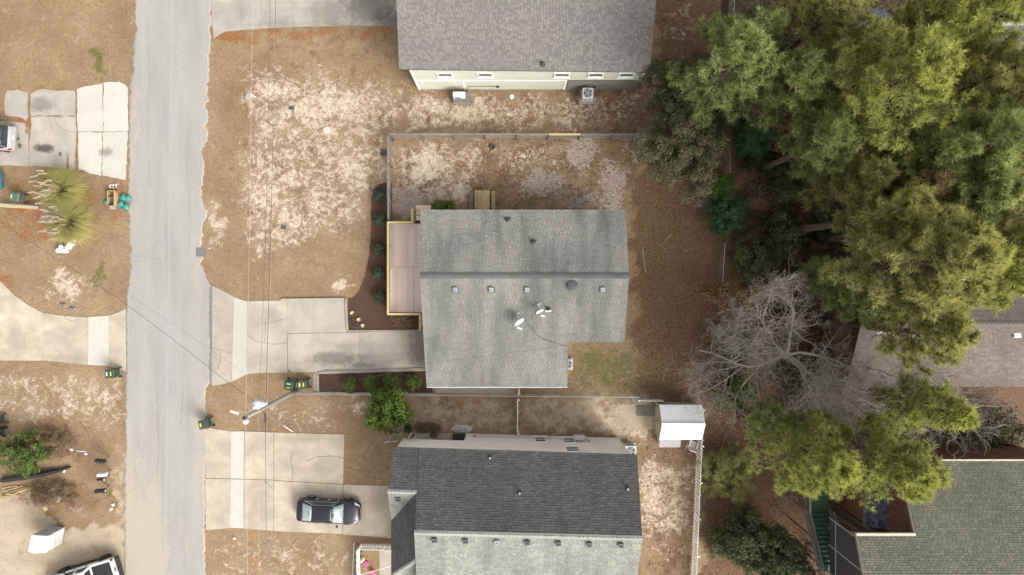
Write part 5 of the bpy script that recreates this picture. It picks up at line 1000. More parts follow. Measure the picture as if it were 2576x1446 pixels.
def stand(label, px, py, w_, d_, h_):
    p = W(px, py); t_ = thing('equipment_stand', label, 'stand', p); n = int(d_ / .14)
    for i in range(n): m_ = MB(); m_.box((0, -d_ / 2 + (i + .5) * d_ / n, h_ - .02), (w_, d_ / n - .012, .04)); m_.build('plank', M['wood_grey'], t_, world=False)
    for s_ in (-1, 1):
        m_ = MB(); m_.box((0, s_ * (d_ / 2 - .05), h_ - .13), (w_ - .02, .05, .17)); m_.build('joist', M['wood_grey'], t_, world=False)
        for u_ in (-1, 1): m_ = MB(); m_.box((u_ * (w_ / 2 - .07), s_ * (d_ / 2 - .14), (h_ - .05) / 2), (.1, .1, h_ - .05)); m_.build('leg', M['wood_brown'], t_, world=False)
stand('weathered plank stand carrying the round fan air conditioner', 1473, 250, 1.15, 1.15, .85); condenser('pale grey fan air conditioner raised on a plank stand', 1473, 249, .85, .80, .78)
stand('weathered plank stand carrying the white slim unit', 1164, 252, 1.35, .95, .62)
p = W(1161, 250); t_ = thing('heat_pump', 'slim white heat pump on a plank stand by the green house', 'heat pump', (p.x - .1, p.y + .06, .62)); m_ = MB(); m_.box((0, 0, .36), (.92, .36, .68)); m_.build('cabinet', M['porcelain'], t_, world=False, bevel=.03); m_ = MB(); m_.lathe([(.27, 0), (.27, .012)], 24, (-.12, -.186, .36), mt=Matrix.Rotation(R(90), 4, 'X')); m_.build('fan_grille', M['metal_grey'], t_, world=False)
for s_ in (-1, 1): m_ = MB(); m_.box((s_ * .3, 0, .012), (.06, .4, .024)); m_.build('foot', M['metal_grey'], t_, world=False)
condenser('blue grey fan air conditioner on a pad beside the house with the deck', 1426, 914, 0, .80, .62, 0, True)
condenser('round topped air conditioner at the corner of the charcoal roofed house', 1582, 1129, 0, .86, .85, 0, True)
p = W(1456, 1098, 1.3); t_ = thing('heat_pump', 'pale grey heat pump hung on brackets on the beige wall', 'heat pump', (p.x, wp(p.x) + .30, 1.35)); m_ = MB(); m_.box((0, 0, .3), (.85, .34, .58)); m_.build('cabinet', M['ac_white'], t_, world=False, bevel=.03)
for s_ in (-1, 1): m_ = MB(); m_.box((s_ * .28, -.07, -.01), (.05, .46, .04)); m_.build('bracket', M['white'], t_, world=False)
m_ = MB(); m_.tube([(.40, -.1, .1), (.62, -.2, .05), (.72, -.24, .3), (.74, -.25, .7)], .025, 6); m_.build('line_set', M['cable'], t_, world=False)
# ---------------------------------------------------------------- picnic table
p = W(1214, 508, .74); t_ = thing('picnic_table', 'weathered pine picnic table with two benches behind the house', 'table', (W(1214, 512).x, W(1214, 512).y, 0), 0)
for i in range(5): m_ = MB(); m_.box((-.46 + i * .23 * 1.0, 0, .74), (.215, 1.85, .04)); m_.build('tabletop_plank', M['wood_tan'], t_, world=False, bevel=.006)
for s_ in (-1, 1): m_ = MB(); m_.box((s_ * .84, 0, .44), (.28, 1.8, .04)); m_.build('bench_plank', M['wood_grey_y'] if s_ < 0 else M['wood_tan'], t_, world=False, bevel=.006)
for y_ in (-.62, .62):
    m_ = MB(); m_.box((0, y_ + .04, .40), (1.95, .04, .09)); m_.build('bench_beam', M['wood_tan'], t_, world=False); m_ = MB(); m_.box((0, y_ + .04, .68), (1.0, .04, .08)); m_.build('top_batten', M['wood_tan'], t_, world=False)
    for s_ in (-1, 1): m_ = MB(); m_.bar((s_ * .62, y_, 0), (s_ * .30, y_, .70), .09, .04, up=(0, 1, 0)); m_.build('leg', M['wood_tan'], t_, world=False)
# ---------------------------------------------------------------- landscape timbers
def timber(label, P0, P1, w_=.14, h_=.14, z=.0):
    a, b = W(*P0), W(*P1); d = (b - a).normalized(); m_ = MB(); m_.bar(a + V_((0, 0, z + h_ / 2)), b + V_((0, 0, z + h_ / 2)), w_, h_); o = m_.build('landscape_timber', M['timber'] if abs(d.x) > abs(d.y) else M['timber_y'], bevel=.02); return tag(o, label, 'timber', 'landscape timbers edging the beds')
timber('grey timber along the lawn end of the driveway slab', (708, 753), (866, 751)); timber('grey timber upright between driveway slab and mulch', (870, 752), (875, 832)); timber('grey timber closing the curved mulch bed towards the driveway', (876, 832), (1060, 831))
timber('grey timber between the driveway and the straight mulch bed', (800, 938), (1072, 930)); timber('second grey timber stepped behind the driveway edge', (812, 934), (1072, 926.5)); timber('short grey timber at the bin end of the straight mulch bed', (800, 942), (801, 984)); timber('grey timber under the chain link behind the four shrubs', (790, 987), (1096, 990))
# ---------------------------------------------------------------- utility pole and lines
pb = W(745, 983); ptop = W(617, 1050, 10.4); pole = thing('utility_pole', 'tall leaning wooden utility pole with white transformer', 'utility pole', pb)
def on_pole(z): return pb.lerp(ptop, z / 10.4)
m_ = MB(); m_.tube([on_pole(z) for z in (-.3, 2, 5, 8, 10.4)], [.17, .165, .15, .135, .12], 12); m_.build('shaft', M['pole'], pole, smooth=True)
m_ = MB(); m_.tube([on_pole(10.4), on_pole(10.55)], [.13, .12], 12); m_.build('pole_cap', M['black'], pole)
q = W(618, 1060, 10.5); m_ = MB(); m_.tube([on_pole(10.2), q], .03, 6); m_.build('insulator_arm', M['metal_grey'], pole); m_ = MB(); m_.lathe([(.05, -.15), (.17, -.08), (.09, -.03), (.18, .04), (.08, .09), (.14, .14), (.06, .2)], 14, q); m_.build('insulator', M['porcelain'], pole, True)
tq = W(645, 1018, 8.7); m_ = MB(); m_.lathe([(.26, -.85), (.31, -.82), (.31, .0), (.27, .10), (.10, .15)], 22, tq); tf = m_.build('transformer', M['ac_white'], pole, True)
m_ = MB(); m_.lathe([(.05, .08), (.09, .16), (.05, .22), (.09, .28), (.04, .36)], 10, tq + V_((-.05, -.14, 0))); m_.build('bushing', M['porcelain'], tf); m_ = MB(); m_.bar(tq + V_((0, 0, -.4)), on_pole(8.3), .1, .3); m_.build('bracket', M['metal_grey'], tf)
m_ = MB(); q = W(660, 1017, 8.3); m_.lathe([(.16, -.6), (.17, 0), (.08, .06)], 14, q); m_.build('capacitor', M['ac_white'], tf); m_ = MB(); m_.tube([q, on_pole(8.1)], .03, 6); m_.build('bracket', M['metal_grey'], tf)
m_ = MB(); m_.tube([on_pole(z) + V_((.1, -.16, 0)) for z in (0, 3, 6, 8)], .025, 6); m_.build('ground_conduit', M['metal_grey'], pole)
for k, (dx, dy) in enumerate(((.3, .5), (-.1, .55), (.2, -.3), (.35, -.25))): m_ = MB(); a = on_pole(7.4 + .2 * k); m_.tube([a, a + V_((dx * .5, dy * .5, -.25)), a + V_((dx, dy, -.05))], .014, 5); m_.build('jumper_wire', M['cable'], pole)
m_ = MB(); a = W(590, 1037, 8.0); m_.box(a, (.55, .12, .12), rz=-.3); m_.build('cutout_fuse', M['porcelain'], pole); m_ = MB(); m_.tube([a, on_pole(8.4)], .02, 5); m_.build('fuse_bracket', M['metal_grey'], pole)
def wire(label, pts, r_, mat='cable', seg=10, sag=0.0, cat='power line'):
    """pts : (px, py, z)"""
    P = [W(*p) for p in pts]; Q = []
    for a, b in zip(P[:-1], P[1:]):
        for k in range(seg): f = k / seg; q = a.lerp(b, f); q.z -= sag * 4 * f * (1 - f); Q.append(q)
    Q.append(P[-1]); m_ = MB(); m_.tube(Q, r_, 5, cap=False); o = m_.build('power_line', M[mat], smooth=True); return tag(o, label, cat)
wire('pale bare conductor on top of the utility pole along the street', [(640, -420, 10.6), (629, 520, 10.2), (618, 1060, 10.75), (624, 1500, 10.4)], .0096, 'cable_pale', 14)
wire('thick black cable strung along the street past the pole', [(702, -420, 6.9), (683, 520, 6.5), (672, 900, 6.7), (669, 1030, 7.0), (668, 1075, 7.0), (671, 1520, 6.6)], .0156, 'cable', 14)
wire('thin grey cable bundled close beside the thick black cable', [(698, -420, 7.1), (685, 520, 6.75), (675, 900, 6.9), (671, 1030, 7.2), (671, 1520, 6.8)], .0072, 'cable_pale', 14)
wire('loose dark secondary wire ending at the transformer', [(688, -420, 8.2), (672, 430, 7.7), (659, 850, 7.8), (651, 1000, 8.4)], .0084, 'cable', 14)
wire('pale lower conductor leaving the pole away from the crossing road wires', [(651, 1045, 8.2), (652, 1520, 8.0)], .0084, 'cable_pale', 14)
wire('twisted dark service cable crossing the road to the far driveway', [(-60, 520, 4.2), (316, 764, 5.4), (568, 958, 7.0), (640, 1012, 8.0)], .0120, 'cable', 12, .12)
wire('thin telephone wire crossing the road above the service cable', [(-60, 480, 4.0), (330, 745, 5.2), (618, 941, 6.9), (656, 1028, 7.6)], .0060, 'cable', 12, .12)
wire('thin service drop passing over the grey green roof', [(657, 1022, 7.6), (1070, 915, 6.0), (1428, 869, 4.35)], .0078, 'cable', 14, .2)
for i in range(2):
    pass
sp = thing('splice_sleeve', 'black splice sleeve on the thick street cable', 'sleeve', W(668, 1050, 7.0)); m_ = MB(); m_.tube([W(668, 1038, 7.0), W(668, 1043, 7.0), W(668, 1060, 7.0), W(668, 1066, 7.0)], [.03, .075, .075, .03], 8); m_.build('sleeve', M['cable'], sp)
gw = thing('guy_wire', 'steel guy wire with white plastic guard staked near the pole', 'guy wire', W(736, 1085)); m_ = MB(); m_.tube([W(664, 1040, 7.2), W(736, 1085, .0)], .010, 5, cap=False); m_.tube([W(668, 1036, 6.6), W(733, 1080, .0)], .010, 5, cap=False); m_.build('strand', M['metal'], gw); m_ = MB(); a, b = W(664, 1040, 7.2), W(736, 1085, 0); m_.tube([b.lerp(a, .34), b], .035, 8); m_.build('guard', M['porcelain'], gw)
# ---------------------------------------------------------------- satellite dishes
def dish(label, base, cpx, cpy, lnb, size, az):
    p = onp(*base, fz); t_ = thing('satellite_dish', label, 'satellite dish', p); ht_ = .62; c_ = W(cpx, cpy, p.z + ht_); nrm = V_((math.cos(az) * .93, math.sin(az) * .93, .36)).normalized()
    rot = nrm.to_track_quat('Z', 'Y').to_matrix().to_4x4(); m_ = MB(); pr = []
    for k in range(7): f = k / 6; pr.append((size / 2 * f + .002, .11 * size * f * f))
    n_ = 26; base_i = len(m_.v)
    for off in (0, -.018):
        for r_, z_ in pr:
            for j in range(n_): an = 2 * math.pi * j / n_; m_.v.append(tuple(c_ + rot @ V_((r_ * math.cos(an), r_ * .9 * math.sin(an), z_ + off))))
    kk = len(pr)
    for s_ in range(2):
        for i in range(kk - 1):
            for j in range(n_):
                j2 = (j + 1) % n_; q = [s_ * kk * n_ + i * n_ + j, s_ * kk * n_ + i * n_ + j2, s_ * kk * n_ + (i + 1) * n_ + j2, s_ * kk * n_ + (i + 1) * n_ + j]; m_.f.append(tuple(q if s_ == 0 else q[::-1])); m_.m.append(0)
    for j in range(n_): j2 = (j + 1) % n_; a_ = (kk - 1) * n_; b_ = (2 * kk - 1) * n_; m_.f.append((a_ + j, a_ + j2, b_ + j2, b_ + j)); m_.m.append(0)
    m_.build('reflector', M['porcelain'], t_, True); back = c_ - nrm * .05
    m_ = MB(); m_.tube([p + V_((0, 0, .0)), p + V_((0, 0, .25)), back + V_((0, 0, -.05))], .028, 8); m_.build('mast', M['ac_white'], t_)
    m_ = MB(); m_.box(p + V_((0, 0, .03)), (.22, .16, .03), rx=.3); m_.build('foot_plate', M['metal_grey'], t_)
    l_ = W(*lnb, p.z + ht_ - .12); m_ = MB(); m_.bar(c_ - V_((0, 0, size * .42)), l_, .035, .035); m_.build('arm', M['stick'], t_); m_ = MB(); m_.box(l_, (.36 * size / .76, .10, .09), rz=-.25); m_.build('receiver', M['porcelain'], t_)
dish('larger white satellite dish on the grey green roof', (1303, 788), 1305, 808, (1307, 826), .80, R(-52)); dish('smaller white satellite dish near the black roof pipe', (1356, 765), 1357, 782, (1366, 795), .56, R(-62))
def roofcable(label, P):
    Q = [onp(x, y, fz) + V_((0, 0, .05)) for x, y in P]; m_ = MB(); m_.tube(Q, .012, 5, cap=False); o = m_.build('coax_cable', M['cable'], smooth=True); tag(o, label, 'cable')
roofcable('black coax cable running down the roof from the larger dish', [(1304, 792), (1312, 797), (1320, 797), (1322, 806), (1335, 823), (1352, 842), (1368, 853), (1390, 860), (1415, 868), (1427, 870)]); roofcable('short black coax cable curling from the smaller dish', [(1357, 776), (1350, 778), (1347, 788), (1338, 793), (1337, 800)])
# ================================================================ wheeled bins
def wheelie(label, px, py, rz, mat='bin', stick=('yellow', 'label_white'), group='green wheeled bins'):
    """front of the bin towards local -x, wheels and handle towards +x"""
    p = W(px, py); t_ = thing('wheeled_bin', label, 'bin', p, rz, group); mt = M[mat]
    b_ = [(-.27, -.25), (.24, -.25), (.24, .25), (-.27, .25)]; t2 = [(-.36, -.31), (.34, -.31), (.34, .31), (-.36, .31)]
    m_ = MB(); m_.hexa([(x, y, .06) for x, y in b_], [(x, y, .98) for x, y in t2]); m_.build('body', mt, t_, world=False, bevel=.04)
    m_ = MB(); m_.box((-.01, 0, .985), (.74, .66, .05)); m_.build('rim', mt, t_, world=False, bevel=.015)
    m_ = MB(); m_.hexa([(-.39, -.335, 1.01), (.33, -.335, 1.01), (.33, .335, 1.01), (-.39, .335, 1.01)], [(-.33, -.29, 1.08), (.27, -.29, 1.09), (.27, .29, 1.09), (-.33, .29, 1.08)]); l_ = m_.build('lid', mt, t_, world=False, bevel=.02)
    m_ = MB(); m_.box((-.03, 0, 1.092), (.40, .36, .018)); m_.build('lid_panel', mt, l_, world=False, bevel=.008)
    for k, s_ in enumerate(stick):
        if s_: m_ = MB(); m_.box((-.20 + .30 * k, 0, 1.105), (.09, .30, .006)); m_.build('sticker', M[s_], l_, world=False)
    m_ = MB(); m_.tube([(.33, -.24, .97), (.46, -.23, 1.0), (.47, 0, 1.0), (.46, .23, 1.0), (.33, .24, .97)], .018, 6); m_.build('handle', M['black'], t_, world=False)
    m_ = MB(); m_.tube([(.27, -.31, .14), (.27, .31, .14)], .015, 6); m_.build('axle', M['metal'], t_, world=False)
    for s_ in (-1, 1): m_ = MB(); m_.lathe([(.13, -.035), (.14, -.02), (.14, .02), (.13, .035)], 16, (.29, s_ * .33, .14), mt=Matrix.Rotation(R(90), 4, 'X')); m_.build('wheel', M['rubber'], t_, world=False)
    return t_
wheelie('faded green wheeled bin beside the long rail and teal car', 61, 499, R(-8), 'bin_faded', ('label_green', None))
wheelie('green wheeled bin standing by the road next to the curved driveway', 296, 936, R(2), 'bin', ('label_white', 'yellow'))
wheelie('green wheeled bin at the pole foot with yellow sticker below a white one', 737, 964, R(82), 'bin', ('yellow', 'label_green'))
wheelie('green wheeled bin next to the rubble edge of the mulch bed', 771, 963, R(4), 'bin', ('label_white', 'yellow'))
wheelie('dark green wheeled bin straddling the road edge above the pale driveway', 527, 1061, R(12), 'bin', ('yellow', None))
wheelie('dark green wheeled bin standing just clear of the leafy bush', 8, 1056, R(20), 'bin', (None, None)); wheelie('dark wheeled bin half buried in the leafy bush', 6, 1082, R(-15), 'bin', (None, None))
# ================================================================ vehicles
def patch(name, c, mat, parent, bulge=(0, 0, 0), n=7, m2=5, thick=None, edge=0.0):
    """curved panel through four corners c00, c10, c11, c01; bulge added in the middle"""
    c = [V_(q) for q in c]; bu = V_(bulge); m_ = MB(); idx = {}
    for i in range(n):
        for j in range(m2):
            u, v = i / (n - 1), j / (m2 - 1); p = (c[0] * (1 - u) + c[1] * u) * (1 - v) + (c[3] * (1 - u) + c[2] * u) * v
            p = p + bu * (16 * u * (1 - u) * v * (1 - v)) ** .5 ; idx[i, j] = len(m_.v); m_.v.append(tuple(p))
    for i in range(n - 1):
        for j in range(m2 - 1): m_.f.append((idx[i, j], idx[i + 1, j], idx[i + 1, j + 1], idx[i, j + 1])); m_.m.append(0)
    o = m_.build(name, mat, parent, True, world=False)
    s_ = o.modifiers.new('solid', 'SOLIDIFY'); s_.thickness = .012; s_.offset = -1; return o
def loft(name, st, mat, parent, sub=2):
    """st : (x, half width, z sill, z shoulder, z top)"""
    m_ = MB(); K = 11
    for x, w_, zs, zh, zt in st:
        prof = [(.80, zs), (.97, zs + .06), (1.0, zs + (zh - zs) * .45), (.985, zs + (zh - zs) * .8), (.90, zh), (.45, zt), (0, zt + .006)]
        ring = [(y * w_, z) for y, z in prof]; ring = ring + [(-y, z) for y, z in ring[-2::-1]]; K = len(ring)
        m_.v += [(x, y, z) for y, z in ring]
    for i in range(len(st) - 1):
        for k in range(K): k2 = (k + 1) % K; m_.f.append((i * K + k, (i + 1) * K + k, (i + 1) * K + k2, i * K + k2)); m_.m.append(0)
    m_.f.append(tuple(range(K))); e = (len(st) - 1) * K; m_.f.append(tuple(range(e + K - 1, e - 1, -1))); m_.m += [0, 0]
    return m_.build(name, mat, parent, True, world=False, subsurf=sub)
def wheel(parent, x, y, r_, w_, rim='metal', spokes=5):
    m_ = MB(); rx = Matrix.Rotation(R(90), 4, 'X'); m_.lathe([(r_ * .62, -w_ / 2), (r_ * .93, -w_ / 2), (r_, -w_ * .35), (r_, w_ * .35), (r_ * .93, w_ / 2), (r_ * .62, w_ / 2)], 28, (x, y, r_), mt=rx); o = m_.build('wheel', M['rubber'], parent, True, world=False)
    s_ = 1 if y > 0 else -1; m_ = MB(); m_.lathe([(r_ * .63, -.01), (r_ * .66, .0), (r_ * .6, .01)], 24, (x, y + s_ * w_ * .40, r_), mt=rx)
    for k in range(spokes): an = 2 * math.pi * k / spokes; a = V_((x, y + s_ * w_ * .47, r_)); m_.bar(a, a + V_((math.cos(an), 0, math.sin(an))) * r_ * .62, .05, .07, up=(0, 1, 0))
    m_.build('rim', M[rim], o, world=False); return o
def cabin(t_, paint, x, wb, wt, zb, zt, gl='glass', roofmat=None, wind='glass_pale'):
    """x : base front, top front, top rear, base rear"""
    xf, xtf, xtr, xr = x; m_ = MB(); i = .03
    m_.hexa([(xr + i, -wb + i, zb - .05), (xf - i, -wb + i, zb - .05), (xf - i, wb - i, zb - .05), (xr + i, wb - i, zb - .05)], [(xtr, -wt + i, zt - .05), (xtf, -wt + i, zt - .05), (xtf, wt - i, zt - .05), (xtr, wt - i, zt - .05)]); m_.build('pillars', paint, t_, world=False, bevel=.03)
    patch('roof', [(xtr - .05, -wt, zt - .04), (xtf + .05, -wt, zt - .04), (xtf + .05, wt, zt - .04), (xtr - .05, wt, zt - .04)], roofmat or paint, t_, (0, 0, .075), 9, 7)
    patch('windscreen', [(xtf + .04, -wt + .03, zt - .035), (xf, -wb + .05, zb), (xf, wb - .05, zb), (xtf + .04, wt - .03, zt - .035)], M[wind], t_, (.05, 0, .06))
    patch('rear_window', [(xtr - .04, -wt + .05, zt - .035), (xr, -wb + .12, zb + .01), (xr, wb - .12, zb + .01), (xtr - .04, wt - .05, zt - .035)], M[wind], t_, (-.04, 0, .05))
    for s_ in (-1, 1):
        patch('side_window', [(xr + (xtr - xr) * .45, s_ * (wb - .005), zb + .03), (xf - (xf - xtf) * .32, s_ * (wb - .005), zb + .03), (xtf - .02, s_ * (wt + .01), zt - .10), (xtr + .05, s_ * (wt + .01), zt - .10)], M[gl], t_, (0, s_ * .035, 0))
        m_ = MB(); zz = zb + .02; yb_ = s_ * (wb + .012); m_.tube([(xr + .15, yb_ * .99, zz), ((xr + xf) / 2, yb_, zz), (xf - .35, yb_ * .99, zz)], .014, 5); m_.tube([(xr + .2, yb_ * .98, zz + .01), (xtr + .0, s_ * (wt + .035), zt - .11), ((xtr + xtf) / 2, s_ * (wt + .045), zt - .07), (xtf + .0, s_ * (wt + .035), zt - .11), (xf - .4, yb_ * .98, zz + .01)], .014, 5); m_.build('window_trim', M['chrome'], t_, world=False)
# ---- black sedan, nose towards +x
p = W(832, 1279); car = thing('parked_car', 'shiny blue black sedan with chrome window trim parked on the concrete', 'car', p, R(-3))
L = 4.87; body = [(-2.42, .60, .32, .72, .80), (-2.36, .80, .24, .82, .93), (-2.0, .90, .20, .92, 1.02), (-1.3, .925, .19, .95, 1.02), (-.4, .925, .19, .95, 1.0), (.5, .925, .19, .93, .99), (1.2, .92, .19, .88, .96), (1.8, .90, .20, .80, .87), (2.2, .82, .22, .70, .76), (2.40, .66, .27, .58, .63), (2.45, .5, .30, .52, .56)]
loft('body', body, M['paint_black'], car); cabin(car, M['paint_black'], (1.22, .45, -1.05, -1.92), .80, .60, .98, 1.46)
for x in (-1.42, 1.40):
    for y in (-.86, .86): wheel(car, x, y, .335, .21)
for s_ in (-1, 1):
    m_ = MB(); m_.box((.78, s_ * 1.0, 1.0), (.13, .20, .13), rz=s_ * -.3); m_.build('mirror', M['paint_black'], car, world=False, bevel=.03)
    patch('headlight', [(1.95, s_ * .86, .72), (2.32, s_ * .62, .64), (2.40, s_ * .50, .66), (2.0, s_ * .66, .82)], M['clear_lamp'], car, (.02, 0, .03)); patch('taillight', [(-2.40, s_ * .45, .84), (-2.20, s_ * .84, .82), (-2.02, s_ * .885, .90), (-2.28, s_ * .66, .95)], M['red_lamp'], car, (-.02, 0, .02))
    for xx in (.05, -.85): m_ = MB(); m_.box((xx, s_ * .935, .80), (.2, .03, .035)); m_.build('door_handle', M['chrome'], car, world=False)
patch('grille', [(2.36, -.42, .50), (2.36, .42, .50), (2.42, .40, .40), (2.42, -.40, .40)], M['black'], car, (.03, 0, 0)); m_ = MB(); m_.tube([(2.20, -.66, .70), (2.40, -.36, .64), (2.45, 0, .62), (2.40, .36, .64), (2.20, .66, .70)], .016, 5); m_.build('bonnet_chrome', M['chrome'], car, world=False)
m_ = MB(); m_.hexa([(-1.35, -.015, 1.46), (-1.17, -.015, 1.48), (-1.17, .015, 1.48), (-1.35, .015, 1.46)], [(-1.34, -.004, 1.54), (-1.26, -.004, 1.53), (-1.26, .004, 1.53), (-1.34, .004, 1.54)]); m_.build('antenna_fin', M['black'], car, world=False)
for y_ in (.28, -.25): m_ = MB(); m_.tube([(1.27, y_ + .1, .985), (1.12, y_ - .35, 1.05)], .012, 4); m_.build('wiper', M['black'], car, world=False)
m_ = MB(); m_.box((.55, -.05, 1.42), (.06, .22, .05)); m_.build('interior_mirror', M['black'], car, world=False)
# ---- silver minivan, tail towards +x
p = W(-28, 349); car = thing('parked_car', 'silver minivan with dark rear window parked on the broken driveway', 'car', (p.x, p.y, .034), R(-2))
body = [(-2.5, .7, .3, .7, .75), (-2.3, .92, .24, .8, .85), (-1.4, .98, .22, 1.0, 1.08), (0, 1.0, .22, 1.08, 1.15), (1.6, 1.0, .22, 1.10, 1.2), (2.15, .97, .24, 1.05, 1.15), (2.38, .90, .28, .85, .95), (2.46, .80, .32, .62, .68)]
loft('body', body, M['paint_silver'], car); cabin(car, M['paint_silver'], (2.28, 1.95, -.9, -1.7), .90, .74, 1.10, 1.74, wind='glass')
for s_ in (-1, 1):
    patch('taillight', [(2.20, s_ * .97, .70), (2.40, s_ * .84, .70), (2.36, s_ * .84, .95), (2.18, s_ * .96, .95)], M['red_lamp'], car, (.02, 0, 0)); wheel(car, 1.5, s_ * .92, .34, .22); wheel(car, -1.45, s_ * .92, .34, .22)
m_ = MB(); m_.box((2.40, 0, .56), (.2, 1.8, .22)); m_.build('rear_bumper', M['paint_silver'], car, world=False, bevel=.06); m_ = MB(); m_.box((2.47, 0, .82), (.03, .32, .16)); m_.build('number_plate', M['label_white'], car, world=False); m_ = MB(); m_.box((2.58, 0, .42), (.16, .08, .08)); m_.tube([(2.5, -.16, .42), (2.62, -.14, .42)], .03, 6); m_.build('tow_hitch', M['black'], car, world=False)
m_ = MB(); m_.tube([(2.36, .1, 1.2), (2.30, -.4, 1.32)], .014, 4); m_.build('rear_wiper', M['black'], car, world=False)
# ---- teal car, nose cut by the picture edge
p = W(-50, 457); car = thing('parked_car', 'teal compact car with pale windscreen beside the faded green bin', 'car', p, R(3))
body = [(-2.1, .62, .3, .7, .74), (-2.0, .78, .24, .78, .84), (-1.0, .84, .2, .88, .94), (.4, .85, .2, .90, .98), (1.3, .84, .2, .86, .94), (1.75, .80, .22, .80, .86), (2.0, .72, .26, .66, .70), (2.08, .6, .3, .56, .6)]
loft('body', body, M['paint_teal'], car); cabin(car, M['paint_teal'], (1.75, 1.15, -.5, -1.2), .76, .58, .92, 1.42)
for s_ in (-1, 1):
    wheel(car, 1.25, s_ * .78, .3, .19); wheel(car, -1.3, s_ * .78, .3, .19); patch('taillight', [(1.7, s_ * .79, .66), (2.0, s_ * .60, .62), (2.0, s_ * .56, .72), (1.72, s_ * .74, .80)], M['red_lamp'], car, (.02, 0, 0))
m_ = MB(); m_.tube([(1.62, -.82, .52), (2.0, -.70, .5), (2.1, 0, .48), (2.0, .70, .5), (1.62, .82, .52)], .05, 6); m_.build('bumper', M['paint_teal'], car, world=False); m_ = MB(); m_.tube([(1.5, -.72, .9), (1.72, -.55, .9), (1.80, 0, .9), (1.72, .55, .9), (1.5, .72, .9)], .03, 5); m_.build('tail_trim', M['chrome'], car, world=False)
# ---- white pickup truck, tail towards +x
p = W(238, 1441); car = thing('pickup_truck', 'white pickup truck with black bed cover and chunky tyres on the sand lot', 'truck', p, R(17))
body = [(-3.05, .70, .55, .92, .97), (-2.95, .88, .5, 1.0, 1.05), (-2.0, .94, .48, 1.08, 1.16), (-.9, .95, .48, 1.12, 1.18), (0, .95, .48, 1.14, 1.18), (1.6, .95, .48, 1.16, 1.18), (2.15, .93, .5, 1.14, 1.16), (2.24, .90, .55, 1.08, 1.10)]
loft('body', body, M['paint_white'], car, 1)
m_ = MB(); m_.hexa([(-1.75, -.86, 1.1), (.62, -.86, 1.1), (.62, .86, 1.1), (-1.75, .86, 1.1)], [(-1.05, -.70, 1.80), (.42, -.70, 1.82), (.42, .70, 1.82), (-1.05, .70, 1.80)]); m_.build('cab', M['paint_white'], car, world=False, bevel=.07)
patch('windscreen', [(-1.10, -.64, 1.77), (-1.74, -.78, 1.18), (-1.74, .78, 1.18), (-1.10, .64, 1.77)], M['glass_pale'], car, (-.03, 0, .04)); patch('rear_window', [(.45, -.56, 1.74), (.61, -.66, 1.28), (.61, .66, 1.28), (.45, .56, 1.74)], M['glass'], car, (.03, 0, .02))
m_ = MB(); m_.box((1.43, 0, 1.215), (1.42, 1.50, .05)); m_.build('bed_cover', M['black'], car, world=False, bevel=.02)
for s_ in (-1, 1):
    m_ = MB(); m_.box((1.43, s_ * .83, 1.19), (1.56, .14, .07)); m_.build('bed_rail', M['paint_white'], car, world=False, bevel=.02)
    for xa, xb_ in ((-1.35, -.50), (-.40, .40)): patch('side_window', [(xa, s_ * .868, 1.18), (xb_, s_ * .868, 1.18), (xb_ - .08, s_ * .735, 1.70), (xa + .2, s_ * .735, 1.70)], M['glass'], car, (0, s_ * .02, 0))
    for x in (-1.80, 1.42):
        wheel(car, x, s_ * .97, .42, .30, 'black'); m_ = MB(); m_.tube([(x + .52 * math.cos(a), s_ * .97, .44 + .52 * math.sin(a)) for a in (R(5), R(40), R(90), R(140), R(175))], .06, 6); m_.build('wheel_arch', M['black'], car, world=False)
    m_ = MB(); m_.bar((-1.2, s_ * 1.02, .42), (.75, s_ * 1.02, .42), .16, .05); m_.build('side_step', M['black'], car, world=False); m_ = MB(); m_.box((2.18, s_ * .80, 1.06), (.16, .18, .28)); m_.build('taillight', M['red_lamp'], car, world=False, bevel=.02); m_ = MB(); m_.box((-1.3, s_ * 1.05, 1.28), (.14, .24, .18)); m_.build('mirror', M['black'], car, world=False, bevel=.03)
    for xx in (-.62, .28): m_ = MB(); m_.box((xx, s_ * .955, 1.02), (.2, .03, .04)); m_.build('door_handle', M['black'], car, world=False)
m_ = MB(); m_.box((2.20, 0, 1.17), (.1, 1.5, .08)); m_.build('tailgate_cap', M['paint_white'], car, world=False, bevel=.02); m_ = MB(); m_.box((2.40, 0, .62), (.26, 1.78, .22)); m_.build('rear_bumper', M['black'], car, world=False, bevel=.05); m_ = MB(); m_.box((2.26, 0, .98), (.05, .3, .07)); m_.build('tailgate_handle', M['black'], car, world=False); m_ = MB(); m_.box((-3.1, 0, .65), (.25, 1.8, .24)); m_.build('front_bumper', M['black'], car, world=False, bevel=.05)
# ---- small white cabin on the sand lot
tz = 2.05; Z6 = lambda X, Y: ((X / 3.662) * .83854, (1330 + Y / 3.662) * .83854)
pts = [W(*Z6(*q), tz) for q in ((352, 1006), (310, 1180), (365, 1206), (500, 1200), (527, 1020))]; cen = sum(pts, V_((0, 0, 0))) / 5
t_ = thing('portable_cabin', 'small boxy white cabin standing on the pale sand lot', 'cabin', (cen.x, cen.y, 0)); Q = [(q.x, q.y) for q in pts]
m_ = MB(); m_.prism(Q, .12, tz - .03); wl_ = m_.build('walls', M['ac_white'], t_)
gr = lambda k: [(cen.x + (x - cen.x) * k, cen.y + (y - cen.y) * k) for x, y in Q]
m_ = MB(); m_.hexa([(x, y, tz - .03) for x, y in gr(1.04)], [(x, y, tz + .04) for x, y in gr(.98)]); m_.build('roof', M['white'], t_)
m_ = MB(); m_.prism(gr(.92), .0, .12); m_.build('skid_base', M['black'], t_)
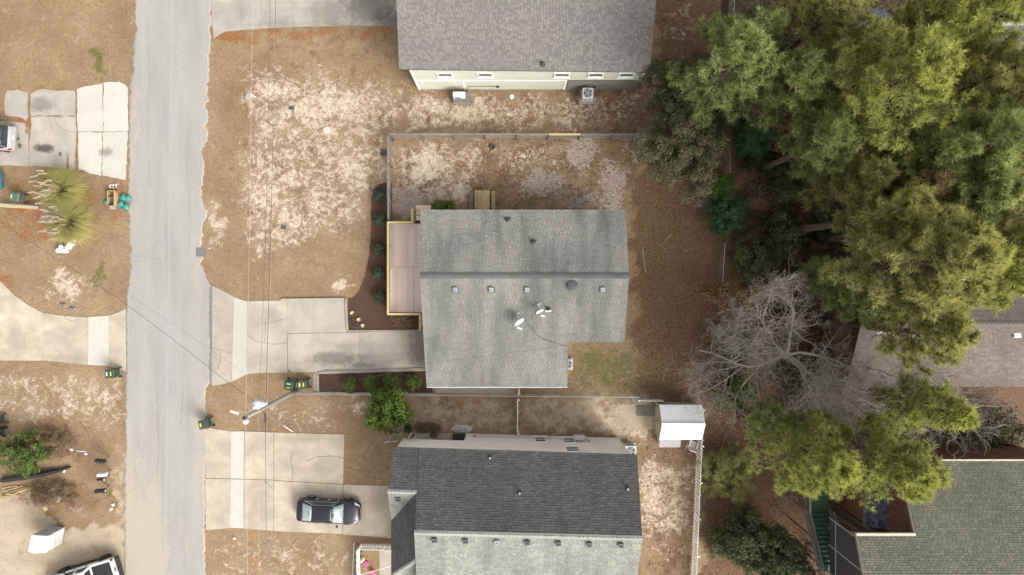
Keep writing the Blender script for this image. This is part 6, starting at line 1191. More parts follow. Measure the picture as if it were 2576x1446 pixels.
a, b = V_((*Q[4], 0)), V_((*Q[0], 0)); nrm = V_((0, 1, 0)); m_ = MB(); m_.bar(a.lerp(b, .02) + V_((0, .012, 1.06)), a.lerp(b, .98) + V_((0, .012, 1.06)), .02, 1.8); dr = m_.build('door', M['membrane'], t_); m_ = MB(); m_.box(a.lerp(b, .72) + V_((0, .035, 1.0)), (.1, .03, .05)); m_.build('handle', M['black'], dr)  # grey door sheet: shade of the cabin's north side put into its colour
a, b = V_((*Q[3], 0)), V_((*Q[4], 0)); m_ = MB(); m_.bar(a.lerp(b, .1) + V_((.01, 0, 1.1)), a.lerp(b, .9) + V_((.01, 0, 1.1)), .012, .04); m_.build('panel_seam', M['metal_grey'], t_)
m_ = MB(); q = V_((*Q[0], 0)).lerp(V_((*Q[1], 0)), .5); m_.box((q.x - .06, q.y, 1.7), (.14, .12, .14)); m_.build('lamp_box', M['black'], t_)
# ================================================================ mailboxes
def mailbox(label, px, py, rz, c='black', L_=.62, w_=.24, post='wood_grey_y', flag=None):
    p = W(px, py); t_ = thing('mailbox', label, 'mailbox', p, rz, 'mailboxes along the road'); h_ = 1.02
    m_ = MB(); prof = [(-w_ / 2, 0), (w_ / 2, 0)] + [(w_ / 2 * math.cos(a), .16 + w_ / 2 * math.sin(a)) for a in [k * math.pi / 8 for k in range(9)]]
    lo = [V_((-L_ / 2, y, h_ + z)) for y, z in prof]; hi = [V_((L_ / 2, y, h_ + z)) for y, z in prof]; m_.hexa(lo[::-1], hi[::-1]); m_.build('box', M[c], t_, world=False)
    m_ = MB(); sc_ = 1.05; lo = [V_((L_ / 2, y * sc_, h_ + (z - .1) * sc_ + .1)) for y, z in prof]; hi = [V_((L_ / 2 + .02, y * sc_, h_ + (z - .1) * sc_ + .1)) for y, z in prof]; m_.hexa(lo[::-1], hi[::-1]); m_.build('door', M[c], t_, world=False)
    m_ = MB(); m_.box((.0, 0, h_ / 2), (.09, .09, h_)); m_.build('post', M[post], t_, world=False)
    m_ = MB(); m_.box((0, -w_ / 2 - .012, h_ + .2), (.03, .02, .2)); m_.build('flag', M[flag or 'red_lamp'], t_, world=False)
    if flag: m_ = MB(); m_.box((L_ / 2 + .024, 0, h_ + .16), (.012, .14, .1)); m_.build('number_plate', M['label_white'], t_, world=False)
mailbox('large black mailbox nearest the leafy bush on a pale post', 275, 1150, R(-4), 'black', .72, .26); mailbox('white mailbox on a thin pale post', 279, 1184, R(4), 'white', .66, .24); mailbox('small black mailbox close beside the white one', 276, 1196, R(0), 'black', .48, .18, 'wood_brown', 'label_white'); mailbox('large black mailbox with a white number plate on its door', 275, 1224, R(4), 'black', .75, .30, 'wood_grey_y', 'label_white')
# ================================================================ small things
def bucket(label, px, py, mt='porcelain', r_=.16, h_=.38):
    p = W(px, py); t_ = thing('paint_bucket', label, 'bucket', p, 0, 'white buckets in the lawn'); m_ = MB(); m_.lathe([(r_ * .85, 0), (r_ * .97, h_ * .9), (r_, h_ * .92), (r_, h_)], 18); m_.build('pail', M[mt], t_, world=False); m_ = MB(); m_.lathe([(r_ * 1.05, h_ - .03), (r_ * 1.06, h_ + .015), (r_ * .92, h_ + .018), (r_ * .9, h_ + .005)], 18); m_.build('lid', M['porcelain' if mt != 'label_white' else mt], t_, world=False)
    m_ = MB(); m_.tube([(r_ * math.cos(a), r_ * .98 * math.sin(a), h_ * .7 + .0) for a in [k * math.pi / 8 for k in range(9)]], .006, 4); m_.build('bail', M['metal'], t_, world=False)
for px, py, lb in ((187, 604, 'white bucket touching the edge of the pampas grass'), (183, 615, 'white bucket second from the pampas grass in the row'), (161, 622, 'cream lidded bucket on the lawn side of the cluster'), (177, 623, 'brightest white bucket in the middle of the cluster'), (154, 631, 'bluish white bucket at the outer end of the cluster'), (169, 632, 'white bucket beside the bluish outer one')): bucket(lb, px, py, 'label_white' if 'bluish' in lb else 'porcelain')
# long rail across the lawn edge with red tape
rl = thing('timber_rail', 'long yellowish timber and grey pipe lying on stakes, end tied with red tape', 'rail', W(50, 516)); m_ = MB(); a, b = W(-60, 514, .5), W(97, 524, .5); m_.bar(a, b, .16, .09); m_.build('plank', M['wood_new'], rl); m_ = MB(); m_.tube([W(-60, 508, .56), W(97, 519.5, .56)], .06, 8); m_.build('pipe', M['metal_grey'], rl)
for px, py in ((20, 514), (90, 521)): m_ = MB(); q = W(px, py, 0); m_.box((q.x, q.y, .24), (.09, .09, .48)); m_.build('stake', M['wood_brown'], rl)
m_ = MB(); m_.tube([W(95, 517, .58), W(99, 524, .5), W(98, 540, .1), W(95, 555, .03)], .035, 6); m_.build('tape', M['red_tape'], rl)
def strip(name, label, cat, P, w_, mat, z=.012, kind=None):
    m_ = MB(); q = [W(x, y, z) for x, y in P]
    for i, (a, b) in enumerate(zip(q[:-1], q[1:])): d = (b - a).normalized(); n = V_((-d.y, d.x, 0)) * w_; m_.hexa([a - n - V_((0, 0, .01)), a + n - V_((0, 0, .01)), b + n - V_((0, 0, .01)), b - n - V_((0, 0, .01))][::-1], [a - n, a + n, b + n, b - n][::-1])
    o = m_.build(name, M[mat]); return tag(o, label, cat, kind=kind)
strip('ribbon', 'red ribbon lying on the grass below the long rail', 'ribbon', [(48, 598), (58, 588), (64, 582), (71, 575)], .05, 'red_tape'); strip('paint_mark', 'orange paint mark sprayed beside the taped rail end', 'paint mark', [(62, 533), (75, 528), (90, 525)], .06, 'orange_paint', kind='structure'); strip('paint_mark', 'orange paint mark on the verge beyond the pale driveway', 'paint mark', [(764 - 1.5, 1341), (764, 1350), (763, 1362)], .1, 'orange_paint', kind='structure') if False else None
strip('paint_mark', 'orange paint mark sprayed under the power lines at the pale driveway end', 'paint mark', [(639, 1338), (640, 1350), (638, 1362)], .06, 'orange_paint', kind='structure'); strip('paint_mark', 'longer orange paint mark under the power lines farther from the driveway', 'paint mark', [(642, 1400), (645, 1420), (643, 1438)], .05, 'orange_paint', kind='structure')
# curbside heap
p = W(287, 500); t_ = thing('wooden_drawer', 'open pale wooden drawer box dumped at the roadside', 'drawer', p)
for c_, d_ in (((0, 0, .03), (.62, 1.15, .03)), ((-.30, 0, .22), (.03, 1.18, .38)), ((.27, 0, .22), (.10, 1.18, .40)), ((0, .575, .22), (.6, .03, .38)), ((0, -.575, .22), (.6, .03, .38)), ((-.05, .05, .2), (.5, .03, .3))): m_ = MB(); m_.box(c_, d_); m_.build('panel', M['wood_tan'] if c_[2] > .1 else M['wood_brown'], t_, world=False)
t_ = thing('step_stool', 'white folding step ladder lying at the roadside', 'ladder', W(288, 469))
for s_ in (-1, 1): m_ = MB(); m_.bar((-.32, s_ * .10, .06), (.36, s_ * .18, .06), .05, .04); m_.build('side_rail', M['white'], t_, world=False)
for x_, l_ in ((-.3, .22), (-.05, .26), (.18, .32)): m_ = MB(); m_.box((x_, 0, .075), (.09, l_, .03)); m_.build('step', M['white'], t_, world=False)
def bag(label, px, py, r_):
    p = W(px, py); r2 = random.Random(int(px * 7 + py)); m_ = MB(); n, k = 12, 7
    for i in range(k + 1):
        v = i / k; z = r_ * 1.1 * v
        for j in range(n): a = 2 * math.pi * j / n; rr = r_ * (math.sin(math.pi * (.16 + .80 * v)) ** .7) * (1 + .22 * math.sin(3 * a + 5 * v + r2.random()) + r2.uniform(-.08, .08)); m_.v.append((p.x + rr * math.cos(a), p.y + rr * math.sin(a), z))
    for i in range(k):
        for j in range(n): j2 = (j + 1) % n; m_.f.append((i * n + j, i * n + j2, (i + 1) * n + j2, (i + 1) * n + j)); m_.m.append(0)
    m_.f.append(tuple(range(n))[::-1]); m_.f.append(tuple(range(k * n, k * n + n))); m_.m += [0, 0]
    o = m_.build('plastic_bag', M['teal_bag'], None, True); tag(o, label, 'bag', 'teal bags dumped at the roadside')
for px, py, r_, lb in ((269, 508, .2, 'small teal plastic bag on the lawn side of the wooden drawer'), (313, 497, .26, 'teal plastic bag closest to the step ladder by the road'), (324, 499, .24, 'teal plastic bag lying on the road edge'), (306, 513, .24, 'crumpled teal plastic bag against the drawer end'), (318, 520, .24, 'teal plastic bag at the lower end of the roadside heap')): bag(lb, px, py, r_)
o = flat('plastic_sheet', [(276, 517), (292, 517), (292, 526), (276, 526)], .0, .03, plain('cloudy_plastic', (.42, .42, .42), .3, .2)); tag(o, 'cloudy grey plastic sheet under the end of the drawer', 'plastic sheet')
m_ = MB(); q = W(296, 480); m_.lathe([(.16, 0), (.2, .3), (.17, .3), (.14, .03)], 14, q); o = m_.build('flower_pot', plain('orange_clay', (.40, .18, .06), .8, .2)); tag(o, 'orange plastic pot between the ladder and the drawer', 'pot')
# valve covers
for px, py, lb, w_ in ((734, 272, 'dark blue grey meter cover in the sandy front yard', .40), (714, 572, 'dark meter cover at the end of the mottled sand', .42)):
    p = W(px, py); t_ = thing('meter_cover', lb, 'cover', p, R(-4)); m_ = MB(); m_.box((0, 0, .03), (w_ + .06, .34, .06)); m_.build('frame', M['metal_grey'], t_, world=False, bevel=.02); m_ = MB(); m_.box((0, 0, .066), (w_, .28, .02)); m_.build('lid', M['vent'], t_, world=False, bevel=.01)
def pipe_thing(name, label, cat, P, r_, mat, extra=None):
    m_ = MB(); m_.tube([W(*q) for q in P], r_, 8); o = m_.build(name, M[mat]); return tag(o, label, cat)
pipe_thing('drain_pipe', 'short white plastic pipe lying beside a grey stone in the front yard', 'pipe', [(631, 237, .06), (644, 245, .06)], .06, 'porcelain')
pipe_thing('drain_pipe', 'thin white pipe with round end cap lying near the mailboxes', 'pipe', [(182, 1132, .04), (217, 1136, .04)], .035, 'porcelain'); m_ = MB(); m_.lathe([(.12, 0), (.12, .1), (.05, .12)], 14, W(181, 1131)); o = m_.build('pipe_cap', M['porcelain']); tag(o, 'round white cap at the end of the thin pipe', 'cap'); m_ = MB(); m_.box(W(216, 1142, .04), (.22, .1, .08)); o = m_.build('plastic_scrap', M['porcelain']); tag(o, 'small white scrap below the thin pipe', 'scrap')
pipe_thing('drain_pipe', 'fallen pale rail leaning inside the fenced yard near the picnic table', 'pipe', [(1232, 383, .05), (1250, 372, .3)], .05, 'stick')
def stone(label, px, py, r_, mat, flatn=.5, name='stone'):
    r2 = random.Random(int(px * 3 + py)); p = W(px, py); m_ = MB(); n = 9; rr = [r_ * r2.uniform(.75, 1.1) for _ in range(n)]
    for k, (f, z) in enumerate(((.9, -.02), (1, r_ * flatn * .5), (.6, r_ * flatn))): m_.v += [(p.x + f * rr[j] * math.cos(2 * math.pi * j / n), p.y + f * rr[j] * math.sin(2 * math.pi * j / n), z) for j in range(n)]
    for k in range(2):
        for j in range(n): j2 = (j + 1) % n; m_.f.append((k * n + j, k * n + j2, (k + 1) * n + j2, (k + 1) * n + j)); m_.m.append(0)
    m_.f.append(tuple(range(2 * n, 3 * n))); m_.m.append(0); o = m_.build(name, M[mat]); return tag(o, label, 'stone')
M['stone'] = plain('grey_stone', (.42, .38, .34), .95, .2, 9, .3); M['stone_pale'] = plain('pale_stone', (.60, .55, .48), .9, .2, 9, .3)
stone('flat grey stone beside the short white pipe', 625, 243, .34, 'stone', .25); stone('pale stepping stone on the sandy front yard', 823, 327, .32, 'stone_pale', .15); stone('white stone near the pale green house wall', 1287, 243, .2, 'porcelain', .7); stone('pale stone in the wood debris by the sand lot', 146, 1288 - 34, .3, 'stone_pale', .5)
def tyre(label, px, py, r_=.3):
    p = W(px, py); m_ = MB(); n, k = 22, 8
    for i in range(n):
        a = 2 * math.pi * i / n
        for j in range(k): b = 2 * math.pi * j / k; rr = r_ * (.72 + .28 * math.cos(b)); m_.v.append((p.x + rr * math.cos(a), p.y + rr * math.sin(a), .09 + .09 * math.sin(b)))
    for i in range(n):
        for j in range(k): m_.f.append((i * k + j, ((i + 1) % n) * k + j, ((i + 1) % n) * k + (j + 1) % k, i * k + (j + 1) % k)); m_.m.append(0)
    o = m_.build('planter_ring', M['lead'], None, True); tag(o, label, 'ring')
tyre('dark ring planter against the outside of the short board fence', 966, 385, .26); tyre('small pale rimmed ring in the fence corner', 988, 352, .14); tyre('dark ring by the long board fence', 1238, 369, .22); tyre('round black ring on the patio edge', 1089, 1094, .2); tyre('coiled dark hose ring inside the picket garden', 910, 1384 - 1, .12)
# cinder blocks
for px, py, lb in ((161, 768, 'grey hollow concrete block by the curved driveway'), (184, 778, 'pale concrete paver next to the hollow block')):
    p = W(px, py); t_ = thing('concrete_block', lb, 'block', p, .2); m_ = MB()
    for x_ in (-.17, 0, .17): m_.box((x_, 0, .09), (.04, .2, .18))
    for y_ in (-.085, .085): m_.box((0, y_, .092), (.38, .03, .176))
    m_.build('shell', M['stone'], t_, world=False)
# flowers
def flower(label, px, py, mat):
    p = W(px, py); t_ = thing('flower', label, 'flower', (p.x, p.y, .035), 0, 'flowers in the mulch bed'); m_ = MB(); r2 = random.Random(int(px * 11))
    for k in range(26):
        a = r2.uniform(0, 6.28); rr = r2.uniform(.02, .14); c_ = V_((rr * math.cos(a), rr * math.sin(a), .12 + r2.uniform(0, .06))); u_ = V_((math.cos(a), math.sin(a), .3)) * .05; v_ = V_((-math.sin(a), math.cos(a), 0)) * .04; m_.poly([c_ - u_, c_ - v_, c_ + u_, c_ + v_])
    m_.build('petals', M[mat], t_, world=False); m_ = MB()
    for k in range(14): a = r2.uniform(0, 6.28); m_.poly([(0, 0, 0), (.16 * math.cos(a - .2), .16 * math.sin(a - .2), .08), (.18 * math.cos(a), .18 * math.sin(a), .05), (.16 * math.cos(a + .2), .16 * math.sin(a + .2), .08)])
    m_.build('leaves', M['bin_faded'], t_, world=False)
for px, py, c_, lb in ((887, 786, 'petal_white', 'cream flower clump by the upright timber'), (904, 803, 'petal_white', 'cream flower clump in the middle of the group'), (913, 819, 'petal_white', 'cream flower clump towards the driveway timber'), (885, 806, 'petal_purple', 'dark purple flower clump beside the upright timber'), (895, 818, 'petal_purple', 'dark purple flower clump between two cream ones')): flower(lb, px, py, c_)
# lumber and debris by the sand lot
LUMBER = ['longest tan scrap board on the bottom of the lumber pile', 'slanting tan scrap board touching the leafy bush', 'topmost slanting tan scrap board of the lumber pile', 'level tan scrap board beside the sand lot', 'short tan scrap board crossing the level one', 'tan scrap board at the mailbox end of the lumber pile']
r2 = random.Random(5)
for i, (x0, y0, x1, y1) in enumerate(((6, 1228, 45, 1222), (12, 1236, 58, 1222), (20, 1240, 66, 1226), (4, 1250, 50, 1246), (16, 1242, 48, 1248), (30, 1244, 70, 1230))):
    m_ = MB(); a, b = W(x0, y0, .05 + .04 * i), W(x1, y1, .05 + .04 * i); m_.bar(a, b, .09, .04); o = m_.build('scrap_lumber', M['wood_tan']); tag(o, LUMBER[i], 'board', 'loose lumber pile')
for P, lb in (((73, 1225, 76, 1252), 'tan board lying upright beside the lumber pile'), ((100, 1283, 114, 1302), 'short pale plank on the sand behind the white cabin'), ((111, 1274, 117, 1284), 'fresh yellow offcut beside the short pale plank'), ((107, 1247, 105, 1270), 'thin green rod among the dry debris')):
    m_ = MB(); a, b = W(P[0], P[1], .04), W(P[2], P[3], .04); w_ = .06 if 'rod' in lb else .34 if 'plank' in lb else .2; m_.bar(a, b, w_, .05); o = m_.build('scrap_lumber', M['label_green'] if 'rod' in lb else M['wood_new'] if 'yellow' in lb else M['wood_tan']); tag(o, lb, 'board')
m_ = MB(); m_.tube([W(5, 1208, .15), W(60, 1200, .3), W(110, 1192, .25), W(150, 1183, .15), W(177, 1174, .1)], [.2, .22, .2, .15, .08], 8); o = m_.build('fallen_log', M['black']); tag(o, 'dark charred log lying along the leafy bush', 'log')
for px, py, lb in ((162, 1184, 'crumpled white litter by the charred log'), (48, 1199, 'white litter at the bush edge above the lumber'), (285, 1272 - 3, 'white litter on the green grass patch'), (280, 1280, 'torn white paper below the green patch'), (590, 1360 - 6, 'small white litter beyond the pale driveway')):
    stone(lb, px, py, .13, 'porcelain', .8, 'litter')
for P, lb, r_ in (([(1616, 620, .03), (1620, 650, .03), (1624, 685, .03)], 'long pale stick on the leaf covered lawn', .03), ([(1658, 622, .02), (1690, 587, .02)], 'thin pale stick near the round shrub', .018), ([(748, 1358, .03), (735, 1372, .03)], 'pale stick on the far verge', .03), ([(1000, 1109, .04), (966, 1112, .04)], 'white handled rake lying by the beige house', .02)): pipe_thing('stick', lb, 'stick', P, r_, 'porcelain' if 'rake' in lb else 'stick')
m_ = MB(); pts_ = [W(1002 + 8 * math.cos(a) * (1 + .05 * a), 1085 + 9 * math.sin(a * 1.3), .03) for a in [k * .4 for k in range(40)]] + [W(975, 1112, .03), W(968, 1118, .03)]; m_.tube(pts_, .018, 5); o = m_.build('garden_hose', M['cable_pale']); tag(o, 'tangled pale garden hose at the patio corner', 'hose')
m_ = MB(); m_.tube([W(891, 1364, .05), W(889, 1390, .05), W(888, 1420, .05), W(886, 1460, .05)], .025, 6); o = m_.build('garden_hose', M['porcelain']); tag(o, 'white hose lying along the outside of the picket fence', 'hose')
m_ = MB(); m_.tube([W(905, 1446, 1.0), W(985, 1424, 1.5)], .018, 6); o = m_.build('washing_line', M['porcelain']); tag(o, 'white line strung from picket fence to the dark roof', 'line')
p = W(938, 1436); m_ = MB(); m_.lathe([(.05, 0), (.17, .08), (.2, .2), (.17, .32), (.05, .40)], 18, p); o = m_.build('ball', M['pink'], None, True); tag(o, 'bright pink ball in the small picket garden', 'ball')
p = W(918, 1412); t_ = thing('garden_ornament', 'pink and cream garden ornament inside the picket fence', 'ornament', p); m_ = MB(); m_.lathe([(.12, 0), (.16, .1), (.05, .3), (.12, .42), (.10, .55), (.02, .6)], 12, (-.15, .2, 0)); m_.build('figure', M['petal_white'], t_, world=False); m_ = MB(); m_.lathe([(.2, 0), (.22, .08), (.16, .16)], 12, (.1, -.15, 0)); m_.build('dish', M['pink'], t_, world=False)
# patio storage box under the overhang
p = W(1155, 1100); t_ = thing('storage_box', 'black ribbed storage box on the patio under the overhang', 'box', p); m_ = MB(); m_.box((0, 0, .3), (.95, .6, .58)); m_.build('tub', M['black'], t_, world=False, bevel=.03)
for i in range(6): m_ = MB(); m_.box((-.4 + i * .16, 0, .61), (.08, .6, .04)); m_.build('lid_rib', M['vent'], t_, world=False)
# white pebble heap, stones at the mulch end
def heap(name, label, cat, px, py, rx, ry, n, sz, mat, kind=None, h_=.12):
    m_ = MB(); r2 = random.Random(n + int(px))
    for i in range(n):
        a, q = r2.uniform(0, 6.28), math.sqrt(r2.random()); p = W(px + rx * q * math.cos(a), py + ry * q * math.sin(a), 0); p.z = sz * .3 + h_ * (1 - q) * r2.random(); s_ = sz * r2.uniform(.6, 1.3); ro = Matrix.Rotation(r2.uniform(0, 3), 4, 'Z') @ Matrix.Rotation(r2.uniform(-.5, .5), 4, 'X'); k = len(m_.v)
        m_.v += [tuple(p + ro @ V_(q_) * s_) for q_ in ((1, 0, 0), (0, .8, 0), (-1, 0, 0), (0, -.8, 0), (0, 0, .6), (0, 0, -.5))]
        for a_, b_ in ((0, 1), (1, 2), (2, 3), (3, 0)): m_.f += [(k + a_, k + b_, k + 4), (k + b_, k + a_, k + 5)]; m_.m += [0, 0]
    o = m_.build(name, M[mat]); return tag(o, label, cat, kind=kind)
heap('pebbles', 'heap of white pebbles in front of the beige house', 'pebbles', 1162, 1078, 26, 9, 320, .07, 'pebble', 'stuff', .2); heap('rubble', 'tan stone rubble at the bin end of the mulch bed', 'rubble', 794, 960, 6, 26, 120, .08, 'gravel', 'stuff', .05); heap('gravel', 'loose pale gravel along the eave strip', 'gravel', 1200, 981, 104, 8, 1500, .035, 'gravel', 'stuff', .02)
# ================================================================ vegetation
VR = np.random.RandomState(21)
def unit(v): return v / (np.linalg.norm(v, axis=-1, keepdims=True) + 1e-9)
def segs_to_tubes(P0, P1, r0, r1, k=4):
    """many tapered limbs at once"""
    d = unit(P1 - P0); ref = np.where(np.abs(d[:, 2:3]) > .9, np.array([[1., 0, 0]]), np.array([[0, 0, 1.]])); a = unit(np.cross(d, ref)); b = np.cross(d, a); n = len(P0)
    an = np.arange(k) * 2 * np.pi / k; ring = a[:, None, :] * np.cos(an)[None, :, None] + b[:, None, :] * np.sin(an)[None, :, None]
    V = np.concatenate([P0[:, None] + ring * r0[:, None, None], P1[:, None] + ring * r1[:, None, None]], 1).reshape(-1, 3)
    base = np.arange(n)[:, None] * 2 * k; j = np.arange(k)[None, :]; j2 = (j + 1) % k
    F = np.stack([base + j, base + j2, base + k + j2, base + k + j], 2).reshape(-1, 4); return V, F
def leaves(C, Nn, size, aspect=.5, jitter=.9, seed=0, rn=None):
    """rhombic leaves at C with rough normals Nn"""
    n = len(C); nn = unit(Nn + VR.randn(n, 3) * jitter); t_ = unit(np.cross(nn, VR.randn(n, 3))); b = np.cross(nn, t_); L = (size * VR.uniform(.6, 1.3, n))[:, None]; w_ = L * aspect
    V = np.stack([C - t_ * L * .5, C + b * w_ * .5 + nn * L * .08, C + t_ * L * .5, C - b * w_ * .5 + nn * L * .08], 1).reshape(-1, 3); F = np.arange(4 * n).reshape(-1, 4)
    if rn is None: rn = VR.rand(n)
    return V, F, np.repeat(np.clip(rn, 0, 1), 4)
def trunk_obj(pts, radii, mat, parent, name='trunk'):
    m_ = MB(); m_.tube(pts, list(radii), 8); return m_.build(name, mat, parent, True)
# ---------------------------------------------------------------- pines
def pine(label, px, py, rpx, top=17.5, zc=13.0, seed=1, mat='needle', lean=(0, 0), dens=1.0, low=.45, group='tall pines in the wood', nl=64, ry=None, seg=4):
    rs = np.random.RandomState(seed); c = W(px, py, zc); r_ = 1.24 * rpx / S * (1 - zc / H); base = np.array([c.x - lean[0], c.y - lean[1], 0.0]); ryf = (ry / rpx) if ry else 1.0
    t_ = thing('pine_tree', label, 'tree', tuple(base), 0, group); zz = np.linspace(0, top, 8); bend = rs.uniform(-.3, .3, 2)
    def ax(z): f = np.asarray(z) / top; return np.stack([base[0] + lean[0] * f * 1.25 + bend[0] * np.sin(f * 3), base[1] + lean[1] * f * 1.25 + bend[1] * np.sin(f * 3), np.asarray(z, float)], -1)
    rad = .24 * (1 - zz / top) ** .7 + .03; rad[0] = .32; trunk_obj([tuple(q) for q in ax(zz)], rad, M['bark_pine'], t_)
    S0, S1, Ra, Rb, TC, TD, TR = [], [], [], [], [], [], []; zl = top * low
    for i in range(nl):
        f = (i + rs.rand()) / nl; z = zl + (top * .985 - zl) * f; az = i * 2.39996 + rs.uniform(-.4, .4); prof = (.62 + .38 * math.sin(min(1, f * 1.7) * math.pi * .5 + .2)) * (1 - f ** 2.2 * .80); L = r_ * prof * rs.uniform(.72, 1.12)
        el = rs.uniform(-.05, .25) + f * .75; p = ax(z); d = np.array([math.cos(az) * math.cos(el), math.sin(az) * ryf * math.cos(el), math.sin(el)]); ns = 5; q = p.copy(); pts = [p]
        for k in range(ns): d = unit(d + rs.randn(3) * .13 + np.array([0, 0, .07])); q = q + d * L / ns; pts.append(q)
        pts = np.array(pts); rr = np.linspace(.055 * (1 - f * .5), .012, ns + 1); S0.append(pts[:-1]); S1.append(pts[1:]); Ra.append(rr[:-1]); Rb.append(rr[1:])
        if f < .10:      # dead lower limbs: bare twigs only
            for k in range(5): j = rs.randint(2, ns + 1); e = pts[j] + unit(rs.randn(3) + d) * rs.uniform(.3, .8); S0.append(pts[j][None]); S1.append(e[None]); Ra.append(np.array([.014])); Rb.append(np.array([.005]))
            continue
        nt_ = int((9 + 10 * (1 - f)) * dens)
        for k in range(nt_):
            u_ = rs.uniform(.22, 1.0) ** .8; j = min(ns - 1, int(u_ * ns)); b = pts[j] + (pts[j + 1] - pts[j]) * (u_ * ns - j); sd_ = unit(unit(pts[-1] - pts[0]) * .7 + unit(np.cross(unit(pts[-1] - pts[0]), [0, 0, 1])) * rs.choice([-1, 1]) * rs.uniform(.5, 1.2) + np.array([0, 0, rs.uniform(-.1, .5)])); l2 = rs.uniform(.25, .75) * (.5 + .5 * L / r_); e = b + sd_ * l2
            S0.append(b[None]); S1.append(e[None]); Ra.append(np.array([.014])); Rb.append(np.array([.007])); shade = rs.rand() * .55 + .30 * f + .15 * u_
            TC.append(e); TD.append(unit(sd_ + np.array([0, 0, .55]))); TR.append(shade)
            if rs.rand() < .6: TC.append(b + sd_ * l2 * .45); TD.append(unit(sd_ + rs.randn(3) * .3 + np.array([0, 0, .5]))); TR.append(shade - .12)
        TC.append(pts[-1]); TD.append(unit(d + np.array([0, 0, .4]))); TR.append(.6 + .3 * f)
    V, F = segs_to_tubes(np.concatenate(S0), np.concatenate(S1), np.concatenate(Ra), np.concatenate(Rb), 4); np_obj('branches', V, F, M['bark_pine'], t_)
    TC, TD, TR = np.array(TC), np.array(TD), np.array(TR); n = len(TC); K = 24
    ref = np.where(np.abs(TD[:, 2:3]) > .9, np.array([[1., 0, 0]]), np.array([[0, 0, 1.]])); a = unit(np.cross(TD, ref)); b = np.cross(TD, a)
    th = np.radians(rs.uniform(10, 88, (n, K))); ph = rs.uniform(0, 2 * np.pi, (n, K)); Ln = rs.uniform(.28, .46, (n, K)) * rs.uniform(.85, 1.2, (n, 1))
    dr = TD[:, None] * np.cos(th)[..., None] + (a[:, None] * np.cos(ph)[..., None] + b[:, None] * np.sin(ph)[..., None]) * np.sin(th)[..., None]
    P = TC[:, None] - TD[:, None] * rs.uniform(0, .16, (n, K))[..., None]; sdv = unit(np.cross(dr, rs.randn(n, K, 3))) * .025
    V = np.stack([P - sdv, P + sdv, P + dr * Ln[..., None]], 2).reshape(-1, 3); F = np.arange(n * K * 3).reshape(-1, 3)
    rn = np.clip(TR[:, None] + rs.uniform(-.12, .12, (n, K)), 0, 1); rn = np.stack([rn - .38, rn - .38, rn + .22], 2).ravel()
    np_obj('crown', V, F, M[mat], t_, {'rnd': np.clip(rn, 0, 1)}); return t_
PG = 'tall pines in the wood'
pine('wide spreading pine overhanging the leafy evergreens near the grey brown roof', 1835, 170, 128, 14.5, 10.5, 3, 'needle_green', (-.6, .2), 1.05, .42, nl=70, ry=120)
pine('pine lobe with drooping branches just beyond the fallen grey branch', 2050, 360, 92, 14, 10.5, 4, 'needle_green', (-.4, -.2), 1.0, .5, nl=44)
pine('pine at the back of the wood beside the low slate roof', 2085, 52, 105, 15, 11.5, 5, 'needle_olive', (0, 0), .95, .45, nl=52)
pine('broad bright yellow green pine in the middle of the wood', 2235, 215, 178, 18.5, 14.5, 6, 'needle', (.2, .1), 1.2, .42, nl=92)
pine('yellow green pine touching the dark roof with pale ridge', 2440, 45, 140, 18, 14, 7, 'needle', (.2, 0), 1.05, .45, nl=72)
pine('olive pine between the dark roof and the blue green pine', 2485, 205, 100, 17, 13, 8, 'needle_olive', (0, 0), 1.0, .45, nl=58)
pine('blue green pine with pale tips at the edge of the wood', 2450, 380, 132, 17.5, 13, 9, 'needle_blue', (.1, 0), 1.05, .42, nl=74)
pine('slender olive pine leaning over the dark hollow', 2215, 530, 92, 16.5, 12.5, 10, 'needle_olive', (0, 0), 1.0, .5, nl=52)
pine('large olive pine with browned inner branches and long bare trunk', 2330, 655, 165, 19, 15, 11, 'needle_olive', (.9, -.1), 1.15, .5, nl=90)
pine('bright green pine leaning towards the mauve brown roof', 2415, 640, 96, 18, 15, 12, 'needle', (.6, 0), 1.1, .55, nl=56)
pine('young pine in front of the mauve brown roof', 2085, 688, 48, 9, 7.5, 13, 'needle_green', (0, 0), .8, .4, nl=30)
pine('small pine tucked under the large olive pine', 2180, 745, 52, 11, 9, 14, 'needle_green', (0, 0), .8, .4, nl=30)
pine('green pine spreading over the near end of the mauve brown roof', 2235, 735, 78, 14, 11, 65, 'needle_green', (.2, 0), 1.0, .45, nl=46)
pine('yellowish pine overhanging the mauve brown roof', 2335, 832, 92, 16, 13, 15, 'needle_olive', (.3, 0), 1.0, .5, nl=50)
pine('olive pine rising beyond the ridge of the mauve brown roof', 2545, 620, 96, 16.5, 13.5, 16, 'needle_olive', (0, 0), 1.0, .5, nl=56)
pine('spreading yellow green pine over the feathery olive shrub', 2055, 1150, 120, 14.5, 11.5, 17, 'needle', (.2, 0), 1.05, .45, nl=64, ry=92)
pine('spreading yellow green pine over the slate lower roof', 2245, 1165, 128, 15.5, 12.5, 18, 'needle', (.2, -.1), 1.1, .45, nl=72, ry=112)
pine('dense dark green pine between the two bare trees', 2368, 1035, 66, 15, 12.5, 19, 'needle', (.2, 0), 1.0, .5, nl=44)
pine('small dark pine beside the reddish leaf litter by the bare tree', 1960, 1085, 52, 10, 8, 20, 'needle_blue', (0, 0), .8, .45, nl=30)
pine('thin blue green pine beside the chain link and drain strip', 1925, 85, 62, 12, 9.5, 22, 'needle_blue', (0, 0), .9, .45, nl=34)
pine('deep green pine filling the gap behind the bright pine', 2320, 400, 104, 15, 11.5, 23, 'needle_blue', (0, 0), 1.0, .42, nl=56)
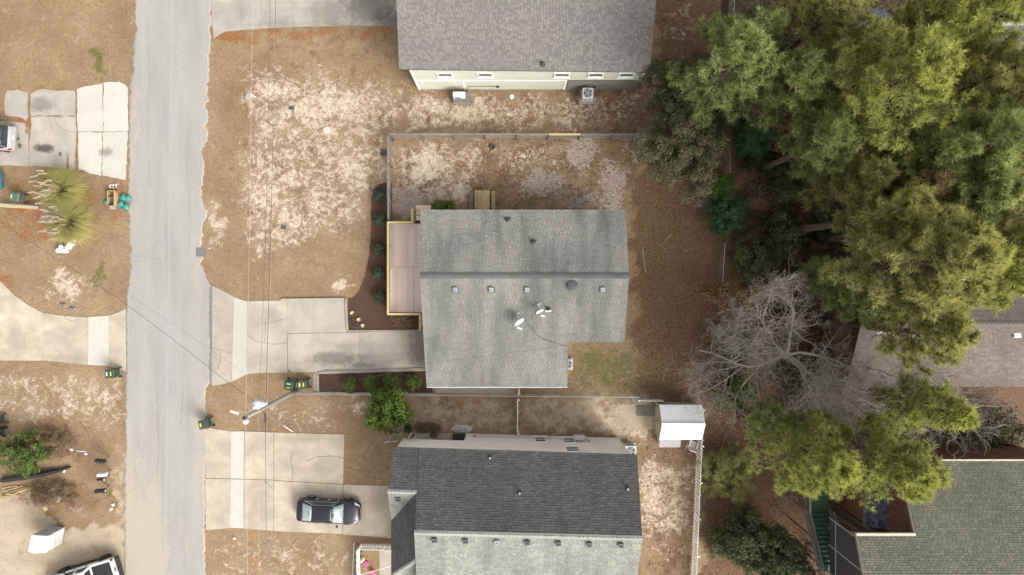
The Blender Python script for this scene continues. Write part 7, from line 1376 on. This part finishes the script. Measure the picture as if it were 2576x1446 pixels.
pine('brownish pine top between olive and blue green pines', 2300, 470, 70, 14, 11, 24, 'needle_brown', (0, 0), .8, .45, nl=36)
pine('olive pine over the low slate roof', 2150, 150, 110, 15.5, 12, 25, 'needle_olive', (0, 0), 1.0, .42, nl=56)
pine('green pine between the bright pine and the one touching the dark roof', 2335, 95, 112, 16.5, 12.5, 26, 'needle', (0, 0), 1.0, .42, nl=58)
pine('blue green pine standing beyond the olive pine near the dark roof', 2550, 330, 112, 16.5, 12.5, 27, 'needle_blue', (0, 0), 1.0, .42, nl=58)
pine('blue green pine below the pale tipped one', 2425, 500, 110, 16, 12, 28, 'needle_blue', (0, 0), 1.0, .42, nl=58)
pine('green pine leaning over the mauve brown ridge', 2480, 700, 92, 16, 13, 29, 'needle', (0, 0), 1.0, .5, nl=50)
pine('shaded pine low in the wood behind the cedar', 2125, 250, 92, 13.5, 10, 30, 'needle_green', (0, 0), .95, .4, nl=50)
pine('olive pine between the long bare trunk and the blue green pine', 2300, 565, 100, 16, 12.5, 61, 'needle_olive', (0, 0), 1.0, .45, nl=54)
pine('small olive pine hemmed in by the blue green pines', 2555, 485, 90, 16, 12.5, 62, 'needle_olive', (0, 0), .95, .45, nl=48)
pine('green pine joining the wide spreading pine to the bright one', 1985, 215, 100, 14, 10.5, 63, 'needle_green', (0, 0), 1.0, .4, nl=54)
pine('shaded pine over the dark evergreen hollow', 2150, 455, 76, 13.5, 10, 64, 'needle_olive', (0, 0), .9, .4, nl=40)
# ---------------------------------------------------------------- broadleaf crowns
def crown_tree(label, name, px, py, rpx, h_, zc, seed, mat, leaf=.11, ncl=150, per=70, clr=.38, flat_=.75, cat='tree', group=None, ry=None, trunk=True, bark_='bark_dark', aspect=.5, nz=.5):
    rs = np.random.RandomState(seed); c = W(px, py, zc); k = (1 - zc / H) / S; rx, ryy = rpx * k, (ry or rpx) * k; rz = max(.3, (h_ - zc)) ; t_ = thing(name, label, cat, (c.x, c.y, 0), 0, group)
    dv = unit(rs.randn(ncl, 3)); rad = rs.rand(ncl) ** (1 / 2.6); lump = 1 + .16 * np.sin(dv[:, 0] * 5 + seed) + .13 * np.sin(dv[:, 1] * 7 + 2 * seed)
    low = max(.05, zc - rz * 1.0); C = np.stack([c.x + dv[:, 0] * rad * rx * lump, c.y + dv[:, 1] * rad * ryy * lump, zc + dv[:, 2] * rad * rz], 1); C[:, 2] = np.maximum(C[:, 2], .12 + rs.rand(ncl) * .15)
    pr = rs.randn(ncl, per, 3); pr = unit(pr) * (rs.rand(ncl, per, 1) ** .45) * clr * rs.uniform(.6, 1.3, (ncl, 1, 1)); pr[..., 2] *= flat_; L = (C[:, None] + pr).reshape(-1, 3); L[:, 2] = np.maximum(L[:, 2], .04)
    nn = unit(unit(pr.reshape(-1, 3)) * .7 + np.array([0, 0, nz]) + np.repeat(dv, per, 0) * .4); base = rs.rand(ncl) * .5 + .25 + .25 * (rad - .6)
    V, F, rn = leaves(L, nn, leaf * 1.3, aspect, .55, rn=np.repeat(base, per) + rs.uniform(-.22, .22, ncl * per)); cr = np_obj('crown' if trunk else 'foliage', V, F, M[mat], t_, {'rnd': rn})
    root = np.array([c.x, c.y, 0.]); fork = np.array([c.x, c.y, max(.1, zc - rz * .6)]); sel = rs.choice(ncl, min(ncl, 60), False); P1 = C[sel]; mid_ = fork + (P1 - fork) * .5 + rs.randn(len(sel), 3) * .06 * rx
    V, F = segs_to_tubes(np.concatenate([np.repeat(fork[None], len(sel), 0), mid_]), np.concatenate([mid_, P1]), np.concatenate([np.full(len(sel), .035 * (rx + .3)), np.full(len(sel), .018 * (rx + .3))]), np.concatenate([np.full(len(sel), .018 * (rx + .3)), np.full(len(sel), .006)]), 4); np_obj('branches', V, F, M[bark_], t_)
    r0 = .06 * rx + .03; trunk_obj([tuple(root - np.array([0, 0, .05])), tuple((root + fork) / 2 + np.array([.03, .02, 0])), tuple(fork)], [r0, r0 * .8, r0 * .7], M[bark_], t_, 'trunk' if trunk else 'stem'); return t_
WG = 'evergreens along the wood edge'
crown_tree('large dark evergreen beside the corner of the grey brown roof', 'evergreen_tree', 1728, 225, 98, 6.5, 4.2, 31, 'leaf_dark', .12, 300, 85, .42, group=WG)
crown_tree('broad olive evergreen spreading over the end of the board fence', 'evergreen_tree', 1722, 375, 108, 6.8, 4.0, 32, 'leaf_olive', .11, 360, 85, .42, group=WG, ry=112)
crown_tree('dark evergreen wedged between the olive evergreen and the wood', 'evergreen_tree', 1800, 290, 62, 5.5, 3.4, 33, 'leaf_dark', .12, 170, 80, .4, group=WG)
crown_tree('round blue green shrub at the lawn corner below the olive evergreen', 'round_shrub', 1826, 535, 50, 3.4, 1.9, 34, 'leaf_blue', .085, 220, 90, .30, cat='shrub', ry=60)
crown_tree('small leafy green bush between the round shrub and the evergreen', 'leafy_bush', 1812, 468, 34, 3.0, 1.8, 35, 'leaf_box', .09, 110, 70, .3, cat='shrub')
crown_tree('conical blue green cedar in the dark hollow', 'cedar_tree', 1898, 345, 46, 5.2, 2.6, 36, 'leaf_blue', .085, 200, 85, .30, ry=40)
crown_tree('dark glossy evergreen deep in the hollow of the wood', 'evergreen_tree', 2012, 452, 58, 4.2, 2.4, 37, 'leaf_dark', .11, 190, 80, .36, group=WG)
crown_tree('yellow green understorey tree beside the dark drain strip', 'understorey_tree', 1893, 58, 62, 4.6, 2.6, 38, 'leaf_olive', .10, 180, 75, .38)
crown_tree('dark evergreen beneath the thin blue green pine', 'evergreen_tree', 1945, 110, 60, 4.0, 2.2, 39, 'leaf_dark', .11, 160, 75, .38, group=WG)
crown_tree('vine covered dark thicket left of the long bare pine trunk', 'thicket', 1968, 590, 60, 2.4, 1.3, 40, 'leaf_dark', .11, 180, 75, .36, cat='shrub', trunk=False)
crown_tree('brownish green thicket around the foot of the bare pine trunk', 'thicket', 1895, 655, 62, 2.2, 1.1, 41, 'leaf_olive', .10, 160, 70, .36, cat='shrub', trunk=False)
crown_tree('dark green thicket beside the young pine', 'thicket', 2005, 740, 48, 2.4, 1.2, 42, 'leaf_dark', .10, 130, 75, .34, cat='shrub', trunk=False)
crown_tree('orange leaved shrub glowing under the fallen grey branch', 'orange_shrub', 1990, 345, 44, 3.8, 2.3, 43, 'leaf_orange', .12, 70, 45, .34, cat='shrub')
crown_tree('orange leaved sapling between the bright pine limbs', 'orange_shrub', 2120, 300, 44, 6.0, 4.5, 44, 'leaf_orange', .12, 50, 45, .34, cat='shrub')
crown_tree('small orange leaved sapling near the blue green pine', 'orange_shrub', 2362, 310, 26, 9.0, 7.8, 45, 'leaf_orange', .14, 40, 40, .3, cat='shrub')
crown_tree('yellow orange shrub at the lawn side of the large bare tree', 'orange_shrub', 1800, 728, 62, 3.0, 1.7, 46, 'leaf_orange', .09, 60, 22, .34, cat='shrub', ry=26)
crown_tree('thin yellow orange shrub under the twigs of the large bare tree', 'orange_shrub', 1895, 740, 44, 3.0, 1.7, 47, 'leaf_orange', .09, 40, 22, .34, cat='shrub', ry=26)
crown_tree('tangled green brush beside the shed under the bare twigs', 'leafy_bush', 1848, 985, 52, 2.4, 1.2, 48, 'leaf_box', .10, 150, 60, .34, cat='shrub', trunk=False, ry=44)
crown_tree('low dark brush under the middle of the large bare tree', 'thicket', 1850, 870, 70, 1.8, .9, 49, 'leaf_olive', .10, 160, 55, .38, cat='shrub', trunk=False, ry=70)
crown_tree('feathery olive shrub beyond the white picket fence', 'feathery_shrub', 1836, 1190, 66, 2.6, 1.3, 50, 'leaf_feather', .16, 260, 85, .34, cat='shrub', ry=74, aspect=.12, nz=.2)
crown_tree('large dark glossy evergreen near the green staircase', 'evergreen_tree', 1872, 1352, 66, 4.6, 2.7, 51, 'leaf_dark', .12, 240, 85, .38, group=WG)
crown_tree('second dark glossy evergreen touching the staircase landing', 'evergreen_tree', 1958, 1410, 82, 5.0, 2.9, 52, 'leaf_dark', .12, 300, 85, .40, group=WG)
crown_tree('small olive brush beside the dark glossy evergreens', 'leafy_bush', 1808, 1375, 34, 1.8, .9, 53, 'leaf_olive', .10, 70, 50, .3, cat='shrub', trunk=False)
crown_tree('dark thicket under the twigs between the brown and the green roofs', 'thicket', 2480, 1080, 95, 2.6, 1.2, 54, 'leaf_dark', .12, 220, 60, .42, cat='shrub', trunk=False, ry=60)
crown_tree('dark undergrowth between the leaning pines', 'thicket', 2120, 560, 80, 3.0, 1.4, 55, 'leaf_dark', .12, 240, 65, .42, cat='shrub', trunk=False, ry=60)
crown_tree('dark undergrowth behind the conical cedar', 'thicket', 1960, 400, 70, 2.4, 1.2, 56, 'leaf_dark', .12, 200, 65, .4, cat='shrub', trunk=False, ry=50)
crown_tree('olive undergrowth below the large bare tree limbs', 'thicket', 2060, 940, 90, 2.2, 1.1, 57, 'leaf_olive', .11, 200, 55, .42, cat='shrub', trunk=False, ry=60)
# garden shrubs
SG1 = 'grey green shrubs in the curved bed'
for i, (px, py, lb) in enumerate(((955, 491, 'grey green round shrub at the fence end of the curved bed'), (955, 554, 'grey green round shrub second from the fence end of the curved bed'), (952, 626, 'grey green round shrub in the middle of the curved bed'), (950, 687, 'grey green round shrub second from the flower end of the curved bed'), (953, 745, 'grey green round shrub at the flower end of the curved bed'))): crown_tree(lb, 'garden_shrub', px, py, 14.5, .95, .5, 60 + i, 'leaf_grey', .065, 100, 75, .15, cat='shrub', group=SG1, trunk=False)
for i, (px, py, lb, mt) in enumerate(((881, 967, 'clipped green shrub nearest the bins', 'leaf_box'), (934, 962, 'clipped green shrub second from the bins', 'leaf_box'), (983, 960, 'clipped green shrub touching the bright green tree', 'leaf_box'), (1040, 963, 'clipped green shrub nearest the house eave', 'leaf_box'))): crown_tree(lb, 'clipped_shrub', px, py, 17.5, 1.15, .6, 70 + i, mt, .07, 150, 80, .16, cat='shrub', group='clipped green shrubs in the straight bed', trunk=False)
crown_tree('bright green broadleaf tree between chain link and pale driveway', 'broadleaf_tree', 976, 1034, 52, 4.2, 2.6, 80, 'leaf_bright', .16, 150, 60, .40)
crown_tree('dark green shrub against the wall behind the deck steps', 'garden_shrub', 1119, 523, 30, 1.6, .8, 81, 'leaf_box', .08, 110, 70, .24, cat='shrub', trunk=False, ry=20)
crown_tree('small dark green bush at the patio corner', 'garden_shrub', 1026, 1078, 9, .7, .35, 82, 'leaf_dark', .07, 40, 50, .14, cat='shrub', trunk=False)
crown_tree('big leafy green bush beside the charred log', 'leafy_bush', 55, 1140, 76, 2.2, 1.0, 83, 'leaf_box', .10, 150, 60, .30, cat='shrub', trunk=False, ry=56)
crown_tree('dry brown brush around the leafy green bush', 'dry_brush', 120, 1118, 70, 1.1, .5, 84, 'brush', .22, 140, 60, .36, cat='shrub', trunk=False, ry=44, aspect=.07)
crown_tree('low dry brush heap by the lumber pile', 'dry_brush', 130, 1240, 70, .5, .2, 85, 'brush', .26, 110, 50, .36, cat='shrub', trunk=False, ry=30, aspect=.06)
crown_tree('dry brown perennial clump against the patio', 'dry_brush', 1075, 1076, 30, .7, .35, 86, 'brush', .2, 60, 55, .26, cat='shrub', trunk=False, ry=10, aspect=.08)
# pampas grass
def pampas(label, px, py, rpx, seed, npl):
    rs = np.random.RandomState(seed); c = W(px, py); r_ = rpx / S; t_ = thing('pampas_grass', label, 'grass', (c.x, c.y, 0), 0, 'pampas grass clumps'); n = 2600
    az = rs.uniform(0, 2 * np.pi, n); L = r_ * rs.uniform(.7, 1.25, n); up = rs.uniform(.6, 1.7, n); rb = rs.rand(n) * .5 * r_; B = np.stack([c.x + rb * np.cos(az), c.y + rb * np.sin(az), np.zeros(n)], 1); out = np.stack([np.cos(az + rs.randn(n) * .3), np.sin(az + rs.randn(n) * .3), np.zeros(n)], 1)
    Mi = B + out * (L * .45)[:, None] + np.array([0, 0, 1.]) * (up * .85)[:, None]; E = B + out * L[:, None] + np.array([0, 0, 1.]) * (up * rs.uniform(.25, .95, n))[:, None]; s_ = unit(np.cross(out, [0, 0, 1.])) * .016
    V = np.stack([B - s_, B + s_, Mi + s_ * .8, Mi - s_ * .8, E], 1).reshape(-1, 3); b = np.arange(n)[:, None] * 5; F4 = np.concatenate([b + np.array([[0, 1, 2, 3]]), b + np.array([[3, 2, 4, 4]])], 0)
    tone = np.clip(.35 + .3 * (out[:, 0] * .7 - out[:, 1] * .9) + rs.randn(n) * .2, 0, 1); me = np_obj('blades', V, np.concatenate([(b + np.array([[0, 1, 2]])), (b + np.array([[0, 2, 3]])), (b + np.array([[3, 2, 4]]))]), M['pampas'], t_, {'rnd': np.repeat(tone, 5)})  # blades leaning towards the sun coloured lighter, sunlight put into the tone
    for k in range(npl):
        a = rs.uniform(1.9, 4.4); rr = r_ * rs.uniform(.1, 1.1) ; z_ = rs.uniform(1.0, 1.9); d = np.array([-1., rs.uniform(-.5, .35), rs.uniform(-.1, .2)]); p = np.array([c.x + rr * math.cos(a), c.y + rr * math.sin(a), z_]); m = 170; u_ = rs.rand(m); ln = rs.uniform(.35, .6); C = p + d * (u_ * ln)[:, None]; o_ = unit(rs.randn(m, 3)) * .085 + d * .10; s_ = unit(np.cross(o_, rs.randn(m, 3))) * .016
        V = np.stack([C - s_, C + s_, C + o_], 1).reshape(-1, 3); pl = np_obj('plume', V, np.arange(3 * m).reshape(-1, 3), M['plume'], t_, {'rnd': np.repeat(rs.rand(m), 3)}); m_ = MB(); m_.tube([tuple(np.array([c.x, c.y, .3])), tuple((p + np.array([c.x, c.y, z_])) / 2), tuple(p + d * ln)], .004, 4); m_.build('stalk', M['stick'], pl)
pampas('green pampas grass clump with cream plumes close to the broken driveway', 172, 482, 44, 91, 34); pampas('yellower pampas grass clump with cream plumes close to the white buckets', 194, 562, 42, 92, 30)
# ---------------------------------------------------------------- bare trees
def bare(label, px, py, rpx, zc, h_, seed, mat, nmain=7, levels=5, lean=(0, 0), r0=.22, name='bare_tree', cat='tree', spread=1.0, twigm=None, ry=None, tip=.006, nbs=(7, 5, 4, 3, 3)):
    rs = np.random.RandomState(seed); c = W(px, py, zc); k = (1 - zc / H) / S; R_ = rpx * k; yf = (ry or rpx) / rpx; b0 = np.array([c.x - lean[0], c.y - lean[1], 0.]); t_ = thing(name, label, cat, tuple(b0)); fz_ = h_ * .25; fork = b0 + np.array([lean[0] * .25, lean[1] * .25, fz_])
    trunk_obj([tuple(b0 - np.array([0, 0, .1])), tuple((b0 + fork) / 2 + np.array([.05, .04, 0])), tuple(fork)], [r0 * 1.25, r0, r0 * .9], M[mat], t_, 'trunk'); LV = [([], [], [], []) for _ in range(2)]; ctr = np.array([c.x, c.y])
    def grow(p, d, L, r_, lev):
        n = 7 if lev == 0 else 5 if lev == 1 else 4 if lev < 3 else 3; pts = [p]
        for i in range(n):
            d = unit(d + rs.randn(3) * (.20 if lev < 2 else .26) + np.array([0, 0, .05 if lev else .0])); q = (p[:2] - ctr) / np.array([R_, R_ * yf])
            if (q ** 2).sum() > 1.15: d = unit(d + np.array([0, 0, .22]) - np.append(q, 0) * .10)
            p = p + d * L / n; pts.append(p)
        rr = np.linspace(r_, max(tip * .7, r_ * .42), n + 1); w_ = LV[0 if lev < 2 else 1]
        for i in range(n): w_[0].append(pts[i]); w_[1].append(pts[i + 1]); w_[2].append(rr[i]); w_[3].append(rr[i + 1])
        if lev >= levels - 1: return
        for i in range(nbs[lev]):
            u_ = rs.uniform(.18, 1.0); j = min(n - 1, int(u_ * n)); q = pts[j] + (pts[j + 1] - pts[j]) * (u_ * n - j); dd = unit(pts[j + 1] - pts[j]); s_ = unit(np.cross(dd, rs.randn(3))); e = unit(dd * rs.uniform(.45, .9) + s_ * rs.uniform(.5, 1.1) + np.array([0, 0, .10])); grow(q, e, L * rs.uniform(.38, .66), max(tip, rr[j] * .52), lev + 1)
    for i in range(nmain):
        az = i * 2 * math.pi / nmain + rs.uniform(-.45, .45) + seed; el = rs.uniform(.2, .75); d = np.array([math.cos(az) * math.cos(el), math.sin(az) * yf * math.cos(el), math.sin(el) * spread]); grow(fork + np.array([rs.uniform(-.5, .5), rs.uniform(-.5, .5), rs.uniform(-1.2, .3)]) * r0, unit(d), R_ * rs.uniform(.72, 1.0), r0 * .66, 0)
    for nm, (a, b, ra, rb), kk in (('limbs', LV[0], 6), ('twigs', LV[1], 3)):
        V, F = segs_to_tubes(np.array(a), np.array(b), np.array(ra), np.array(rb), kk); np_obj(nm, V, F, M[mat] if nm == 'limbs' else M[twigm or mat], t_, None, nm == 'limbs')
    return t_
bare('large leafless tree with pale grey limbs spreading over the wood edge', 2060, 912, 300, 6.0, 8.5, 101, 'bark_pale', 6, 5, (.9, -.3), .19, ry=185, tip=.009, spread=.8, twigm='bark_haze', nbs=(10, 8, 5, 4))
bare('leafless tree with pale limbs and reddish twig tips between the two roofs', 2510, 1055, 200, 8.0, 9.5, 102, 'bark_pale', 5, 5, (.6, -.2), .16, ry=165, twigm='bark_haze', tip=.009, spread=.7, nbs=(9, 6, 5, 3))
bare('fallen grey dead branch hanging under the wide pine', 1960, 280, 52, 5.0, 7, 103, 'bark_pale', 3, 5, (.4, .4), .09, tip=.009)
bare('brown leafless sapling in the hollow between pines', 2180, 420, 80, 7.0, 9, 104, 'twig', 4, 5, (.8, 0), .11, tip=.009)
bare('leafless shrub in the mulch bed beside the deck corner', 1012, 806, 26, .5, .7, 105, 'twig_tan', 9, 4, (0, 0), .02, 'bare_shrub', 'shrub', .8, tip=.006, ry=16)
bare('small leafless sapling beside the staircase landing', 2005, 1270, 26, 2.5, 3.2, 106, 'bark_pale', 4, 4, (0, 0), .03, tip=.007)
bare('leafless bush in the corner under the slate lower roof', 2150, 1315, 34, 2.5, 3.4, 107, 'twig', 5, 4, (.2, 0), .04, 'bare_shrub', 'shrub', tip=.008)
bare('grey leafless twigs over the olive evergreen', 1790, 470, 40, 4.0, 5, 108, 'bark_pale', 4, 4, (0, 0), .06, tip=.008)
# ---------------------------------------------------------------- ground cover : grass blades, fallen leaves
def scatter(n, box, dens, seed):
    rs = np.random.RandomState(seed); x = rs.uniform(box[0], box[2], n); y = rs.uniform(box[1], box[3], n); A = masks(x, y); k = rs.rand(n) < dens(A, x, y)
    for P in EXC: k &= ~pip(x, y, P)
    return x[k], y[k], A[:, k], rs
HOUSES = [[(1085, 545), (1560, 545), (1560, 855), (1415, 855), (1415, 950), (1085, 950)], [(1045, -60), (1600, -60), (1590, 226), (1050, 222)], [(1030, 1120), (1550, 1105), (1560, 1446), (1000, 1446)], [(975, 560), (1065, 560), (1065, 790), (975, 790)]]
EXC += HOUSES
def blades(name, label, cat, n, dens, seed, mat, hgt, box=(-40, -30, 1780, 1480), per=3, spread=.05):
    x, y, A, rs = scatter(n, box, dens, seed); m = len(x); x = np.repeat(x, per); y = np.repeat(y, per); m *= per; P = np.stack([(x - CX) / S, (CY - y) / S, np.zeros(m)], 1) + np.concatenate([rs.randn(m, 2) * spread, np.zeros((m, 1))], 1); az = rs.uniform(0, 6.28, m); L = hgt * rs.uniform(.5, 1.3, m); t_ = np.stack([np.cos(az), np.sin(az), rs.uniform(.25, 1.2, m)], 1); s_ = np.stack([-np.sin(az), np.cos(az), np.zeros(m)], 1) * .011
    V = np.stack([P - s_, P + s_, P + t_ * L[:, None]], 1).reshape(-1, 3); o = np_obj(name, V, np.arange(3 * m).reshape(-1, 3), M[mat], None, {'rnd': np.repeat(rs.rand(m), 3)}); tag(o, label, cat, kind='stuff')
blades('dry_grass', 'short dormant tan grass covering the lawns', 'grass', 80000, lambda A, x, y: np.clip(.95 - A[0] * 1.15 - A[4] * 1.2 - A[5] - A[1] * .5, 0.03, 1), 201, 'drygrass', .075, per=2)
blades('green_grass', 'tufts of green grass in the winter lawn', 'grass', 60000, lambda A, x, y: np.clip(A[2] * 1.1 - .2, 0, 1), 202, 'greengrass', .11)
def litter(n, dens, seed, box, sz, name, label):
    x, y, A, rs = scatter(n, box, dens, seed); m = len(x); C = np.stack([(x - CX) / S, (CY - y) / S, rs.uniform(.012, .05, m)], 1); V, F, rn = leaves(C, np.repeat(np.array([[0, 0, 1.]]), m, 0), sz, .6, .28); V[:, 2] = np.maximum(V[:, 2], .005); o = np_obj(name, V, F, M['litter'], None, {'rnd': rn}); tag(o, label, 'leaves', kind='stuff')
litter(90000, lambda A, x, y: np.clip(A[1] * 1.0 - .15, 0, .85), 203, (1200, -30, 2140, 1480), .11, 'fallen_leaves', 'brown fallen leaves and pine straw under the trees')
litter(16000, lambda A, x, y: .35 + 0 * x, 204, (-30, -30, 1640, 1480), .06, 'fallen_leaves', 'scattered dry leaf bits over the open lawns')

def undergrowth(n, P, seed, mat, name, label):
    rs = np.random.RandomState(seed); xs_ = [p[0] for p in P]; ys_ = [p[1] for p in P]; x = rs.uniform(min(xs_), max(xs_), n * 2); y = rs.uniform(min(ys_), max(ys_), n * 2); k = pip(x, y, P); x, y = x[k][:n], y[k][:n]; m = len(x); nn = np.sin(x / 17 + 2 * np.sin(y / 23)) + np.sin(y / 13 + x / 29)
    k = nn > -.5; x, y, nn = x[k], y[k], nn[k]; m = len(x); C = np.stack([(x - CX) / S, (CY - y) / S, rs.rand(m) ** 1.6 * (.15 + .35 * np.clip(nn + .5, 0, 2)) + .03], 1); V, F, rn = leaves(C, np.repeat(np.array([[0, 0, 1.]]), m, 0), .16, .6, .7); V[:, 2] = np.maximum(V[:, 2], .01); o = np_obj(name, V, F, M[mat], None, {'rnd': rn}); tag(o, label, 'undergrowth', kind='stuff')
undergrowth(26000, [(1840, 330), (2120, 330), (2330, 480), (2330, 640), (2120, 790), (1900, 790), (1830, 640), (1850, 520)], 301, 'leaf_dark', 'undergrowth', 'dark ivy and creeper covering the wood floor')
undergrowth(12000, [(1840, -20), (2060, -20), (2060, 330), (1840, 330)], 302, 'leaf_olive', 'undergrowth', 'low olive undergrowth beside the drain strip')
undergrowth(42000, [(1990, -20), (2640, -20), (2640, 640), (2330, 640), (2330, 480), (2120, 330), (1990, 330)], 303, 'leaf_dark', 'undergrowth', 'shaded undergrowth beneath the tall pines')
undergrowth(14000, [(1800, 800), (2110, 800), (2130, 985), (2360, 985), (2360, 1120), (1900, 1090), (1800, 1010)], 304, 'leaf_olive', 'undergrowth', 'tangled olive undergrowth beneath the leafless tree')
